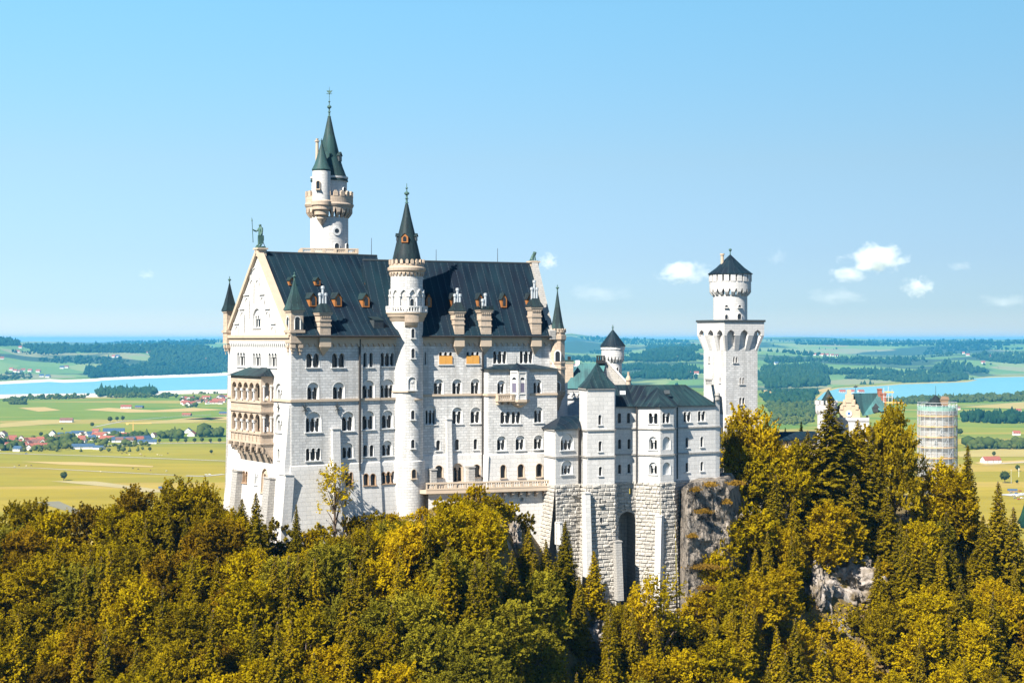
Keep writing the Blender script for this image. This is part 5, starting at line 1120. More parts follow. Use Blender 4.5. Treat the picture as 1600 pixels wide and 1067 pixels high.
for i in range(6):
    if i: poly.append((X_(xr[i]), Z(ys[i - 1])))
    poly.append((X_(xr[i]), Z(ys[i])))
for i in reversed(range(6)):
    poly.append((X_(xs[i]), Z(ys[i])))
    if i: poly.append((X_(xs[i]), Z(ys[i - 1])))
m = MB(); fill(m, p, [poly]); fill(m, p, [poly], -.8, True)
for i in range(len(poly)): a, b = poly[i], poly[(i + 1) % len(poly)]; m.face([p.p(*a, 0), p.p(*a, -.8), p.p(*b, -.8), p.p(*b, 0)])
for (x, y) in ((1319, 634), (1323.5, 629), (1328.5, 629), (1333, 634), (1315, 640), (1339, 640)): s_, t_ = p.at(x, y); band(m, p, s_ - .32, s_ + .32, t_, t_ + .9, 0, .12)
m.build('stepped_gable', CREAM, gh)
m = MB(); s_, t_ = p.at(1326.5, 646); P = lambda rr, g, d: p.p(s_ + rr * math.cos(g), t_ + rr * math.sin(g), d)
m.face([P(.62, math.tau * i / 20, .16) for i in range(20)])
for i in range(20): m.face([P(.62, math.tau * i / 20, .0), P(.62, math.tau * (i + 1) / 20, .0), P(.62, math.tau * (i + 1) / 20, .16), P(.62, math.tau * i / 20, .16)])
ck = m.build('clock', WHITE, gh); m = MB(); m.face([P(.3, math.tau * i / 16, .18) for i in range(16)]); m.build('clock_face', plain('clock_blue', (.05, .12, .3)), ck)
m = MB(); pa_ = Pan(pp(1306, YA - .6), pp(1358, YA - 1.6), 0.0); fill(m, pa_, [rect(0, pa_.w, 155, Z(656))]); band(m, pa_, 0, pa_.w, Z(657), Z(652), -.3, .2); m.face([pa_.p(pa_.w, 155), pa_.p(pa_.w, 155, -9), pa_.p(pa_.w, Z(650), -9), pa_.p(pa_.w, Z(650))]); m.build('wall', LIMEW, gh)
m = MB(); A, Bq, C, D = p.p(X_(1333), Z(614.5), -.4), pz(1373, 614, YA + 6), pz(1387, 641, YA + 1.5), p.p(X_(1348), Z(650), -.4); m.face([D, C, Bq, A]); A2_ = A + V((-3.6, 8, -4.6)); m.face([A, Bq, Bq + V((-3, 7, -4.6)), A2_]); m.build('roof', COPPERL, gh)
for (x0, x1, yt, yb, dY) in ((1371.5, 1377.5, 607, 630, 5.5), (1376.5, 1384, 614, 645, 4.5)):
    m = MB(); a = pp((x0 + x1) / 2, YA + dY); k_ = (YA + dY) / F; m.abox(a[0] - (x1 - x0) * k_ / 2, a[0] + (x1 - x0) * k_ / 2, YA + dY - .5, YA + dY + .5, zz(yb, YA + dY), zz(yt, YA + dY)); m.abox(a[0] - (x1 - x0) * k_ / 2 - .1, a[0] + (x1 - x0) * k_ / 2 + .1, YA + dY - .6, YA + dY + .6, zz(yt + 2, YA + dY), zz(yt + .8, YA + dY)); m.build('chimney', REDB, gh)
m = MB(); q = pz(1336.5, 613, YA + .2); m.tube(q, q + UP * 1.6, .06, .04, 5); m.face([q + V((-.4, 0, 1.0)), q + V((.4, 0, 1.0)), q + V((.5, 0, 1.4)), q + V((-.3, .05, 1.3))]); m.build('weathervane', IRON, gh)
m = MB(); q = pz(1367, 640, YA + 1.0); m.box(q, V((1, 0, 0)), V((0, 1, 0)), UP, .5, .8, .5); m.face([q + V((-.8, -.85, .4)), q + V((.8, -.85, .4)), q + V((0, -.85, 1.4))]); m.build('dormer', IRON, gh)
YX = 324.0; cX = pp(1291, YX); kX = YX / F; Z = lambda y: zz(y, YX); rX = 13.8 * kX                # its corner turret
m = MB(); m.lathe(*cX, [(rX, 158), (rX, Z(646))], 32); m.build('corner_turret', LIMEW, gh, smooth=True)
m = MB(); machic(m, cX, rX, 16.8 * kX, Z(648), Z(638), 18); m.lathe(*cX, [(16.8 * kX, Z(638.5)), (16.8 * kX, Z(632)), (rX, Z(632))], 32); merlons(m, cX, 16 * kX, Z(632), Z(625.5), 14, .6, .2, False); m.build('turret_battlement', LIMEW, gh)
cone(gh, (cX[0] + .4, cX[1]), [(11.5 * kX, Z(633)), (11.0 * kX, Z(626)), (5 * kX, Z(616)), (.05, Z(608))], SLATEC, 'turret_roof')
m = MB(); cS = pp(1389, YA + 5)                                                                    # scaffolding on its roof
for (x, y0, y1) in ((1381, 640, 606), (1388, 642, 603), (1394, 645, 608)): m.tube(pz(x, y0, YA + 4), pz(x, y1, YA + 4), .07, .07, 5)
for y in (612, 620, 628): m.tube(pz(1380, y, YA + 4), pz(1396, y + 1, YA + 4), .06, .06, 5)
m.cur = 1
for y in (612.5, 628.5): m.box(pz(1389, y, YA + 4.4), V((1, 0, 0)), V((0, 1, 0)), UP, .9, .5, .12)
m.box(pz(1398, 629, YA + 3), V((1, 0, 0)), V((0, 1, 0)), UP, 1.7, .5, .12)
tag(m.build('roof_scaffold', [STEEL, PLANK]), 'small scaffold of poles and orange boards beside the red gatehouse chimneys', 'scaffold')
YS_ = 320.0; cS = pp(1464.5, YS_); kS = YS_ / F; Z = lambda y: zz(y, YS_); rS = 25.5 * kS
rd_ = thing('gate_tower', 'round white gate tower wrapped in scaffolding, its dark cone roof showing on top', 'tower', (*cS, 160))
m = MB(); m.lathe(*cS, [(rS, 156), (rS, Z(648)), (rS * 1.1, Z(645)), (rS * 1.1, Z(637)), (rS * .9, Z(637))], 40); m.build('shaft', GREYST, rd_, smooth=True)
cone(rd_, (cS[0] - .3, cS[1]), [(20 * kS, Z(640)), (18.5 * kS, Z(634)), (9 * kS, Z(625)), (.06, Z(617))], SLATEC, 'cone_roof')
m = MB(); q = pz(1474, 633, YS_ - 1); m.box(q + UP * .55, V((1, 0, 0)), V((0, 1, 0)), UP, .7, 1.0, .6); m.face([q + V((-.95, -1.1, 1.1)), q + V((.95, -1.1, 1.1)), q + V((.7, -1.1, 1.75)), q + V((-.7, -1.1, 1.75))]); m.face([q + V((-.7, -1.1, 1.75)), q + V((.7, -1.1, 1.75)), q + V((.7, 1, 1.75)), q + V((-.7, 1, 1.75))]); m.build('dormer', TIMBER, rd_)
m = MB(); m.tube(pz(1462, 618, YS_), pz(1462, 603, YS_), .05, .03, 5); m.build('lightning_rod', IRON, rd_)
for (x, y) in ((1441, 686), (1462, 688), (1471, 668)): twin(rd_, cS, rS, x - 1.6, x + 1.6, y, y + 9, 1, 0, LIMEW)
sc = thing('scaffold', 'white tube scaffold with orange plank rings and pale netting round the gate tower', 'scaffold', (*cS, 160))
rO_ = 30.2 * kS; nP = 20; m = MB()
for k in range(nP):
    a = math.tau * k / nP
    for rr_ in (rO_, rO_ - .85): m.tube((cS[0] + rr_ * math.cos(a), cS[1] + rr_ * math.sin(a), 158), (cS[0] + rr_ * math.cos(a), cS[1] + rr_ * math.sin(a), Z(633) + (.3 if rr_ == rO_ else 0)), .055, .055, 4, False)
lev = [Z(650 + 16.2 * i) for i in range(9)]
for i, z in enumerate(lev + [Z(637)]):
    for k in range(nP):
        a, b = math.tau * k / nP, math.tau * (k + 1) / nP; P = lambda g, zz_: V((cS[0] + rO_ * math.cos(g), cS[1] + rO_ * math.sin(g), zz_))
        for dz in (.55, 1.1): m.tube(P(a, z + dz), P(b, z + dz), .045, .045, 4, False)
        if k % 4 == i % 4 and i < 9: m.tube(P(a, z), P(b, z + 2.0), .045, .045, 4, False)
m.build('poles', STEEL, sc)
m = MB()
for z in lev: m.lathe(*cS, [(rO_ - 1.0, z), (rO_ + .06, z), (rO_ + .06, z + .2), (rO_ - 1.0, z + .2)], 40)
m.build('plank_ring', PLANK, sc)
nm, N, L, B = newmat('pale_netting'); B.inputs['Base Color'].default_value = (.50, .54, .54, 1); B.inputs['Roughness'].default_value = .9
tr = N.new('ShaderNodeBsdfTransparent'); mx = N.new('ShaderNodeMixShader'); nn = ntex(N, L, .9, 4); fr = ramp(N, L, nn, [(.3, (.10, .10, .10)), (.7, (.42, .42, .42))]); L.new(fr, mx.inputs[0]); L.new(tr.outputs[0], mx.inputs[1]); L.new(B.outputs[0], mx.inputs[2]); L.new(mx.outputs[0], N['Material Output'].inputs[0])
m = MB(); m.lathe(*cS, [(rO_ + .1, 160), (rO_ + .1, Z(640))], 40); m.build('netting', nm, sc)
gm, N, L, B = newmat('green_netting'); B.inputs['Base Color'].default_value = (.3, .6, .5, 1)
tr = N.new('ShaderNodeBsdfTransparent'); mx = N.new('ShaderNodeMixShader'); mx.inputs[0].default_value = .5; L.new(tr.outputs[0], mx.inputs[1]); L.new(B.outputs[0], mx.inputs[2]); L.new(mx.outputs[0], N['Material Output'].inputs[0])
m = MB(); m.lathe(*cS, [(rO_ + .08, Z(641)), (rO_ + .08, Z(634))], 40); m.build('top_netting', gm, sc)
# ================================================================= the castle hill
FT = np.array([(-500,262,150,.42),(-300,262,156,.42),(0,262,160,.40),(200,264,163,.40),(345,268,169,.42),(400,256,167,.45),(440,247,165.5,.5),(500,252,167.5,.5),(560,256,170,.52),(640,257,171.5,.55),(700,256,173,.6),(740,254,174.2,.65),
               (785,255,173.5,.7),(815,258,170,.75),(850,261,164.5,.75),(930,262,155.5,.75),(1000,264,151.5,.75),(1070,268,151,.8),(1100,274,154,.8),(1150,283,165,.9),(1250,292,166.5,.95),(1350,300,166,.95),(1440,305,165,.8),(1500,303,161.5,.75),(1560,300,154,.7),(1620,298,147,.65),(1900,296,128,.6),(2300,296,110,.6)])
def _ns(x, y, s, k):
    return (np.sin(x * s + k) * np.cos(y * s * 1.13 + k * 1.7) + np.sin((x + y) * s * .71 + k * 2.3) * .7 + np.cos((x * .6 - y) * s * 1.37 + k * .9) * .5) / 2.2
def G(px, Y):
    px = np.asarray(px, float); Y = np.asarray(Y, float)
    yf, zf, sl = (np.interp(px, FT[:, 0], FT[:, k]) for k in (1, 2, 3))
    X = (px - 800) / F * Y
    w = np.clip((Y - yf) / np.where(px < 345, 14, 75), 0, None)
    d = np.clip(yf - Y, 0, None)
    front = zf - sl * (np.sqrt(d * d + 16) - 4)
    back = zf - np.where(px < 345, 50, 62) * np.clip(w - .75, 0, None)
    z = np.where(Y < yf, front, back)
    amp = np.clip((d - 3) / 8, 0, 1)
    z = z + amp * (_ns(X, Y, .21, 1.0) * 1.3 + _ns(X, Y, .55, 4.0) * .55 + _ns(X, Y, 1.3, 2.0) * .22)
    return np.maximum(z, -3.0)
def Yfront(px): return float(np.interp(px, FT[:, 0], FT[:, 1]))
pxs = np.concatenate([np.arange(-520, 2300, 9.0)]); Ys = np.concatenate([np.arange(70, 180, 6.0), np.arange(180, 330, 1.5), np.arange(330, 620, 7.0)])
PXg, Yg = np.meshgrid(pxs, Ys); Zgd = G(PXg, Yg); Xg = (PXg - 800) / F * Yg
me = bpy.data.meshes.new('hill'); nr, nc = PXg.shape
idx = np.arange(nr * nc).reshape(nr, nc)
me.from_pydata(np.stack([Xg.ravel(), Yg.ravel(), Zgd.ravel()], 1).tolist(), [], np.stack([idx[:-1, :-1].ravel(), idx[:-1, 1:].ravel(), idx[1:, 1:].ravel(), idx[1:, :-1].ravel()], 1).tolist())
me.polygons.foreach_set('use_smooth', [True] * len(me.polygons))
hm, N, L, B = newmat('hill_ground')
n1 = ntex(N, L, .18, 6); n2 = ntex(N, L, 1.3, 5); n3 = ntex(N, L, .45, 5)
k = mixc(N, L, (.085, .065, .012), (.16, .105, .03), ramp(N, L, n2, [(.35, (0, 0, 0)), (.65, (1, 1, 1))]))
k = mixc(N, L, k, (.20, .12, .05), ramp(N, L, n3, [(.5, (0, 0, 0)), (.7, (.7, .7, .7))]))
k = mixc(N, L, k, mixc(N, L, (.16, .145, .13), (.32, .30, .28), n2), ramp(N, L, n1, [(.60, (0, 0, 0)), (.66, (1, 1, 1))]))
L.new(k, B.inputs['Base Color']); B.inputs['Roughness'].default_value = .95; bump(N, L, B, n2, .9, .5)
me.materials.append(hm); ho = bpy.data.objects.new('hill', me); COL.objects.link(ho); tag(ho, 'wooded rocky hill carrying the castle', kind='structure')
# rock
rk, N, L, B = newmat('grey_rock')
n1 = ntex(N, L, .5, 8, rough=.7); n2 = ntex(N, L, .42, 6, rough=.65); n3 = ntex(N, L, 1.0, 6, sc=(1.1, 1.1, .16)); n4 = ntex(N, L, 3.0, 5)
k = mixc(N, L, (.13, .11, .088), (.30, .255, .21), ramp(N, L, n1, [(.32, (0, 0, 0)), (.68, (1, 1, 1))]))
k = mixc(N, L, k, (.37, .325, .28), ramp(N, L, n3, [(.52, (0, 0, 0)), (.68, (.8, .8, .8))]))
k = mixc(N, L, k, (.03, .028, .027), ramp(N, L, n2, [(.52, (0, 0, 0)), (.60, (.9, .9, .9))]))
tc = N.new('ShaderNodeTexCoord'); mp = N.new('ShaderNodeMapping'); mp.inputs['Scale'].default_value = (.55, .55, .22); mp.inputs['Rotation'].default_value = (.2, .25, 0); L.new(tc.outputs['Object'], mp.inputs[0]); va = N.new('ShaderNodeVectorMath'); va.operation = 'ADD'; nz = N.new('ShaderNodeTexNoise'); nz.inputs['Scale'].default_value = .7; nz.inputs['Detail'].default_value = 4; L.new(tc.outputs['Object'], nz.inputs['Vector']); L.new(mp.outputs[0], va.inputs[0]); L.new(nz.outputs['Color'], va.inputs[1])
vo = N.new('ShaderNodeTexVoronoi'); vo.feature = 'DISTANCE_TO_EDGE'; vo.inputs['Scale'].default_value = 1.5; L.new(va.outputs[0], vo.inputs['Vector']); crk = ramp(N, L, vo.outputs['Distance'], [(.0, (.25, .24, .23)), (.035, (1, 1, 1))]); k = mixc(N, L, k, crk, .85, 'MULTIPLY')
L.new(k, B.inputs['Base Color']); B.inputs['Roughness'].default_value = .92; bump(N, L, B, mth(N, L, 'ADD', mth(N, L, 'ADD', n1, mth(N, L, 'MULTIPLY', crk, .8)), mth(N, L, 'MULTIPLY', n4, .4)), 1.0, .6)
rp, N, L, B = newmat('pale_rock')
n1 = ntex(N, L, .7, 7, rough=.65); n2 = ntex(N, L, .3, 5); n4 = ntex(N, L, 3.0, 5)
k = mixc(N, L, (.16, .13, .10), (.40, .355, .32), ramp(N, L, n1, [(.35, (0, 0, 0)), (.62, (1, 1, 1))])); k = mixc(N, L, k, (.11, .075, .02), ramp(N, L, n2, [(.48, (0, 0, 0)), (.66, (.9, .9, .9))]))
L.new(k, B.inputs['Base Color']); B.inputs['Roughness'].default_value = .95; bump(N, L, B, mth(N, L, 'ADD', n1, mth(N, L, 'MULTIPLY', n4, .4)), 1.0, .6)
def fbm(p, s, o=5): return mnoise.fractal(V(p) * s, 1.0, 2.1, o)
m = MB(); cols = np.linspace(1062, 1154, 60); rows = np.linspace(0, 1, 80)
top = np.array([(1062, 765), (1071, 758), (1084, 753.5), (1128, 751.5), (1140, 768), (1152, 800), (1168, 850)])
gridp = []
for t in rows:
    rw__ = []
    for x in cols:
        yt = np.interp(x, top[:, 0], top[:, 1]); y = yt + (1000 - yt) * t; Y = 268.5 + (x - 1071) * .06 - t * 4.5
        Y += 5.0 * max(0, (1074 - x) / 12) ** 1.5 + 6 * max(0, (x - 1138) / 30) ** 1.4
        P = pz(x, y, Y); q = fbm(P, .16, 4) * 1.5 + (abs(fbm((P.x, P.y, P.z * .3), .42, 5)) * -.8 + .2) + abs(fbm((P.x * .5, P.y, P.z), .55, 4)) * .4 + fbm(P, 1.5, 4) * .22; P = P + V((0, -1, .1)) * q; rw__.append(P)
    gridp.append(rw__)
back_ = [P + V((3.0, 10, .6)) for P in gridp[0]]
gridp.insert(0, back_)
for i in range(len(gridp) - 1):
    for j in range(len(cols) - 1): m.face([gridp[i][j], gridp[i+1][j], gridp[i+1][j+1], gridp[i][j+1]])
o = m.build('rock_cliff', rk, None, smooth=True); tag(o, 'bare grey rock cliff under the east end of the lower wing', kind='structure')
def ground_at(px, py):
    Y = np.arange(150, 340, .25); row = HY - (G(np.full_like(Y, px), Y) - CZ) / Y * F; i = np.argmax(row <= py); y = float(Y[i]) if row[i] <= py else 300.0
    return pz(px, py, y)
for n_, (px, py, w, h, sd_) in enumerate(((905, 1015, 80, 120, 1), (948, 1045, 40, 50, 2), (1325, 925, 120, 115, 3), (1276, 945, 46, 110, 4), (1243, 975, 30, 40, 5), (1210, 955, 28, 30, 12), (802, 850, 26, 65, 6), (1450, 1010, 40, 40, 7), (1300, 1055, 60, 26, 8), (262, 845, 40, 14, 9), (283, 830, 30, 10, 10), (1240, 870, 26, 36, 11), (590, 985, 22, 30, 13), (1395, 1045, 30, 30, 14))):
    c = ground_at(px, py); k_ = c.y / F; bm = bmesh.new(); bmesh.ops.create_icosphere(bm, subdivisions=6, radius=1.0)
    for v in bm.verts:
        q = V(v.co); s7 = V((sd_ * 7, 0, 0)); d = 1 + fbm(q + s7, 1.1, 5) * .5 - abs(fbm(V((q.x, q.y, q.z * .5)) * 1.0 + s7, 2.6, 5)) * .45 + abs(fbm(V((q.x * .4, q.y, q.z)) + s7, 4.2, 4)) * .16 + fbm(q + s7, 9.0, 3) * .05
        v.co = V((q.x * w * k_ * .5 * d, q.y * h * k_ * .5 * d * .9, q.z * h * k_ * .5 * d)) + c + V((0, h * k_ * .36, -.4))
    for f in bm.faces: f.smooth = True
    me = bpy.data.meshes.new('rock_outcrop'); bm.to_mesh(me); bm.free(); me.materials.append(rp); o = bpy.data.objects.new('rock_outcrop', me); COL.objects.link(o); tag(o, 'pale rock showing between the trees of the castle hill', kind='structure')

# ================================================================= trees
def leafmat(name, stops, trans=.35):
    m, N, L, B = newmat(name); N.remove(B)
    oi = N.new('ShaderNodeObjectInfo'); g = N.new('ShaderNodeNewGeometry')
    n = ntex(N, L, .55, 3); ri = g.outputs['Random Per Island']
    f = mth(N, L, 'ADD', mth(N, L, 'MULTIPLY', ri, .36), mth(N, L, 'ADD', mth(N, L, 'MULTIPLY', n, .42), mth(N, L, 'MULTIPLY', oi.outputs['Random'], .40)))
    c = ramp(N, L, f, stops); d = N.new('ShaderNodeBsdfDiffuse'); t = N.new('ShaderNodeBsdfTranslucent'); mx = N.new('ShaderNodeMixShader'); mx.inputs[0].default_value = trans
    L.new(c, d.inputs[0]); L.new(c, t.inputs[0]); L.new(d.outputs[0], mx.inputs[1]); L.new(t.outputs[0], mx.inputs[2]); L.new(mx.outputs[0], N['Material Output'].inputs[0]); return m
LM = {'green': leafmat('yellow_green_leaves', [(.15, (.125, .100, .004)), (.5, (.285, .218, .004)), (.85, (.48, .350, .005))]),
      'fresh': leafmat('muted_green_leaves', [(.15, (.09, .088, .009)), (.5, (.19, .17, .014)), (.85, (.32, .27, .018))]),
      'dark': leafmat('dark_olive_leaves', [(.15, (.085, .070, .004)), (.5, (.180, .137, .005)), (.85, (.33, .24, .006))]),
      'gold': leafmat('golden_leaves', [(.15, (.22, .155, .003)), (.5, (.37, .262, .005)), (.85, (.52, .365, .007))], .4),
      'rust': leafmat('russet_leaves', [(.15, (.095, .066, .004)), (.5, (.185, .120, .005)), (.85, (.30, .18, .008))]),
      'spruce': leafmat('spruce_needles', [(.15, (.075, .066, .004)), (.5, (.155, .124, .005)), (.85, (.27, .195, .007))], .25),
      'sprucey': leafmat('yellowing_spruce_needles', [(.15, (.115, .092, .003)), (.5, (.235, .175, .004)), (.85, (.39, .28, .006))], .3)}
BARK = plain('bark', (.12, .085, .06), .95, .35, 3); BARKP = plain('pale_bark', (.26, .22, .18), .95, .3, 3)
def quads(name, C, Nn, S, mat, asp=.62, seed=0):
    r_ = np.random.default_rng(seed); n = len(C); Nn = Nn / (np.linalg.norm(Nn, axis=1, keepdims=True) + 1e-9)
    rv = r_.normal(size=(n, 3)); t = np.cross(Nn, rv); t /= (np.linalg.norm(t, axis=1, keepdims=True) + 1e-9); b = np.cross(Nn, t); S = S[:, None]
    sag = Nn * S * .22
    P = np.stack([C - t * S - sag, C - b * S * asp + t * S * .1, C + t * S - sag, C + b * S * asp + t * S * .1], 1).reshape(-1, 3)
    me = bpy.data.meshes.new(name); me.vertices.add(4 * n); me.vertices.foreach_set('co', P.astype(np.float32).ravel()); me.loops.add(4 * n); me.loops.foreach_set('vertex_index', np.arange(4 * n, dtype=np.int32))
    me.polygons.add(n); me.polygons.foreach_set('loop_start', np.arange(0, 4 * n, 4, dtype=np.int32)); me.polygons.foreach_set('loop_total', np.full(n, 4, np.int32)); me.update(calc_edges=True); me.materials.append(mat); return me
def trunk_mesh(name, H, r0, limbs, mat, lean=0.0):
    m = MB(); pts = [V((lean * (t ** 1.5) * H * .1 + .1 * math.sin(t * 5), .08 * math.cos(t * 4), H * t)) for t in (0, .15, .35, .6, .85, 1.0)]; rr = [r0 * 1.25, r0, r0 * .82, r0 * .58, r0 * .3, r0 * .08]
    for i in range(5): m.tube(pts[i], pts[i+1], rr[i], rr[i+1], 7, i == 4)
    for (a, b, ra) in limbs: m.tube(a, (V(a) + V(b)) / 2 + V((0, 0, .25)), ra, ra * .65, 5, False); m.tube((V(a) + V(b)) / 2 + V((0, 0, .25)), b, ra * .65, ra * .2, 5)
    o = m.build(name, mat); me = o.data; bpy.data.objects.remove(o); return me
def broadleaf(seed, H=11.0, W=7.4, mat='green', n=620, per=26, leaf=.215, low=.12):
    r_ = np.random.default_rng(seed); limbs = []; hw = W / 2; lobes = [((0, 0, H * (.5 + low / 2)), (hw * .72, hw * .72, H * (1 - low) * .48))]
    for k in range(9):
        a = r_.uniform(0, 6.28); z = r_.uniform(low + .12, .86); rr = hw * r_.uniform(.35, .62) * (1.15 - .6 * max(0, z - .45)); q = hw * r_.uniform(.34, .5)
        c = (math.cos(a) * rr, math.sin(a) * rr, z * H); lobes.append((c, (q, q, q * r_.uniform(.75, 1.15)))); limbs.append(((0, 0, max(.2 * H, c[2] * .5)), c, .10 * H / 11))
    wt = np.array([l[1][0] * l[1][2] for l in lobes]); wt[0] *= .8; wt /= wt.sum(); C, Nn, S = [], [], []
    for i in range(n):
        c, rd_ = lobes[r_.choice(len(lobes), p=wt)]; d = r_.normal(size=3); d /= np.linalg.norm(d); d[2] = -d[2] * .5 if d[2] < -.45 else d[2]
        p = np.array(c) + d * np.array(rd_) * r_.uniform(.55, 1.0) ** .6; t = d * .85 + np.array([0, 0, .42]) + r_.normal(size=3) * .32; t /= np.linalg.norm(t); l = r_.uniform(.7, 1.65) * H / 11
        nn = np.array([0, 0, .8]) + d * .6 + r_.normal(size=3) * .28; nn -= t * nn.dot(t) * .7; nn /= np.linalg.norm(nn); sd_ = np.cross(t, nn)
        s_ = r_.uniform(0, 1, per); la = r_.uniform(-1, 1, per) * .40 * l * (1.05 - s_ * .75)
        C.append(p + t * (l * s_)[:, None] + sd_ * la[:, None] + nn * (r_.normal(size=per) * .07 - .12 * l * s_ ** 2)[:, None]); Nn.append(nn + r_.normal(size=(per, 3)) * .42); S.append(leaf * r_.uniform(.5, 1.25, per) * (1.1 - .35 * s_))
    C, Nn, S = np.concatenate(C), np.concatenate(Nn), np.concatenate(S)
    return trunk_mesh('trunk', H * .8, .22 * H / 11, limbs, BARK, r_.uniform(-1, 1)), quads('crown', C, Nn, S, LM[mat], .6, seed)
def conifer(seed, H=15.0, W=5.6, mat='spruce', whorls=50, leaf=.30, gap=.05):
    r_ = np.random.default_rng(seed); C = []; Nn = []; S = []; limbs = []
    for i in range(whorls):
        t = gap + (1 - gap) * (i / (whorls - 1)) ** .92; L_ = (W / 2) * (1 - t) ** .8 * r_.uniform(.75, 1.12) + .18; z = H * t; nb = max(4, int(9 * (1 - t) + 4)); a0 = r_.uniform(0, 6.28)
        for j in range(nb):
            a = a0 + math.tau * j / nb + r_.uniform(-.25, .25); l = L_ * r_.uniform(.65, 1.12); d = np.array([math.cos(a), math.sin(a), 0]); k = max(7, int(l * 22)); s_ = np.sort(r_.uniform(.08, 1, k)); droop = -.34 * l * s_ ** 1.4 + .20 * l * s_ ** 3
            side = np.array([-d[1], d[0], 0]); pt = d * (l * s_)[:, None] + side * ((r_.uniform(-1, 1, k) * .34 * l * (1.15 - s_)))[:, None]; pt[:, 2] += z + droop - np.abs(r_.normal(size=k)) * .12
            C.append(pt); nn = np.tile(np.array([0, 0, .8]), (k, 1)) + d * .35 + r_.normal(size=(k, 3)) * .45; Nn.append(nn); S.append(leaf * r_.uniform(.5, 1.25, k) * (.55 + .45 * (1 - t)))
            if j % 3 == 0: limbs.append(((0, 0, z), tuple(d * l * .8 + np.array([0, 0, z - .2 * l])), .045))
    return trunk_mesh('trunk', H, .2 * H / 15, limbs, BARK), quads('crown', np.concatenate(C), np.concatenate(Nn), np.concatenate(S), LM[mat], .5, seed)
PROTO = {}
for i in range(5): PROTO.setdefault('green', []).append((*broadleaf(100 + i, 11, 7.2 + .5 * (i % 3), 'green'), 11.0, 7.2 + .5 * (i % 3)))
for i in range(3): PROTO.setdefault('fresh', []).append((*broadleaf(150 + i, 11, 7.8, 'fresh'), 11.0, 7.8))
for i in range(4): PROTO.setdefault('dark', []).append((*broadleaf(200 + i, 11, 8.0 + .4 * (i % 2), 'dark'), 11.0, 8.0 + .4 * (i % 2)))
for i in range(2): PROTO.setdefault('rust', []).append((*broadleaf(250 + i, 11, 7.6, 'rust'), 11.0, 7.6))
for i in range(3): PROTO.setdefault('gold', []).append((*broadleaf(300 + i, 11, 6.4, 'gold', n=560), 11.0, 6.4))
for i in range(4): PROTO.setdefault('spruce', []).append((*conifer(400 + i, 15, 5.4 + .5 * (i % 2)), 15.0, 5.4 + .5 * (i % 2)))
for i in range(3): PROTO.setdefault('sprucey', []).append((*conifer(450 + i, 15, 6.0, 'sprucey'), 15.0, 6.0))
PROTO['sparse'] = [(*broadleaf(500, 11, 5.4, 'green', n=120, per=15, leaf=.19, low=.25), 11.0, 5.4), (*broadleaf(503, 11, 5.0, 'gold', n=190, per=16, leaf=.2, low=.3), 11.0, 5.0)]
PROTO['bush'] = [(*broadleaf(600 + i, 3.2, 4.0, mt, n=190, per=22, leaf=.17, low=.0), 3.2, 4.0) for i, mt in enumerate(('green', 'dark', 'gold'))]
WORDS = {'green': ('broadleaf_tree', 'yellow-green broadleaf tree', 'tree'), 'fresh': ('broadleaf_tree', 'muted green broadleaf tree', 'tree'), 'dark': ('broadleaf_tree', 'dark olive broadleaf tree', 'tree'), 'rust': ('broadleaf_tree', 'russet-tinged broadleaf tree', 'tree'), 'gold': ('broadleaf_tree', 'golden yellow broadleaf tree', 'tree'),
         'spruce': ('spruce_tree', 'dark spruce tree', 'tree'), 'sprucey': ('spruce_tree', 'yellowish spruce tree', 'tree'), 'sparse': ('young_tree', 'thin sparse-leaved tree', 'tree'), 'bush': ('bush', 'rounded bush', 'bush')}
TREES = []
def plant(kind, px, Y, H, Wf=1.0, var=None, label=None, z=None, dz=-.3):
    x, y = pp(px, Y); z = float(G(px, Y)) + dz if z is None else z; v = PROTO[kind][var if var is not None else random.randrange(len(PROTO[kind]))]; s = H / v[2]
    nm, wd_, ct = WORDS[kind]; t = thing(nm, label, ct, (x, y, z)); t.scale = (s * Wf, s * Wf, s); t.rotation_euler = (0, 0, random.uniform(0, 6.28))
    for nm2, md in (('trunk', v[0]), ('crown', v[1])):
        o = bpy.data.objects.new(nm2, md); COL.objects.link(o); o.parent = t
    tip = HY - (z + H - CZ) / Y * F; TREES.append(dict(o=t, kind=kind, px=px, Y=Y, H=H, tip=tip, w=v[3] * s * Wf * F / Y, label=label, x=x, y=y)); return t
def solve(px, ytip, H, ymax=None):
    ymax = ymax or Yfront(px) - 3; Y = np.arange(185, ymax + .01, .5); row = HY - (G(np.full_like(Y, px), Y) + H - CZ) / Y * F; i = int(np.argmax(row <= ytip))
    if row[i] <= ytip: return float(Y[i]), H
    Yv = float(Y[-1]); return Yv, max(2.0, (HY - ytip) / F * Yv + CZ - float(G(px, Yv)))
def put(kind, px, ytip, H, W=None, ymax=None, **k):
    Y, H = solve(px, ytip, H, ymax); v = PROTO[kind][k.get('var', 0) or 0]; wf = 1.0
    if W: wf = (W / F * Y) / (v[3] * H / v[2])
    plant(kind, px, Y, H, wf, k.get('var', 0), k.get('label'))
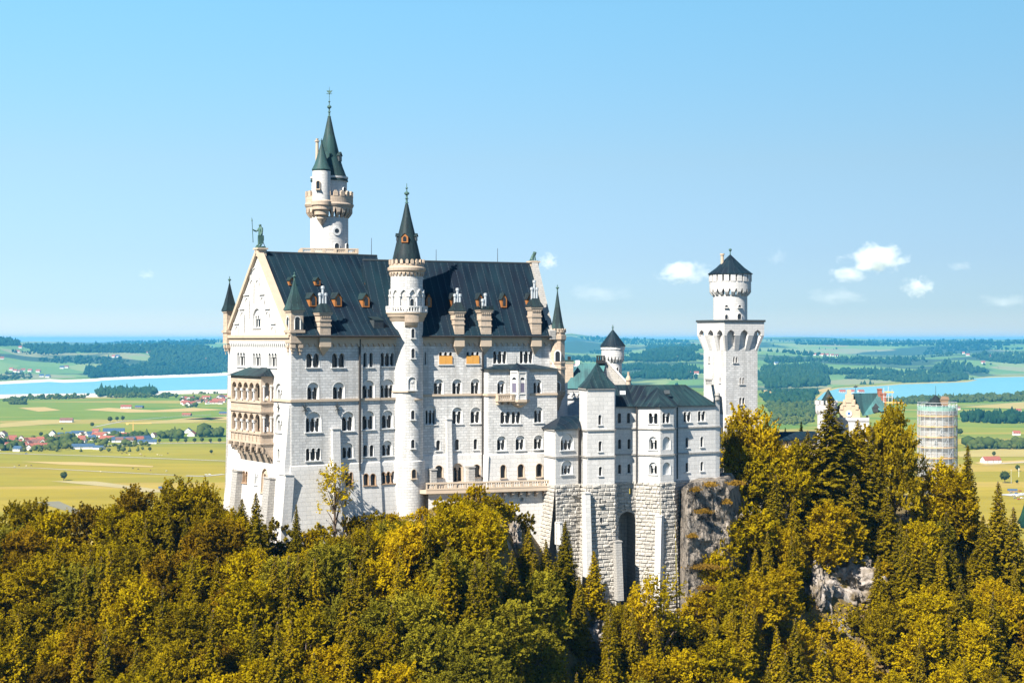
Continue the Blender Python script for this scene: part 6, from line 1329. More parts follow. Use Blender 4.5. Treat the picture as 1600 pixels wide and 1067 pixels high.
# trees one can tell apart in the photograph
put('sparse', 524, 712, 12.5, 62, 250.5, var=0, label='thin crooked tree with few leaves standing before the long south wall')
put('spruce', 463, 785, 9, 34, 243, var=0, label='slim small spruce at the foot of the palace corner')
put('spruce', 400, 770, 13.5, 66, 249, var=1, label='pointed dark spruce in front of the bright west front')
put('spruce', 378, 778, 9.5, 52, 256, var=2, label='short spruce at the left foot of the west front')
put('dark', 281, 742, 13, 100, 272, var=0, label='tall dark round-crowned tree on the skyline just left of the palace')
put('rust', 215, 757, 13, 86, 268, var=0, label='russet tree on the skyline between the lone field tree and the palace'); put('dark', 322, 752, 12, 60, 270, var=1, label='dark tree against the left edge of the palace')
put('dark', 62, 782, 12, 80, 266, var=2, label='rounded dark tree on the skyline below the lone field tree'); put('dark', 22, 782, 12, 70, 262, var=3); put('rust', 130, 786, 12, 80, 262, var=1)
put('spruce', 883, 815, 13, 58, 256, var=3, label='dark pointed spruce before the square stair block base'); put('spruce', 853, 842, 11, 46, 256, var=0); put('sprucey', 928, 858, 12.5, 66, 256, var=0, label='bushy spruce in front of the tall arched recess'); put('spruce', 826, 822, 9, 48, 252, var=1)
put('sparse', 1030, 882, 14, 92, 254, var=0, label='light airy tree in front of the rough stone bay base'); put('sparse', 1004, 905, 10, 50, 252, var=1)
put('gold', 1182, 634, 13, 92, 292, var=0, label='golden yellow tree at the foot of the square tower'); put('dark', 1150, 660, 9, 46, 291, var=1); put('green', 1168, 700, 12, 90, 287, var=2); put('green', 1225, 702, 11, 80, 289, var=1)
put('spruce', 1297, 618, 24, 136, 294, var=0, label='tallest dark spruce in front of the gatehouse gable'); put('sprucey', 1340, 655, 17, 100, 297, var=0); put('green', 1322, 668, 13, 90, 300, var=1); put('gold', 1352, 662, 12, 80, 301, var=0); put('green', 1250, 690, 12, 84, 293, var=3); put('spruce', 1262, 672, 15, 74, 292, var=1)
put('dark', 1398, 637, 17, 88, 297, var=2, label='broad dark tree in front of the green gatehouse roof'); put('sparse', 1441, 700, 9, 40, 300, var=0); put('spruce', 1362, 668, 16, 84, 295, var=1)
put('spruce', 1512, 694, 15, 58, 300, var=2, label='upright spruce just right of the scaffolded tower'); put('spruce', 1560, 752, 18, 80, 296, var=3, label='large dark spruce at the right edge below the car park'); put('green', 1470, 722, 12, 84, 300, var=3); put('gold', 1490, 742, 11, 70, 298, var=1); put('spruce', 1584, 792, 17, 76, 294, var=0)
put('spruce', 1453, 755, 9, 30, 301, var=1)
for i, (px, yt, H, W) in enumerate(((1212, 742, 15, 62), (1240, 775, 14, 56), (1335, 742, 16, 70), (1385, 765, 15, 66), (1478, 800, 15, 60), (1536, 805, 17, 70), (1445, 850, 14, 60), (1180, 860, 13, 54), (1500, 900, 15, 64), (492, 872, 14, 60), (566, 862, 13, 58), (622, 878, 14, 60), (762, 858, 14, 62), (340, 870, 13, 60), (905, 905, 12, 50))): put(('spruce', 'sprucey')[i % 2], px, yt, H, W, var=i % 3)
put('green', 1122, 862, 9, 60, 268, var=3); put('gold', 1092, 925, 9, 56, 264, var=1); put('green', 1142, 905, 10, 70, 270, var=4)
put('sprucey', 700, 850, 16, 80, 245, var=0, label='tall yellowish spruce on the mound below the terrace'); put('spruce', 800, 860, 13, 60, 246, var=2); put('green', 1130, 820, 11, 64, 272, var=0); put('green', 1170, 790, 11, 80, 276, var=1)
for (px, yt, H, v) in ((745, 757, 3.4, 2), (712, 768, 3.0, 0), (690, 775, 3, 0), (770, 772, 3.2, 0), (800, 782, 3.2, 0), (820, 800, 3.4, 1), (660, 792, 2.6, 2), (590, 796, 2.8, 0), (612, 800, 2.5, 2), (565, 802, 3, 1), (540, 806, 3, 0), (500, 815, 3.2, 0), (480, 828, 3, 2), (430, 812, 3, 1), (726, 780, 3, 1), (365, 792, 3, 0)): put('bush', px, yt, H, None, Yfront(px) - .8, var=v)
EXY = [(t['x'], t['y'], t['w'] * t['Y'] / F * .5) for t in TREES]
PROF = np.array([(-80,790),(0,800),(40,792),(90,800),(160,790),(190,775),(250,782),(310,765),(335,775),(350,785),(375,795),(415,812),(440,868),(458,860),(480,845),(520,830),(560,812),(600,806),(650,812),(680,790),(720,772),(760,768),(800,800),(825,832),(850,862),(900,890),(930,900),(960,925),(985,945),(1015,938),(1060,950),(1080,968),(1115,962),(1140,880),(1148,830),(1160,760),(1200,715),(1240,705),(1270,690),(1320,672),(1360,665),(1400,660),(1416,700),(1425,808),(1446,812),(1455,760),(1480,745),(1530,760),(1570,800),(1600,830),(1680,850)])
ROCKS = [(905,1012,22,34),(1325,918,26,30),(1277,935,9,30),(802,850,9,26)]
def okpx(px, tip, bot, w):
    lim = max(np.interp(np.linspace(px - w * .36, px + w * .36, 5), PROF[:, 0], PROF[:, 1]))
    return lim
rd = random.Random(21); tries = 0; added = 0
while tries < 9000 and added < 285:
    tries += 1; px = rd.uniform(-90, 1690); yf = Yfront(px); Y = rd.uniform(188, yf - 2.0); gz = float(G(px, Y)); brow = HY - (gz - CZ) / Y * F
    if brow > 1210: continue
    left, right = px < 360, px > 1090
    kind = rd.choices(('green', 'dark', 'rust', 'gold', 'spruce', 'sprucey'), (4.5, 4.2, 1.3, .1, .6, .7) if left else ((5, .7, .2, 2.8, 1.5, 1.7) if right else (5.5, 1.6, .4, .7, 1.5, 1.6)))[0]
    if kind in ('green', 'dark', 'rust') and 470 < px < 900 and brow > 960 and rd.random() < .6: kind = 'fresh'
    if kind == 'green' and rd.random() < .12: kind = 'fresh'
    H = rd.uniform(9.5, 14) if kind not in ('spruce', 'sprucey') else rd.uniform(12.5, 18); v = rd.randrange(len(PROTO[kind])); P_ = PROTO[kind][v]; wpx = P_[3] * H / P_[2] * F / Y
    lim = okpx(px, 0, brow, wpx); tip = HY - (gz + H - CZ) / Y * F
    if tip < lim: H = (HY - lim) / F * Y + CZ - gz
    if H < 4.2: continue
    tip = HY - (gz + H - CZ) / Y * F; wpx = P_[3] * H / P_[2] * F / Y; x, y = pp(px, Y); rad = wpx * Y / F * .5
    if any((tip - 5 < ry + rh * .8 and brow - 10 > ry - rh * .8) and abs(px - rx) < rw_ * .75 + wpx * .38 and brow > ry - 5 for rx, ry, rw_, rh in ROCKS): continue
    if any((x - a) ** 2 + (y - b) ** 2 < ((rad + c) * .52) ** 2 for a, b, c in EXY): continue
    plant(kind, px, Y, H, rd.uniform(.92, 1.12), v); EXY.append((x, y, rad)); added += 1
tries = added = 0
while tries < 4000 and added < 95:
    tries += 1; px = rd.uniform(-60, 1660) if rd.random() < .4 else rd.uniform(860, 1560); yf = Yfront(px); Y = rd.uniform(205, yf - 1.5); gz = float(G(px, Y)); H = rd.uniform(2.4, 4.6); tip = HY - (gz + H - CZ) / Y * F; brow = HY - (gz - CZ) / Y * F
    wpx = 4.0 * H / 3.2 * F / Y; x, y = pp(px, Y); rad = wpx * Y / F * .5
    if brow > 1150 or tip < okpx(px, 0, brow, wpx) or any(abs(px - rx) < rw_ + wpx * .3 and abs((tip + brow) / 2 - ry) < rh for rx, ry, rw_, rh in ROCKS) or any((x - a) ** 2 + (y - b) ** 2 < ((rad + c) * .42) ** 2 for a, b, c in EXY): continue
    plant('bush', px, Y, H, 1.0); EXY.append((x, y, rad)); added += 1
for i, (px, py, H) in enumerate(((1211, 662, 7.5), (1227, 668, 6.0), (1252, 659, 8.0))): plant('spruce', px, 338, H, 1.0, i, ('small dark spruce behind the gallery, nearest the square tower', 'shortest of the three spruces behind the gallery', 'small dark spruce behind the gallery, nearest the gatehouse')[i], z=float(zz(py, 338)) - H)
tries = added = 0
while tries < 2500 and added < 64:                       # the slope goes on beyond both edges of the photograph
    tries += 1; px = rd.choice((rd.uniform(-420, -95), rd.uniform(1695, 2150))); Y = rd.uniform(200, Yfront(px) + (6 if px < 0 else 20)); kind = rd.choice(('green', 'dark', 'sprucey', 'spruce')); H = rd.uniform(9, 14); x, y = pp(px, Y); rad = 3.6
    if any((x - a) ** 2 + (y - b) ** 2 < ((rad + c) * .52) ** 2 for a, b, c in EXY): continue
    plant(kind, px, Y, H); EXY.append((x, y, rad)); added += 1
# ground cover: leaves of low growth over the slope, too many to count
r_ = np.random.default_rng(5); n = 90000; gp = r_.uniform(-60, 1660, n); gy = np.interp(gp, FT[:, 0], FT[:, 1]) - np.abs(r_.normal(0, 22, n)) - .3
cl_ = _ns((gp - 800) / F * gy, gy, .5, 3.0) + _ns((gp - 800) / F * gy, gy, 1.7, 1.0) * .6; keep = (cl_ > -.15) & (gy > 190); gp, gy, cl_ = gp[keep], gy[keep], cl_[keep]
gx = (gp - 800) / F * gy; gz = G(gp, gy) + np.abs(r_.normal(0, .35, len(gp))) * (1 + np.clip(cl_, 0, 1)); C = np.stack([gx, gy, gz], 1)
rows_ = HY - (gz - CZ) / gy * F; kk = np.ones(len(gp), bool)
for rx, ry, rw_, rh in ROCKS: kk &= ~((np.abs(gp - rx) < rw_ * .8) & (np.abs(rows_ - ry) < rh * .8))
C = C[kk]; me = quads('undergrowth', C, np.tile([0, -.3, .8], (len(C), 1)) + r_.normal(size=(len(C), 3)) * .6, r_.uniform(.12, .34, len(C)), LM['green'], .6, 9)
o = bpy.data.objects.new('undergrowth', me); COL.objects.link(o); tag(o, 'low yellow-green growth covering the slope under the castle', 'undergrowth', kind='stuff')
# grass tufts on the cliff ledges
TUFTM = leafmat('dry_grass', [(.2, (.12, .075, .015)), (.5, (.22, .13, .02)), (.8, (.30, .18, .03))])
for i, (px, py, w, wd_) in enumerate(((1088, 765, 13, 'upper left of the grey cliff'), (1110, 757, 17, 'top edge of the grey cliff'), (1100, 799, 22, 'upper ledge of the grey cliff'), (1082, 837, 14, 'left middle of the grey cliff'), (1136, 784, 12, 'right shoulder of the grey cliff'), (1105, 886, 44, 'long lower ledge of the grey cliff'), (1107, 918, 30, 'lowest hump of the grey cliff'), (1150, 755, 22, 'path edge right of the grey cliff'))):
    Y = 266.6 + (px - 1071) * .06 - max(0, (py - 760)) / 240 * 4.5; c = pz(px, py + 2, Y); k_ = Y / F; n = int(w * 40); q = np.random.default_rng(i).normal(size=(n, 3)) * np.array([w * k_ * .27, .5, .28]); q[:, 2] = np.abs(q[:, 2]); me = quads('grass_tuft', q, np.random.default_rng(i + 50).normal(size=(n, 3)) * .5 + np.array([0, -.6, .5]), np.random.default_rng(i).uniform(.08, .24, n), TUFTM, .4, i); o = bpy.data.objects.new('grass_tuft', me); COL.objects.link(o); o.location = c
    tag(o, 'dry golden grass tuft on the ' + wd_, 'grass tuft')
m = MB(); a = ground_at(1238, 990); p0 = pz(1186, 990, a.y - 6); p1 = pz(1199, 928, a.y - 3); m.tube(p0, p1, .18, .12, 7)
for i in range(6): q = lerp(p0, p1, .15 + i * .13); m.tube(q, q + V((random.uniform(-.7, .7), -.2, .3)), .05, .02, 4)
tag(m.build('dead_trunk', BARKP), 'bare leaning dead trunk on the rocky slope below the golden tree', 'dead tree')
# path in front of the gate tower with a railing and visitors
m = MB(); pl_ = [pp(1405, 309), pp(1470, 308), pp(1470, 316), pp(1405, 316)]; zp = zz(811, 309); m.prism(pl_, zp - 1.2, zp, True); tag(m.build('forecourt', plain('gravel', (.13, .105, .08), .95, .2, 4)), kind='structure')
m = MB(); p = Pan(pl_[0], pl_[1], 0.0)
for k in range(9): m.tube(p.p(p.w * k / 8, zp), p.p(p.w * k / 8, zp + 1.1), .05, .05, 5)
for dz in (.6, 1.08): m.tube(p.p(0, zp + dz), p.p(p.w, zp + dz), .045, .045, 5)
tag(m.build('railing', IRON), 'dark railing along the forecourt below the scaffolded tower', 'railing')
SKINM = plain('skin_tone', (.45, .28, .2), .6, .05)
def person(loc, rot, shirt, trousers, label, pose=0, h=1.72, hide_legs=False):
    t = thing('person', label, 'person', loc); k = h / 1.8; P = lambda a, b, c: V((a * k, b * k, c * k)); sg = .1 * pose
    vv = [P(0,0,.95),P(0,.0,1.2),P(0,0,1.42),P(0,.01,1.53),P(0,.03,1.66),P(0,.02,1.76),P(.1,0,.86),P(.11,.03+sg,.48),P(.12,-.02+sg,.08),P(.13,.12+sg,.03),P(-.1,0,.86),P(-.11,.03-sg,.48),P(-.12,-.05-sg,.08),P(-.13,.1-sg,.03),P(.21,0,1.4),P(.26,.02,1.12),P(.24,.14,.92),P(.23,.2,.84),P(-.21,0,1.4),P(-.26,.02,1.12),P(-.2,.2,1.0),P(-.17,.27,.98)]
    ee = [(0,1),(1,2),(2,3),(3,4),(4,5),(0,6),(6,7),(7,8),(8,9),(0,10),(10,11),(11,12),(12,13),(2,14),(14,15),(15,16),(16,17),(2,18),(18,19),(19,20),(20,21)]
    rr = [.14,.13,.16,.055,.1,.075,.1,.07,.05,.045,.1,.07,.05,.045,.06,.05,.04,.035,.06,.05,.04,.035]
    o = skin('body', vv, ee, [q * k for q in rr], SKINM, t, 1); o.matrix_parent_inverse.identity()
    def cloth(name, idx, grow, mat):
        mp_ = {a: i for i, a in enumerate(idx)}; c = skin(name, [vv[a] for a in idx], [(mp_[a], mp_[b]) for a, b in ee if a in mp_ and b in mp_], [rr[a] * k * grow for a in idx], mat, t, 1); c.matrix_parent_inverse.identity()
    cloth('shirt', [1, 2, 14, 15, 18, 19], 1.2, shirt); cloth('trousers', [0, 6, 7, 8, 10, 11, 12], 1.18, trousers)
    hb = MB(); hb.lathe(0, 0, [(.1 * k, 1.64 * k), (.115 * k, 1.72 * k), (.09 * k, 1.81 * k), (0, 1.84 * k)], 10); ho_ = hb.build('hair', BLACK); ho_.parent = t
    t.rotation_euler = (0, 0, rot); return t
CLO = [plain('maroon_cloth', (.25, .03, .05)), plain('navy_cloth', (.03, .04, .10)), plain('white_cloth', (.7, .7, .7)), plain('black_cloth', (.02, .02, .02)), plain('purple_cloth', (.28, .08, .3)), plain('denim', (.08, .12, .22))]
for (px, Y, rt, a, b, lb) in ((1416, 310.5, 3.0, 3, 1, 'person in black at the left end of the forecourt railing'), (1421, 311, 2.6, 0, 3, 'person in a maroon top standing at the forecourt railing'), (1424.5, 310.6, 3.4, 4, 5, 'person in a purple top beside the maroon one at the railing'), (1430, 311.5, 1.2, 2, 5, 'person in a white top behind the forecourt railing'), (1436, 310.5, 2.9, 1, 3, 'person in navy right of the white-topped one at the railing')):
    x, y = pp(px, Y); person((x, y, zp), rt, CLO[a], CLO[b], lb, 1 if px % 2 else -1)
for (ff, uu, a, lb) in ((.62, -1.2, 4, 'person in purple looking out of the lower arcade of the balcony'), (.83, -1.3, 3, 'person in black at the right of the lower balcony arcade')):
    q = F1.p3(uu, v0 + (v1 - v0) * ff, zz(676, F1.pt(-LP, v0)[1]) + .02); person(q, R(124), CLO[a], CLO[3], lb, 0, 1.7)
q = F1.p3(-1.05, v1 + .75, zz(676, F1.pt(-LP, v0)[1]) + .02); person(q, R(200), CLO[4], CLO[5], 'person in a purple top at the side arch of the lower balcony', 0, 1.65)
# ================================================================= valley floor, lake, hills
def ground_sheet():
    m, N, L, B = newmat('meadow')
    tc = N.new('ShaderNodeTexCoord'); mp = N.new('ShaderNodeMapping'); mp.inputs['Rotation'].default_value = (0, 0, R(14)); mp.inputs['Scale'].default_value = (1 / 620, 1 / 150, 1); L.new(tc.outputs['Object'], mp.inputs[0])
    nz = N.new('ShaderNodeTexNoise'); nz.inputs['Scale'].default_value = 1.3; nz.inputs['Detail'].default_value = 2; L.new(mp.outputs[0], nz.inputs['Vector'])
    va = N.new('ShaderNodeVectorMath'); va.operation = 'ADD'; vs = N.new('ShaderNodeVectorMath'); vs.operation = 'SCALE'; vs.inputs['Scale'].default_value = .35; L.new(nz.outputs['Color'], vs.inputs[0]); L.new(mp.outputs[0], va.inputs[0]); L.new(vs.outputs[0], va.inputs[1])
    vo = N.new('ShaderNodeTexVoronoi'); vo.inputs['Scale'].default_value = 1.0; L.new(va.outputs[0], vo.inputs['Vector'])
    sp = N.new('ShaderNodeSeparateColor'); L.new(vo.outputs['Color'], sp.inputs[0])
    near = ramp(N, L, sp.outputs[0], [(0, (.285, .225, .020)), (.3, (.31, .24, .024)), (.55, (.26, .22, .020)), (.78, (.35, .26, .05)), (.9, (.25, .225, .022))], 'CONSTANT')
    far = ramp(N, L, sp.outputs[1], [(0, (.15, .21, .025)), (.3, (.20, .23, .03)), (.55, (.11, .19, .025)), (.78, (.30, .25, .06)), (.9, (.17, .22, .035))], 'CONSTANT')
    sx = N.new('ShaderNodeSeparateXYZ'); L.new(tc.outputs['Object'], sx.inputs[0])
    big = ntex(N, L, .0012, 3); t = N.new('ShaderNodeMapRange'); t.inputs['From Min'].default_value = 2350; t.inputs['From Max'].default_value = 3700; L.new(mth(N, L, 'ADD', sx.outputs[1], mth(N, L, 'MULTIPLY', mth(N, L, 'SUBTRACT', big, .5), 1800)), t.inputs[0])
    k = mixc(N, L, near, far, t.outputs[0]); n = ntex(N, L, .02, 5, sc=(.35, 1, 1)); k = mixc(N, L, k, ramp(N, L, n, [(.3, (.86, .86, .86)), (.7, (1.1, 1.08, 1.05))]), 1.0, 'MULTIPLY')  # distance haze painted into the land: field colours shift greener further out
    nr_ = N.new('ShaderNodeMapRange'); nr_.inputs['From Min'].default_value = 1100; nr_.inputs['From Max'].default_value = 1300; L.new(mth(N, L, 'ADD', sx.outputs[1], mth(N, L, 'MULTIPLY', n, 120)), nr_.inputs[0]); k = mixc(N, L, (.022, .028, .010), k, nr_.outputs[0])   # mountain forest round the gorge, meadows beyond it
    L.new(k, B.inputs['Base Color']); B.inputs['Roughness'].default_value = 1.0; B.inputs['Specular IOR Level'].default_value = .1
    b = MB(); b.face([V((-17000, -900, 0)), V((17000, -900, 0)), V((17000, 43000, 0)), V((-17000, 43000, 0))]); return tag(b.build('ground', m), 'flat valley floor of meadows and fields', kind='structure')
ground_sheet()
def vp(px, py, z=0.0): Y = (CZ - z) * F / (py - HY); return ((px - 800) / F * Y, Y)
def sheet(name, pts, z, mat, label=None):
    b = MB(); tr = tessellate_polygon([[V((*vp(*q), 0)) for q in pts]]); P = [vp(*q) for q in pts]
    for t in tr:
        a = [V((*P[i], z)) for i in t]
        if (a[1] - a[0]).cross(a[2] - a[0]).z < 0: a = a[::-1]
        b.face(a)
    return tag(b.build(name, mat), label, kind='structure')
WATER, N, L, B = newmat('lake_water'); B.inputs['Roughness'].default_value = .3; B.inputs['Specular IOR Level'].default_value = .25; n = ntex(N, L, .0016, 3, sc=(.3, 1, 1)); L.new(mixc(N, L, (.14, .37, .41), (.19, .42, .46), n), B.inputs['Base Color']); bump(N, L, B, ntex(N, L, .05, 3), .15, 1.0)
BEACH = plain('pale_shore', (.62, .57, .48), .95, .12, .01); DRY = plain('dry_meadow', (.36, .29, .10), 1, .15, .01, .1); BARE = plain('mown_field', (.36, .30, .15), 1, .12, .02, .1); ASPH = plain('pale_road', (.42, .41, .39), .9, .1, .02); GREYF = plain('grey_field', (.20, .185, .13), 1, .12, .02, .1); OCH = plain('stubble', (.42, .31, .12), 1, .12, .01, .1)
far_l = [(-60,602.5),(0,600.5),(40,598.5),(78,596.5),(100,598),(150,596),(160,594.5),(220,591.5),(300,589),(360,586.5),(420,585.5),(480,586),(540,589)]; near_l = [(575,596),(540,602),(480,605.5),(420,607),(355,608.5),(290,609.5),(240,611.5),(150,614.5),(80,615),(0,616.5),(-60,617)]
sheet('beach', [(x, y - 4.5) for x, y in far_l] + [(x + (8 if x > 550 else 0), y + 6 * min(1, max(.0, (600 - x) / 60))) for x, y in near_l], .25, BEACH, 'pale dry shore round the left lake'); sheet('lake', far_l + near_l, .6, WATER, 'turquoise lake left of the palace')
far_r = [(1276,624),(1288,613),(1310,607),(1345,605),(1372,603.5),(1410,600.5),(1470,598.5),(1512,597),(1528,593.5),(1500,592.5),(1560,589.5),(1640,588)]; near_r = [(1640,616),(1600,617.5),(1560,620),(1480,623.5),(1420,625),(1330,627),(1296,627)]
sheet('beach', [(x - 3, y - 1.6) for x, y in far_r] + [(x, y + 2) for x, y in near_r], .25, DRY, 'reedy shore of the right lake'); sheet('lake', far_r + near_r, .6, WATER, 'blue lake behind the gatehouse')
for pts, mt in (([(78,751.5),(214,765),(205,768),(250,769),(262,766.5),(150,752)], BARE), ([(57,784.5),(92,783),(130,800),(120,803)], GREYF), ([(32,721),(130,722),(240,728),(238,730),(100,726)], OCH), ([(130,640),(170,637),(240,641),(300,637),(352,640),(300,643),(200,644.5)], OCH), ([(28,637),(70,636),(95,641),(60,643)], OCH), ([(0,662),(60,656),(130,655.5),(90,662),(0,668)], DRY), ([(200,663),(300,652),(352,653),(300,660)], DRY), ([(285,655),(356,650.5),(356,656.5)], OCH),
                 ([(1500,636),(1600,628),(1640,634),(1600,639)], DRY), ([(1490,706),(1560,700),(1640,704),(1640,713),(1500,714)], DRY), ([(1230,690),(1280,688),(1280,694)], DRY), ([(1185,608),(1275,604),(1300,606),(1290,612),(1200,615)], OCH), ([(1240,643),(1300,640),(1280,646)], OCH), ([(1520,722.5),(1640,717),(1640,721),(1540,727)], OCH)): sheet('field', pts, .3, mt)
def road(pts, w, z=.5):
    b = MB(); P = [V(vp(*q)) for q in pts]
    for a, c in zip(P[:-1], P[1:]): d = (c - a).normalized(); n_ = V((-d.y, d.x)) * w / 2; b.face([V((*(a - n_), z)), V((*(c - n_), z)), V((*(c + n_), z)), V((*(a + n_), z))])
    tag(b.build('road', ASPH), kind='structure')
road([(-20, 707.5), (0, 708.2), (150, 712.5), (360, 720.5)], 7); road([(-10, 730), (60, 731.5), (150, 736.5), (275, 742.5)], 5); road([(150, 698), (180, 695.5), (240, 693), (360, 691.8)], 10); road([(145, 668), (165, 663.5), (190, 658.5), (260, 652), (330, 648)], 6); road([(290, 743.5), (320, 744), (350, 741)], 9); road([(1490, 657), (1560, 655.5), (1640, 652)], 7); road([(1500, 634), (1560, 630), (1640, 627)], 6); road([(1545, 725), (1640, 720)], 7); road([(1568, 774), (1600, 772), (1640, 770)], 24)
# hills beyond the lake
def HZ(px, Y):
    px = np.asarray(px, float); Y = np.asarray(Y, float); X = (px - 800) / F * Y
    c1 = np.interp(px, [-200, 0, 40, 120, 220, 350, 600, 880, 960, 1010, 1090, 1200, 1300, 1420, 1560, 1700], [530, 529, 537, 542, 539, 545, 552, 551, 557, 549, 543, 548, 553, 556, 549, 545])
    c2 = np.interp(px, [-200, 60, 200, 300, 500, 860, 900, 940, 1000, 1200, 1400, 1560, 1700], [540, 541, 539.5, 535, 538, 537, 531, 536, 539, 535, 539, 534.5, 533])
    c3 = np.interp(px, [-200, 0, 60, 140, 230, 262, 271, 274, 300, 318, 333, 350, 600, 860, 880, 892, 910, 935, 1000, 1100, 1190, 1260, 1300, 1400, 1440, 1500, 1560, 1700], [533, 534, 533, 534.5, 534, 532.6, 532.8, 534.6, 533.4, 530.4, 531.6, 529, 532, 526, 522, 520.5, 523, 527, 529.5, 530.5, 528, 527.4, 528.4, 530.8, 531.4, 529.4, 530.4, 527.5])
    z1 = CZ + (HY - c1) / F * 11500; z2 = CZ + (HY - c2) / F * 15500; z3 = CZ + (HY - c3) / F * 21500
    st = np.interp(px, [-200, 0, 80, 160, 220, 300, 360, 420, 560, 700, 1200, 1275, 1310, 1372, 1410, 1470, 1515, 1530, 1560, 1640, 1700], [7400, 7560, 8040, 8300, 8730, 9120, 9560, 9700, 9500, 7600, 6000, 6050, 6600, 7000, 7330, 7560, 7800, 8150, 8700, 8950, 9000])
    sm = lambda a, b: (lambda t: t * t * (3 - 2 * t))(np.clip((Y - a) / (b - a), 0, 1))
    n1 = _ns(X, Y, .0021, 1) * 18 + _ns(X, Y, .0052, 2) * 8
    z = z1 * .96 * sm(st, 11500) + n1 * sm(st, st + 1500) * np.clip((12800 - Y) / 3000, 0, 1)
    z = z * (1 - .35 * sm(11800, 13500)) + 0
    z = np.where(Y > 13500, z1 * .62 + (z2 - z1 * .62) * sm(13500, 15500), z); z = np.where(Y > 15500, z2 * (1 - .15 * sm(15600, 16800)), z); z = np.where(Y > 16800, z2 * .85 + (z3 - z2 * .85) * sm(16800, 21500), z); z = np.where(Y > 21500, z3 * (1 - .5 * sm(21700, 30000)), z)
    z = z + np.where(Y > 13500, _ns(X, Y, .0016, 5) * 9, 0)
    return np.where(Y < st, -4.0, z - 1.5 * (1 - sm(st, st + 400)))
pg = np.arange(-260, 1860, 9.0); yg = np.concatenate([np.arange(5900, 13600, 75.0), np.arange(13600, 22600, 200.0), np.arange(22600, 37000, 500.0)])
PXg, Yg = np.meshgrid(pg, yg); Zv = HZ(PXg, Yg); Xg = (PXg - 800) / F * Yg; nr, nc = PXg.shape; idx = np.arange(nr * nc).reshape(nr, nc)
me = bpy.data.meshes.new('hills'); me.from_pydata(np.stack([Xg.ravel(), Yg.ravel(), Zv.ravel()], 1).tolist(), [], np.stack([idx[:-1, :-1].ravel(), idx[:-1, 1:].ravel(), idx[1:, 1:].ravel(), idx[1:, :-1].ravel()], 1).tolist()); me.polygons.foreach_set('use_smooth', [True] * len(me.polygons))
mt, N, L, B = newmat('hill_meadow'); tc = N.new('ShaderNodeTexCoord'); vo = N.new('ShaderNodeTexVoronoi'); vo.inputs['Scale'].default_value = .0022; L.new(tc.outputs['Object'], vo.inputs['Vector']); sp = N.new('ShaderNodeSeparateColor'); L.new(vo.outputs['Color'], sp.inputs[0])
k = ramp(N, L, sp.outputs[0], [(0, (.10, .20, .045)), (.3, (.15, .24, .06)), (.5, (.22, .23, .10)), (.65, (.12, .22, .05)), (.85, (.19, .25, .08))], 'CONSTANT'); n = ntex(N, L, .004, 4); k = mixc(N, L, k, (.025, .06, .022), ramp(N, L, ntex(N, L, .0009, 4), [(.50, (0, 0, 0)), (.54, (1, 1, 1))]))
L.new(k, B.inputs['Base Color']); B.inputs['Roughness'].default_value = 1.0; me.materials.append(mt); o = bpy.data.objects.new('hills', me); COL.objects.link(o); tag(o, 'rolling hills of meadow and forest beyond the lakes', kind='structure')
# woods: many small tree shapes in one body each
FOR = leafmat('far_forest', [(.1, (.006, .022, .012)), (.5, (.014, .040, .018)), (.9, (.030, .062, .024))], .0)
FORB = leafmat('far_broadleaf', [(.1, (.022, .042, .012)), (.5, (.045, .068, .016)), (.9, (.08, .095, .022))], .0)
def cone_shape():
    v = [(math.cos(math.tau * i / 6) * s, math.sin(math.tau * i / 6) * s, z) for s, z in ((.30, .08), (.18, .42)) for i in range(6)] + [(0, 0, 1), (0, 0, .0)]; f = []
    for i in range(6): j = (i + 1) % 6; f += [(i, j, 6 + j), (i, 6 + j, 6 + i), (6 + i, 6 + j, 12), (j, i, 13)]
    return np.array(v), np.array(f)
def ball_shape():
    bm = bmesh.new(); bmesh.ops.create_icosphere(bm, subdivisions=1, radius=.5); v = np.array([tuple(q.co) for q in bm.verts]) * np.array([.95, .95, .8]) + np.array([0, 0, .5]); f = np.array([[q.index for q in fc.verts] for fc in bm.faces]); bm.free(); return v, f
SH = {'c': cone_shape(), 'b': ball_shape()}
def wood_mesh(name, X, Y, Zb, Hh, kinds, seed):
    r_ = np.random.default_rng(seed); VV, FF, off = [], [], 0
    for kd in ('c', 'b'):
        sel = kinds == kd
        if not sel.any(): continue
        v, f = SH[kd]; n = sel.sum(); a = r_.uniform(0, 6.28, n); s = Hh[sel]; w = s * r_.uniform(.8, 1.25, n) * (1.0 if kd == 'b' else 1.15); ca, sa = np.cos(a), np.sin(a)
        jit = r_.uniform(.78, 1.22, (n, len(v), 1))
        P = np.empty((n, len(v), 3)); vv = v[None] * jit; P[:, :, 0] = (vv[:, :, 0] * ca[:, None] - vv[:, :, 1] * sa[:, None]) * w[:, None] + X[sel][:, None]; P[:, :, 1] = (vv[:, :, 0] * sa[:, None] + vv[:, :, 1] * ca[:, None]) * w[:, None] + Y[sel][:, None]; P[:, :, 2] = v[None, :, 2] * s[:, None] + Zb[sel][:, None] - .4
        VV.append(P.reshape(-1, 3)); FF.append((f[None] + (np.arange(n) * len(v))[:, None, None] + off).reshape(-1, 3)); off += n * len(v)
    Vv, Ff = np.concatenate(VV), np.concatenate(FF); me = bpy.data.meshes.new(name); me.vertices.add(len(Vv)); me.vertices.foreach_set('co', Vv.astype(np.float32).ravel()); me.loops.add(Ff.size); me.loops.foreach_set('vertex_index', Ff.astype(np.int32).ravel()); me.polygons.add(len(Ff)); me.polygons.foreach_set('loop_start', np.arange(0, Ff.size, 3, dtype=np.int32)); me.polygons.foreach_set('loop_total', np.full(len(Ff), 3, np.int32)); me.update(calc_edges=True); return me
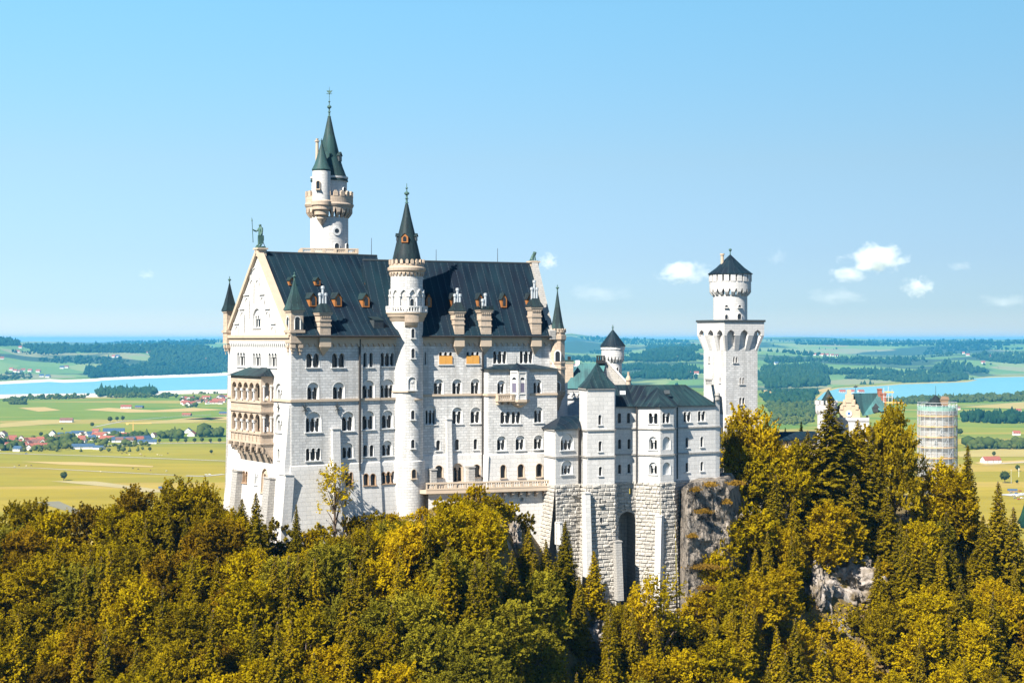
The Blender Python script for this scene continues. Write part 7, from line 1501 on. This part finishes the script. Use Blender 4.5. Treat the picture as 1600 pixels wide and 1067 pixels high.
def wood(label, x0, x1, y0, y1, n, h=(14, 24), con=.6, mask=None, hills=False, seed=0, shape=None, name='woodland'):
    r_ = np.random.default_rng(seed + 11)
    if not hills: n = int(n * 1.9); h = (h[0] * .62, h[1] * .82)
    px = r_.uniform(x0, x1, n); py = r_.uniform(y0, y1, n)
    if shape is not None: t = (px - x0) / (x1 - x0); py = py + np.interp(t, *shape)
    if hills:
        Yc = np.concatenate([np.arange(5950, 13500, 50.0), np.arange(13500, 31000, 250.0)]); Yk = np.empty(n); ok = np.zeros(n, bool)
        for i in range(n):
            row = HY - (HZ(np.full_like(Yc, px[i]), Yc) - CZ) / Yc * F; j = int(np.argmax((row <= py[i]) & (Yc > 6000)))
            if row[j] <= py[i]: Yk[i] = Yc[j]; ok[i] = True
        px, py, Yk = px[ok], py[ok], Yk[ok]; Zb = HZ(px, Yk)
    else: Yk = CZ * F / (py - HY); Zb = np.zeros(len(px))
    X = (px - 800) / F * Yk
    e_ = np.minimum(px - x0, x1 - px) / (x1 - x0); kq = e_ > .10 * (1 + 1.2 * _ns(X, Yk, .0031, seed)) + .05 * _ns(X, Yk, .013, seed + 3); X, Yk, Zb = X[kq], Yk[kq], Zb[kq]
    if mask is not None: kp = _ns(X, Yk, mask[0], mask[1] + seed) > mask[2]; X, Yk, Zb = X[kp], Yk[kp], Zb[kp]
    if len(X) == 0: return
    Hh = r_.uniform(h[0], h[1], len(X)) * np.exp(r_.normal(0, .22, len(X))) * (1 + .18 * _ns(X, Yk, .011, seed + 1)); kinds = np.where(r_.random(len(X)) < con, 'c', 'b'); me = wood_mesh(name, X, Yk, Zb, Hh, kinds, seed); me.materials.append(FOR if con > .45 else FORB); o = bpy.data.objects.new(name, me); COL.objects.link(o); tag(o, label, 'woodland', kind='stuff')
wood('long dark wood standing on the near shore of the left lake', 150, 252, 611, 618.5, 520, (15, 24), .85, seed=1, shape=([0, .2, .8, 1], [2, 0, -1.5, -1])); wood('scattered broadleaf belt before the lake wood', 140, 300, 618, 622, 160, (8, 16), .2, seed=2); wood('hedge line along the near shore of the left lake', -20, 150, 622, 626.5, 240, (8, 15), .2, seed=3, shape=([0, 1], [2, -4.5]), mask=(.02, 1, -.4)); wood('clump of trees at the left edge below the lake', 14, 40, 629, 632, 60, (12, 18), .2, seed=4)
wood('trees round the lakeside village', 270, 356, 615, 637, 130, (9, 16), .3, seed=5, mask=(.012, 2, .1)); wood('trees among the village houses', -10, 252, 684, 706, 300, (8, 14), .15, seed=6, mask=(.03, 3, .05)); wood('grove in the middle of the roadside village', 62, 130, 688, 699, 110, (11, 18), .2, seed=7); wood('tree belt at the left edge of the village', -10, 42, 694, 704, 50, (10, 16), .2, seed=8); wood('tree group at the right end of the roadside village', 306, 352, 680, 683, 70, (15, 23), .15, seed=9); wood('tree group beside the long blue-roofed halls', 166, 235, 682, 686, 70, (10, 16), .15, seed=10); wood('round trees between village and palace', 244, 290, 683, 685, 34, (17, 23), .1, seed=12)
H1 = 'forest on the hills beyond the left lake'
wood('forest along the far shore of the left lake', 110, 362, 574, 589.5, 2600, (15, 26), .7, (.003, 1, -.8), True, 20, ([0, 1], [4, -6])); wood('wooded crest of the hills left of the palace', -20, 362, 541, 552, 2600, (16, 30), .75, (.0016, 2, -.35), True, 21); wood('forest belt across the hillside left of the palace', 150, 362, 549, 574, 2200, (15, 28), .7, (.0021, 5, -.05), True, 22); wood('dense forest on the hillside touching the palace edge', 215, 375, 546, 582, 3000, (16, 28), .75, (.0023, 3, -.45), True, 27); wood('tree groups on the meadows beyond the left lake', -20, 340, 550, 588, 2400, (12, 24), .5, (.006, 3, .30), True, 23); wood('dark wooded knoll at the far left', -20, 34, 532, 541, 500, (16, 28), .8, None, True, 24); wood('trees along the left shore village', -20, 70, 585, 594, 200, (12, 20), .4, (.008, 1, -.2), True, 25)
wood('forest in front of the far hills between palace and square tower', 884, 1100, 545, 566, 1500, (15, 28), .7, (.0024, 4, .05), True, 30); wood('forest ridge left of the square tower', 1000, 1100, 541, 556, 1200, (16, 28), .75, (.002, 6, -.3), True, 31); wood('dark forest belt behind the lower wing', 950, 1100, 574, 592, 1500, (16, 27), .8, (.003, 3, -.35), True, 32); wood('trees on the meadow above the lower wing roof', 970, 1100, 590, 602, 160, (13, 22), .6, (.01, 2, .2), True, 33)
wood('wooded far ridge left of the palace', 160, 362, 532, 540, 900, (18, 32), .7, (.0011, 2, .0), True, 26); wood('wooded far ridge right of the square tower', 1180, 1620, 533, 541, 1300, (18, 32), .7, (.0011, 4, .05), True, 46); wood('wooded far ridge between palace and square tower', 884, 1100, 528, 541, 900, (18, 32), .7, (.0011, 6, .05), True, 34); wood('large dark forest right of the square tower', 1180, 1300, 576, 609, 2300, (17, 28), .85, (.003, 2, -.7), True, 40, ([0, 1], [0, -6])); wood('broad forest band across the hills on the right', 1180, 1480, 562, 586, 2800, (16, 28), .8, (.0024, 5, -.15), True, 41); wood('forest strip above the right lake', 1310, 1530, 586, 598, 1300, (14, 24), .7, (.004, 1, -.35), True, 42, ([0, .8, 1], [4, 0, -4])); wood('forested far right hillside', 1450, 1620, 552, 584, 1600, (16, 28), .75, (.0024, 7, .05), True, 43); wood('wooded crest of the far hills on the right', 1180, 1620, 538, 556, 2000, (16, 30), .75, (.0015, 3, .05), True, 44); wood('scattered trees on the far hill meadows', 1190, 1620, 545, 580, 500, (12, 22), .5, (.009, 3, .45), True, 45)
wood('mixed wood on the valley floor behind the gallery', 1184, 1280, 612, 630, 900, (13, 22), .5, (.004, 1, -.7), False, 50); wood('hedge trees behind the gallery roof', 1195, 1282, 634, 652, 420, (11, 20), .4, (.006, 2, -.35), False, 51); wood('trees on the meadow left of the gatehouse turret', 1190, 1280, 654, 664, 110, (10, 18), .4, (.01, 1, .0), False, 52); wood('wood on the valley floor hidden behind the palace', 380, 880, 625, 650, 900, (12, 22), .5, (.004, 2, .1), False, 57); wood('hedges on the valley floor behind the palace', 380, 880, 660, 720, 260, (9, 16), .2, (.01, 2, .3), False, 58); wood('forest on the hills straight behind the palace', 370, 880, 545, 585, 3500, (16, 28), .75, (.0024, 4, .0), True, 33); wood('tree line along the near shore of the right lake', 1375, 1640, 622, 629, 620, (12, 20), .3, seed=53, shape=([0, .5, 1], [4, 0, -3])); wood('dark spruces on the meadow right of the scaffolded tower', 1494, 1610, 650, 662, 170, (17, 28), .75, (.008, 2, -.5), False, 54); wood('hedge across the fields right of the scaffolded tower', 1505, 1640, 696, 702, 170, (11, 19), .15, seed=55, mask=(.02, 1, -.5)); wood('wood at the right edge beside the car park', 1586, 1660, 806, 828, 60, (14, 20), .9, seed=56)
# far ridge
# trees one can tell apart on the valley floor
LEAFV = leafmat('valley_tree_leaves', [(.15, (.020, .040, .010)), (.5, (.042, .062, .012)), (.85, (.075, .09, .018))], .2)
VT = [(trunk_mesh('trunk', 5, .35, [], BARK), quads('crown', *(lambda c: (c, c - np.array([0, 0, 6.0]) + np.random.default_rng(s).normal(size=c.shape) * .8, np.random.default_rng(s).uniform(.5, 1.1, len(c))))((lambda d: d / np.linalg.norm(d, axis=1, keepdims=True) * np.random.default_rng(s).uniform(.6, 1.0, (len(d), 1)) * np.array([3.6, 3.6, 3.4]) * (1 + .25 * np.sin(d * 5 + s).sum(1, keepdims=True) / 2) + np.array([0, 0, 6.2]))(np.random.default_rng(s).normal(size=(700, 3)))), LEAFV, .7, s)) for s in (1, 2, 3)]
def vtree(px, py, hpx, label, group=None, k=0):
    x, y = vp(px, py); s = hpx / F * y / 9.8; t = thing('field_tree', label, 'tree', (x, y, 0), group); t.scale = (s, s, s); t.rotation_euler[2] = random.uniform(0, 6)
    for nm2, md in (('trunk', VT[k % 3][0]), ('crown', VT[k % 3][1])): o = bpy.data.objects.new(nm2, md); COL.objects.link(o); o.parent = t
    return t
vtree(99.5, 750.5, 14, 'lone dark tree standing in the open field at the left', k=0); vtree(186, 704, 9.5, 'round tree beside the road in front of the roadside village', k=1); vtree(234, 705.5, 7.5, 'single tree in the cow pasture left of the palace', k=2); vtree(330, 709, 6.5, 'small tree in the pasture nearest to the palace wall', k=0)
vtree(172, 660, 9.5, 'first and broadest of the three field trees beyond the village', k=1); vtree(183, 658, 7.5, 'middle one of the three field trees beyond the village', k=2); vtree(192, 657.5, 8, 'last of the three field trees beyond the village', k=0); vtree(144, 667.5, 8, 'tree at the bend of the lane above the village', k=1); vtree(64, 682.5, 8, 'tree standing above the white house of the village', k=2); vtree(97, 672, 4, 'small bush-like tree above the village roofs', k=0)
for i, x in enumerate((249, 267, 277.5, 290, 304, 315.5, 328.5, 343)): vtree(x, 692 - .2 * (i % 3), 7.2 + (i % 3) * .6, ('first', 'second', 'third', 'fourth', 'fifth', 'sixth', 'seventh', 'last')[i] + ' roadside avenue tree counting from the village towards the palace', 'avenue trees along the road', i)
vtree(1570, 754.5, 19, 'round dark tree left of the car park mast', k=1); vtree(1590, 736, 10, 'small round tree above the car park', k=2); vtree(1589, 755.5, 6, 'low bush-like tree at the car park edge', k=0); vtree(1500, 681, 12, 'tree at the right edge of the scaffold in the field', k=1)
vtree(1553, 713, 8, 'tree at the left of the far field hedge', k=0)
# houses: walls, roof
def house_mesh(L_, W_, He, Hr):
    b = MB(); b.abox(-L_/2, L_/2, -W_/2, W_/2, -.3, He); g = MB(); o_ = .6
    for sx in (-1, 1): b.face([V((sx * L_/2, -W_/2, He)), V((sx * L_/2, W_/2, He)), V((sx * L_/2, 0, Hr))] if sx > 0 else [V((-L_/2, W_/2, He)), V((-L_/2, -W_/2, He)), V((-L_/2, 0, Hr))])
    e = He - .35
    for sy in (-1, 1): g.face([V((-L_/2 - o_, sy * (W_/2 + o_), e)), V((L_/2 + o_, sy * (W_/2 + o_), e)), V((L_/2 + o_, 0, Hr + .25)), V((-L_/2 - o_, 0, Hr + .25))]); 
    g.face([V((-L_/2 - o_, -W_/2 - o_, e - .02)), V((-L_/2 - o_, W_/2 + o_, e - .02)), V((L_/2 + o_, W_/2 + o_, e - .02)), V((L_/2 + o_, -W_/2 - o_, e - .02))])
    w = MB()
    for i in range(3):
        for zf_ in ((1.0, 2.4), (3.4, 4.8)) if He > 4.5 else ((1.0, 2.4),): x = -L_/2 + L_ * (i + .5) / 3; w.face([V((x - .6, -W_/2 - .03, zf_[0])), V((x + .6, -W_/2 - .03, zf_[0])), V((x + .6, -W_/2 - .03, zf_[1])), V((x - .6, -W_/2 - .03, zf_[1]))])
    out = []
    for mb_, nm2 in ((b, 'wall'), (g, 'roof'), (w, 'window')): o = mb_.build(nm2, PLASTER); out.append(o.data); bpy.data.objects.remove(o)
    return out
HM = {'house': house_mesh(14, 11, 4.9, 9.8), 'long': house_mesh(30, 15, 5.0, 10.5), 'hall': house_mesh(44, 22, 4.6, 10.5), 'barn': house_mesh(24, 11, 4.2, 7.6)}
RM = {'red': REDROOF, 'brown': BROWNROOF, 'blue': GREYROOF}
ORD = ('first', 'second', 'third', 'fourth', 'fifth', 'sixth', 'seventh', 'eighth', 'ninth', 'tenth', 'eleventh', 'twelfth', 'thirteenth', 'fourteenth', 'fifteenth', 'sixteenth', 'seventeenth', 'eighteenth', 'nineteenth', 'twentieth', 'twenty-first', 'twenty-second', 'twenty-third', 'twenty-fourth', 'twenty-fifth', 'twenty-sixth', 'twenty-seventh', 'twenty-eighth', 'twenty-ninth', 'thirtieth', 'thirty-first', 'thirty-second', 'thirty-third', 'thirty-fourth', 'thirty-fifth')
VAR = {}
def house(px, py, kind, roof, rot, label, group=None, z=None, wall=None, s=1.0, Y=None):
    x, y = vp(px, py) if Y is None else pp(px, Y); t = thing('barn' if kind == 'barn' else 'house', label, 'barn' if kind == 'barn' else 'house', (x, y, z or 0), group); t.rotation_euler[2] = rot; t.scale = (s, s, s)
    for i, nm2 in enumerate(('wall', 'roof', 'window')):
        mt = (wall or (TIMBER if kind == 'barn' else PLASTER)) if i == 0 else (RM[roof] if i == 1 else GLASS); key = (kind, nm2, mt.name)
        if key not in VAR: d = HM[kind][i].copy(); d.materials.clear(); d.materials.append(mt); VAR[key] = d
        o = bpy.data.objects.new(nm2, VAR[key]); COL.objects.link(o); o.parent = t
def village(name, spots, seed, place, s=1.0):
    rd_ = random.Random(seed); byk = {}
    for q in sorted(spots): byk.setdefault((q[2], q[3]), []).append(q)
    for (kd, rf), lst in byk.items():
        for i, q in enumerate(lst):
            w = {'house': 'small', 'long': 'long', 'hall': 'large hall-like', 'barn': 'timber'}[kd]; nn = {'red': 'red-roofed', 'brown': 'brown-roofed', 'blue': 'grey-blue-roofed'}[rf]
            lb = f'{w} {nn} {"barn" if kd == "barn" else "house"}, {ORD[i] if i < len(ORD) else "last"} of its kind from the left in {place}' if len(lst) > 1 else f'only {w} {nn} {"barn" if kd == "barn" else "house"} in {place}'
            house(q[0], q[1], kd, rf, rd_.uniform(-.5, .5) + (1.57 if rd_.random() < .3 else 0), lb, name, s=s * (q[4] if len(q) > 4 else 1))
v1_ = [(4,681,'long','brown'),(-2,691,'house','red'),(8,694,'house','red'),(17,691.5,'house','red'),(14,699,'house','red'),(24,695,'house','brown'),(33,688,'house','red'),(40,692,'house','red'),(47,690,'long','red',.8),(56,694,'house','brown'),(52,699.5,'long','red',.8),(45,703,'house','brown'),(28,705,'house','blue'),(64,692,'house','red'),(82,681,'house','blue',1.2),(95,683,'house','blue'),(108,682,'house','blue'),(122,680,'long','blue',.9),(132,680,'house','brown'),(128,688,'house','red'),(150,677,'house','red'),(156,683,'long','red'),(165,683.5,'house','brown'),(168,689,'long','red'),(178,676.5,'hall','blue'),(193,690.5,'hall','blue'),(212,690,'long','red'),(221,689,'hall','blue'),(230,693,'hall','blue',.8),(130,701,'hall','blue',.9),(155,702,'long','blue',.7),(258,683,'house','red'),(240,683,'house','brown'),(294,676,'long','blue'),(300,681,'long','red'),(72,700,'house','red'),(2,703,'house','brown'),(90,688,'house','brown'),(206,683,'house','brown')]
rd3 = random.Random(17)
for i in range(17): v1_.append((rd3.uniform(-6, 74), rd3.uniform(686, 702), 'house', rd3.choice(('red', 'red', 'red', 'brown'))))
for i in range(9): v1_.append((rd3.uniform(120, 245), rd3.uniform(680, 692), 'house', rd3.choice(('red', 'brown', 'blue'))))
village('houses of the roadside village', v1_, 3, 'the roadside village')
rd2 = random.Random(9); v2_ = []
for i in range(34): v2_.append((rd2.uniform(284, 352), rd2.uniform(622, 634), rd2.choice(('house', 'house', 'long')), rd2.choice(('red', 'red', 'red', 'brown', 'blue'))))
village('houses of the lakeside village', v2_, 4, 'the lakeside village')
for px, py, kd, rf, lb in ((197, 638, 'long', 'red', 'long red-roofed barn in the meadows below the lake wood'), (218, 637.5, 'barn', 'blue', 'grey barn right of the long red-roofed one'), (292, 649.5, 'barn', 'red', 'red barn in the meadow below the lakeside village'), (104, 659.5, 'long', 'brown', 'brown farmhouse beside the pale yard above the village'), (350, 647.5, 'barn', 'blue', 'dark barn touching the palace edge in the meadow'), (255, 764, 'barn', 'blue', 'small grey hut beside the bare strip near the trees'), (1548, 723, 'long', 'red', 'long red-roofed barn in the right field'), (1591, 644, 'house', 'red', 'red farmhouse between the spruces at the right edge'), (1588, 680, 'house', 'red', 'red roof showing over the far hedge at right'), (1496, 640, 'house', 'brown', 'dark hut near the lake shore right of the scaffold'), (1275.5, 596, 'barn', 'red', 'tiny red barn on the hill meadow left of the right lake'), (1582, 768, 'barn', 'blue', 'dark flat-roofed kiosk building at the car park'), (1560, 657, 'barn', 'blue', 'pale shed by the road at right')): house(px, py, kd, rf, random.uniform(-.3, .3), lb, s=.5 if py > 760 else 1.0)
def hillhouse(px, py, rf, lb, s=1.6):
    Yc = np.arange(6000, 13500, 25.0); row = HY - (HZ(np.full_like(Yc, px), Yc) - CZ) / Yc * F; j = int(np.argmax(row <= py)); house(px, 0, 'house', rf, random.uniform(-.4, .4), lb, 'houses on the far hills', float(HZ(px, Yc[j])), None, s, float(Yc[j]))
hs_ = [(32, 544.5, 'red'), (18, 579, 'red'), (24, 581.5, 'red'), (30, 582, 'brown'), (36, 580, 'red'), (47, 581, 'red'), (60, 582, 'red'), (65, 589, 'blue'), (75, 590, 'blue'), (3, 562, 'red'), (28, 551, 'red'), (97, 576, 'blue'), (104, 575, 'brown'), (178, 558.5, 'red'), (184, 558.5, 'blue'), (232, 552.5, 'red'), (249, 571, 'red'), (323, 563.5, 'red'), (338, 563.5, 'blue')]
for i, (x, y, r0) in enumerate(sorted(hs_)): hillhouse(x, y, r0, f'tiny {r0}-roofed house on the slopes beyond the left lake, {ORD[i]} from the left')
hs_ = [(900, 573, 'red'), (905, 578, 'red'), (1066, 551, 'red'), (1076, 585.5, 'red'), (1088, 585.5, 'red'), (1082, 551.5, 'brown')]
for i, (x, y, r0) in enumerate(sorted(hs_)): hillhouse(x, y, r0, f'tiny {r0}-roofed house on the hills between palace and square tower, {ORD[i]} from the left')
hs_ = [(1266, 554, 'red'), (1272, 555.5, 'red'), (1278, 555.5, 'brown'), (1285, 556, 'red'), (1292, 556, 'red'), (1300, 556.5, 'red'), (1308, 557, 'brown'), (1316, 549.5, 'red'), (1330, 548.5, 'red'), (1345, 548, 'red'), (1505, 553, 'red'), (1512, 556, 'red'), (1545, 558, 'red'), (1536, 568, 'red'), (1213, 569.5, 'blue'), (1556, 559.5, 'brown')]
for i, (x, y, r0) in enumerate(sorted(hs_)): hillhouse(x, y, r0, f'tiny {r0}-roofed house on the hills right of the square tower, {ORD[i]} from the left')
# cattle, cars, crane, mast
def cow_mesh():
    b = MB(); b.lathe(0, 0, [(0, -1.15), (.38, -1.1), (.46, -.5), (.50, .2), (.42, .8), (.26, 1.0), (0, 1.05)], 9); R_ = [(z, y, x + 1.05) for x, y, z in b.v]; b.v = R_
    for x in (-.8, .72):
        for y in (-.24, .24): b.tube((x, y, 1.0), (x + .04, y, .5), .15, .09, 6); b.tube((x + .04, y, .5), (x, y, 0), .09, .07, 6)
    b.tube((.95, 0, 1.2), (1.35, 0, .95), .24, .17, 7); b.tube((1.3, 0, 1.0), (1.65, 0, .55), .19, .11, 7); b.tube((-1.1, 0, 1.3), (-1.2, 0, .5), .04, .03, 5)
    for y in (-1, 1): b.tube((1.35, .12 * y, 1.05), (1.3, .34 * y, 1.05), .06, .02, 5)
    o = b.build('cow', PLASTER); d = o.data; bpy.data.objects.remove(o); return d
CM = cow_mesh(); COWS = [plain('brown_cow', (.28, .16, .09)), plain('pale_cow', (.6, .52, .42)), plain('dark_cow', (.07, .05, .04))]; CD = []
for c in COWS: d = CM.copy(); d.materials.clear(); d.materials.append(c); CD.append(d)
cw = [(190.5,709,2),(198,708.5,2),(202,711,1),(219.5,710,1),(221,711.5,0),(226,713,0),(246,711,1),(250,711.5,1),(253,712,1),(262,709,2),(30,727.5,2),(41,728.5,1),(49,728,2),(23,730,1),(207.5,732.5,2),(216,733.5,2),(235,735.5,0),(157,737.5,1),(260,736.5,1)]
cn = {}
for x, y, k_ in sorted(cw):
    o = bpy.data.objects.new('cow', CD[k_]); COL.objects.link(o); o.location = (*vp(x, y), 0); o.rotation_euler[2] = random.uniform(0, 6.3); o.scale = (1.5,) * 3 if False else (1.15,) * 3
    cn[k_] = cn.get(k_, 0) + 1; tag(o, f'{("brown", "pale", "dark")[k_]} cow grazing in the left pasture, {ORD[cn[k_] - 1]} of its colour from the left', 'cow', 'cows in the pasture')
def car(px, py, rot, col, label, group):
    x, y = vp(px, py); t = thing('parked_car', label, 'car', (x, y, .6), group); t.rotation_euler[2] = rot
    b = MB(); pr = [(-2.1,.35),(-2.1,.85),(-1.75,.95),(-1.2,1.45),(.5,1.45),(1.15,.95),(2.05,.8),(2.1,.35)]
    for y_ in (-.85, .85): b.face([V((a, y_, c)) for a, c in pr][:: 1 if y_ < 0 else -1])
    for i in range(8): a, c = pr[i], pr[(i + 1) % 8]; b.face([V((a[0], -.85, a[1])), V((a[0], .85, a[1])), V((c[0], .85, c[1])), V((c[0], -.85, c[1]))])
    o = b.build('body', col); o.parent = t; g = MB()
    for y_ in (-.87, .87): g.face([V((-1.55, y_, .98)), V((1.0, y_, .98)), V((.45, y_, 1.38)), V((-1.15, y_, 1.38))])
    o = g.build('window', GLASS); o.parent = t
    for a in (-1.3, 1.3):
        for y_ in (-.86, .86): w = MB(); w.tube((a, y_ - .1, .34), (a, y_ + .1, .34), .34, .34, 10); o = w.build('wheel', BLACK); o.parent = t
CCOL = {'white': plain('white_paint', (.8, .8, .8), .3, .03, 1, .5), 'red': plain('red_paint', (.4, .03, .03), .3, .05, 1, .5), 'grey': plain('grey_paint', (.2, .22, .24), .3, .05, 1, .5), 'blue': plain('blue_paint', (.05, .12, .3), .3, .05, 1, .5)}
for i, (x, y, c) in enumerate(((1577, 767, 'white'), (1580, 770.5, 'grey'), (1583, 774, 'white'), (1588, 771.5, 'blue'), (1590, 776, 'white'), (1594, 768, 'red'), (1597, 773, 'white'), (1586, 779, 'grey'), (1592, 781, 'red'), (1597, 779, 'white'))):
    car(x, y, .3, CCOL[c], f'{c} car in the valley car park at the right edge, {ORD[i]} from its left end', 'cars in the car park')
for x, y, c, lb in ((322, 742.5, 'white', 'white van-like car by the pale pull-off left of the palace'), (327.5, 742, 'white', 'white car right of the other at the pale pull-off'), (330, 691.5, 'blue', 'blue car on the road beside the avenue trees'), (41, 709.3, 'blue', 'blue car on the long lane across the pasture')): car(x, y, .1, CCOL[c], lb, None)
b = MB(); x, y = vp(208, 673); hh = 12.5 / F * y
for dx, dy in ((-.8, -.8), (.8, -.8), (.8, .8), (-.8, .8)): b.tube((x + dx, y + dy, 0), (x + dx, y + dy, hh), .22, .22, 4)
b.abox(x - 16, x + 40, y - .8, y + .8, hh - 1.5, hh - .1); b.abox(x - 15, x - 10, y - 1, y + 1, hh - 4, hh - 1.5); b.tube((x, y, hh), (x, y, hh + 6), .3, .2, 5); tag(b.build('tower_crane', PLANK), 'thin yellow tower crane among the village roofs', 'crane')
x, y = vp(1580, 755); b = MB(); b.tube((x, y, 0), (x, y, 21 / F * y), .22, .12, 6); b.box(V((x, y, 21 / F * y)), V((1, 0, 0)), V((0, 1, 0)), UP, 1.1, .3, .18); tag(b.build('lamp_mast', STEEL), 'tall lamp mast beside the round tree at the car park', 'lamp post')
x, y = vp(1592, 745); b = MB(); b.tube((x, y, 0), (x, y, 13 / F * y), .3, .3, 6); b.box(V((x, y, 13 / F * y)), V((1, 0, 0)), V((0, 1, 0)), UP, .7, .15, .6); tag(b.build('sign_post', plain('white_post', (.75, .75, .72))), 'white post at the right edge above the car park', 'post')

# ================================================================= clouds and haze
def cloud(px, py, w, h, label, dens, seed):
    Y = 16000.0; k_ = Y / F; bm = bmesh.new(); bmesh.ops.create_icosphere(bm, subdivisions=3, radius=1.0); me = bpy.data.meshes.new('cloud'); bm.to_mesh(me); bm.free(); o = bpy.data.objects.new('cloud', me); COL.objects.link(o); o.location = pz(px, py, Y); o.scale = (w * k_ * .62, w * k_ * .45, h * k_ * .75)
    m = bpy.data.materials.new(f'cloud_vapour'); m.use_nodes = True; N, L = m.node_tree.nodes, m.node_tree.links; N.clear(); out = N.new('ShaderNodeOutputMaterial'); pv = N.new('ShaderNodeVolumePrincipled'); pv.inputs['Color'].default_value = (.98, .98, .98, 1); pv.inputs['Anisotropy'].default_value = -0.35
    tc = N.new('ShaderNodeTexCoord'); ln_ = N.new('ShaderNodeVectorMath'); ln_.operation = 'LENGTH'; L.new(tc.outputs['Object'], ln_.inputs[0]); mp = N.new('ShaderNodeMapping'); mp.inputs['Location'].default_value = (seed * 3.1, seed, 0); mp.inputs['Scale'].default_value = (1, 1, .8 * h / w + .4); L.new(tc.outputs['Object'], mp.inputs[0]); n = N.new('ShaderNodeTexNoise'); n.inputs['Scale'].default_value = 2.2; n.inputs['Detail'].default_value = 6; n.inputs['Roughness'].default_value = .6; L.new(mp.outputs[0], n.inputs['Vector'])
    d = mth(N, L, 'SUBTRACT', mth(N, L, 'MULTIPLY', n.outputs['Fac'], 2.1), mth(N, L, 'ADD', mth(N, L, 'MULTIPLY', ln_.outputs['Value'], .95), .42)); d = mth(N, L, 'MULTIPLY', mth(N, L, 'MAXIMUM', d, 0.0), dens * .42); L.new(d, pv.inputs['Density']); L.new(pv.outputs[0], out.inputs['Volume']); me.materials.append(m); tag(o, label, 'cloud')
for i, a in enumerate(((1068, 426, 84, 34, 'small puffy white cloud left of the square tower roof', .03), (1366, 405, 100, 40, 'largest white cloud in the sky right of the square tower', .04), (1326, 429, 62, 26, 'soft cloud just below the largest one', .022), (1434, 448, 54, 30, 'small white cloud above the scaffolded tower', .03), (857, 409, 34, 26, 'little white cloud beside the lion statue', .035), (230, 429, 32, 14, 'tiny faint cloud in the sky left of the palace', .012), (935, 458, 110, 30, 'faint wispy cloud above the small round turret', .0035), (1310, 464, 110, 26, 'faint wispy cloud over the gatehouse', .0035), (1500, 416, 44, 14, 'tiny faint cloud near the right edge', .006), (1570, 470, 90, 22, 'pale low cloud at the right edge of the sky', .004), (1215, 402, 36, 24, 'tiny faint cloud right of the square tower roof', .005))): cloud(*a, i + 1)
hz = MB(); hz.abox(-17500, 17500, -1200, 44000, -6.0, 246.5); hm_ = bpy.data.materials.new('haze_air'); hm_.use_nodes = True; N, L = hm_.node_tree.nodes, hm_.node_tree.links; N.clear(); out = N.new('ShaderNodeOutputMaterial'); pv = N.new('ShaderNodeVolumePrincipled'); pv.inputs['Color'].default_value = (.09, .50, 1.0, 1); pv.inputs['Density'].default_value = 3.6e-5; pv.inputs['Anisotropy'].default_value = 0.0; L.new(pv.outputs[0], out.inputs['Volume'])
tag(hz.build('haze', hm_), 'thin blue haze filling the valley air', kind='stuff')

# ================================================================= labels of the hill's trees: by kind, by the landmark above them, by height in the picture
ZN = [(-999, -92, 'beyond the left edge of the slope'), (1693, 9999, 'beyond the right edge of the slope'), (-92, 130, 'left of the bare field strip'), (130, 345, 'on the slope left of the palace'), (345, 455, 'below the arcaded west front'), (455, 600, 'below the long south wall'), (600, 690, 'below the round stair tower'), (690, 850, 'below the stone terrace'), (850, 960, 'below the square stair block'), (960, 1070, 'below the tall arched recess'), (1070, 1150, 'below the bare grey cliff'), (1150, 1250, 'below the square tower'), (1250, 1350, 'below the stepped gable'), (1350, 1440, 'below the green gatehouse roof'), (1440, 1510, 'below the scaffolded tower'), (1510, 1693, 'right of the scaffolded tower')]
grp = {}
for t in TREES:
    if t['label']: continue
    z = next(i for i, q in enumerate(ZN) if q[0] <= t['px'] < q[1]); grp.setdefault((z, t['kind']), []).append(t)
for (z, kd), lst in grp.items():
    lst.sort(key=lambda q: q['tip'])
    for i, t in enumerate(lst): t['o']['label'] = f"{WORDS[kd][1]}, {'only such plant' if len(lst) == 1 else ('highest such plant' if i == 0 else ORD[i] + ' highest such plant')} {ZN[z][2]}"
for t in TREES: t['o']['group'] = 'bushes at the foot of the walls' if t['kind'] == 'bush' else 'trees on the castle hill'
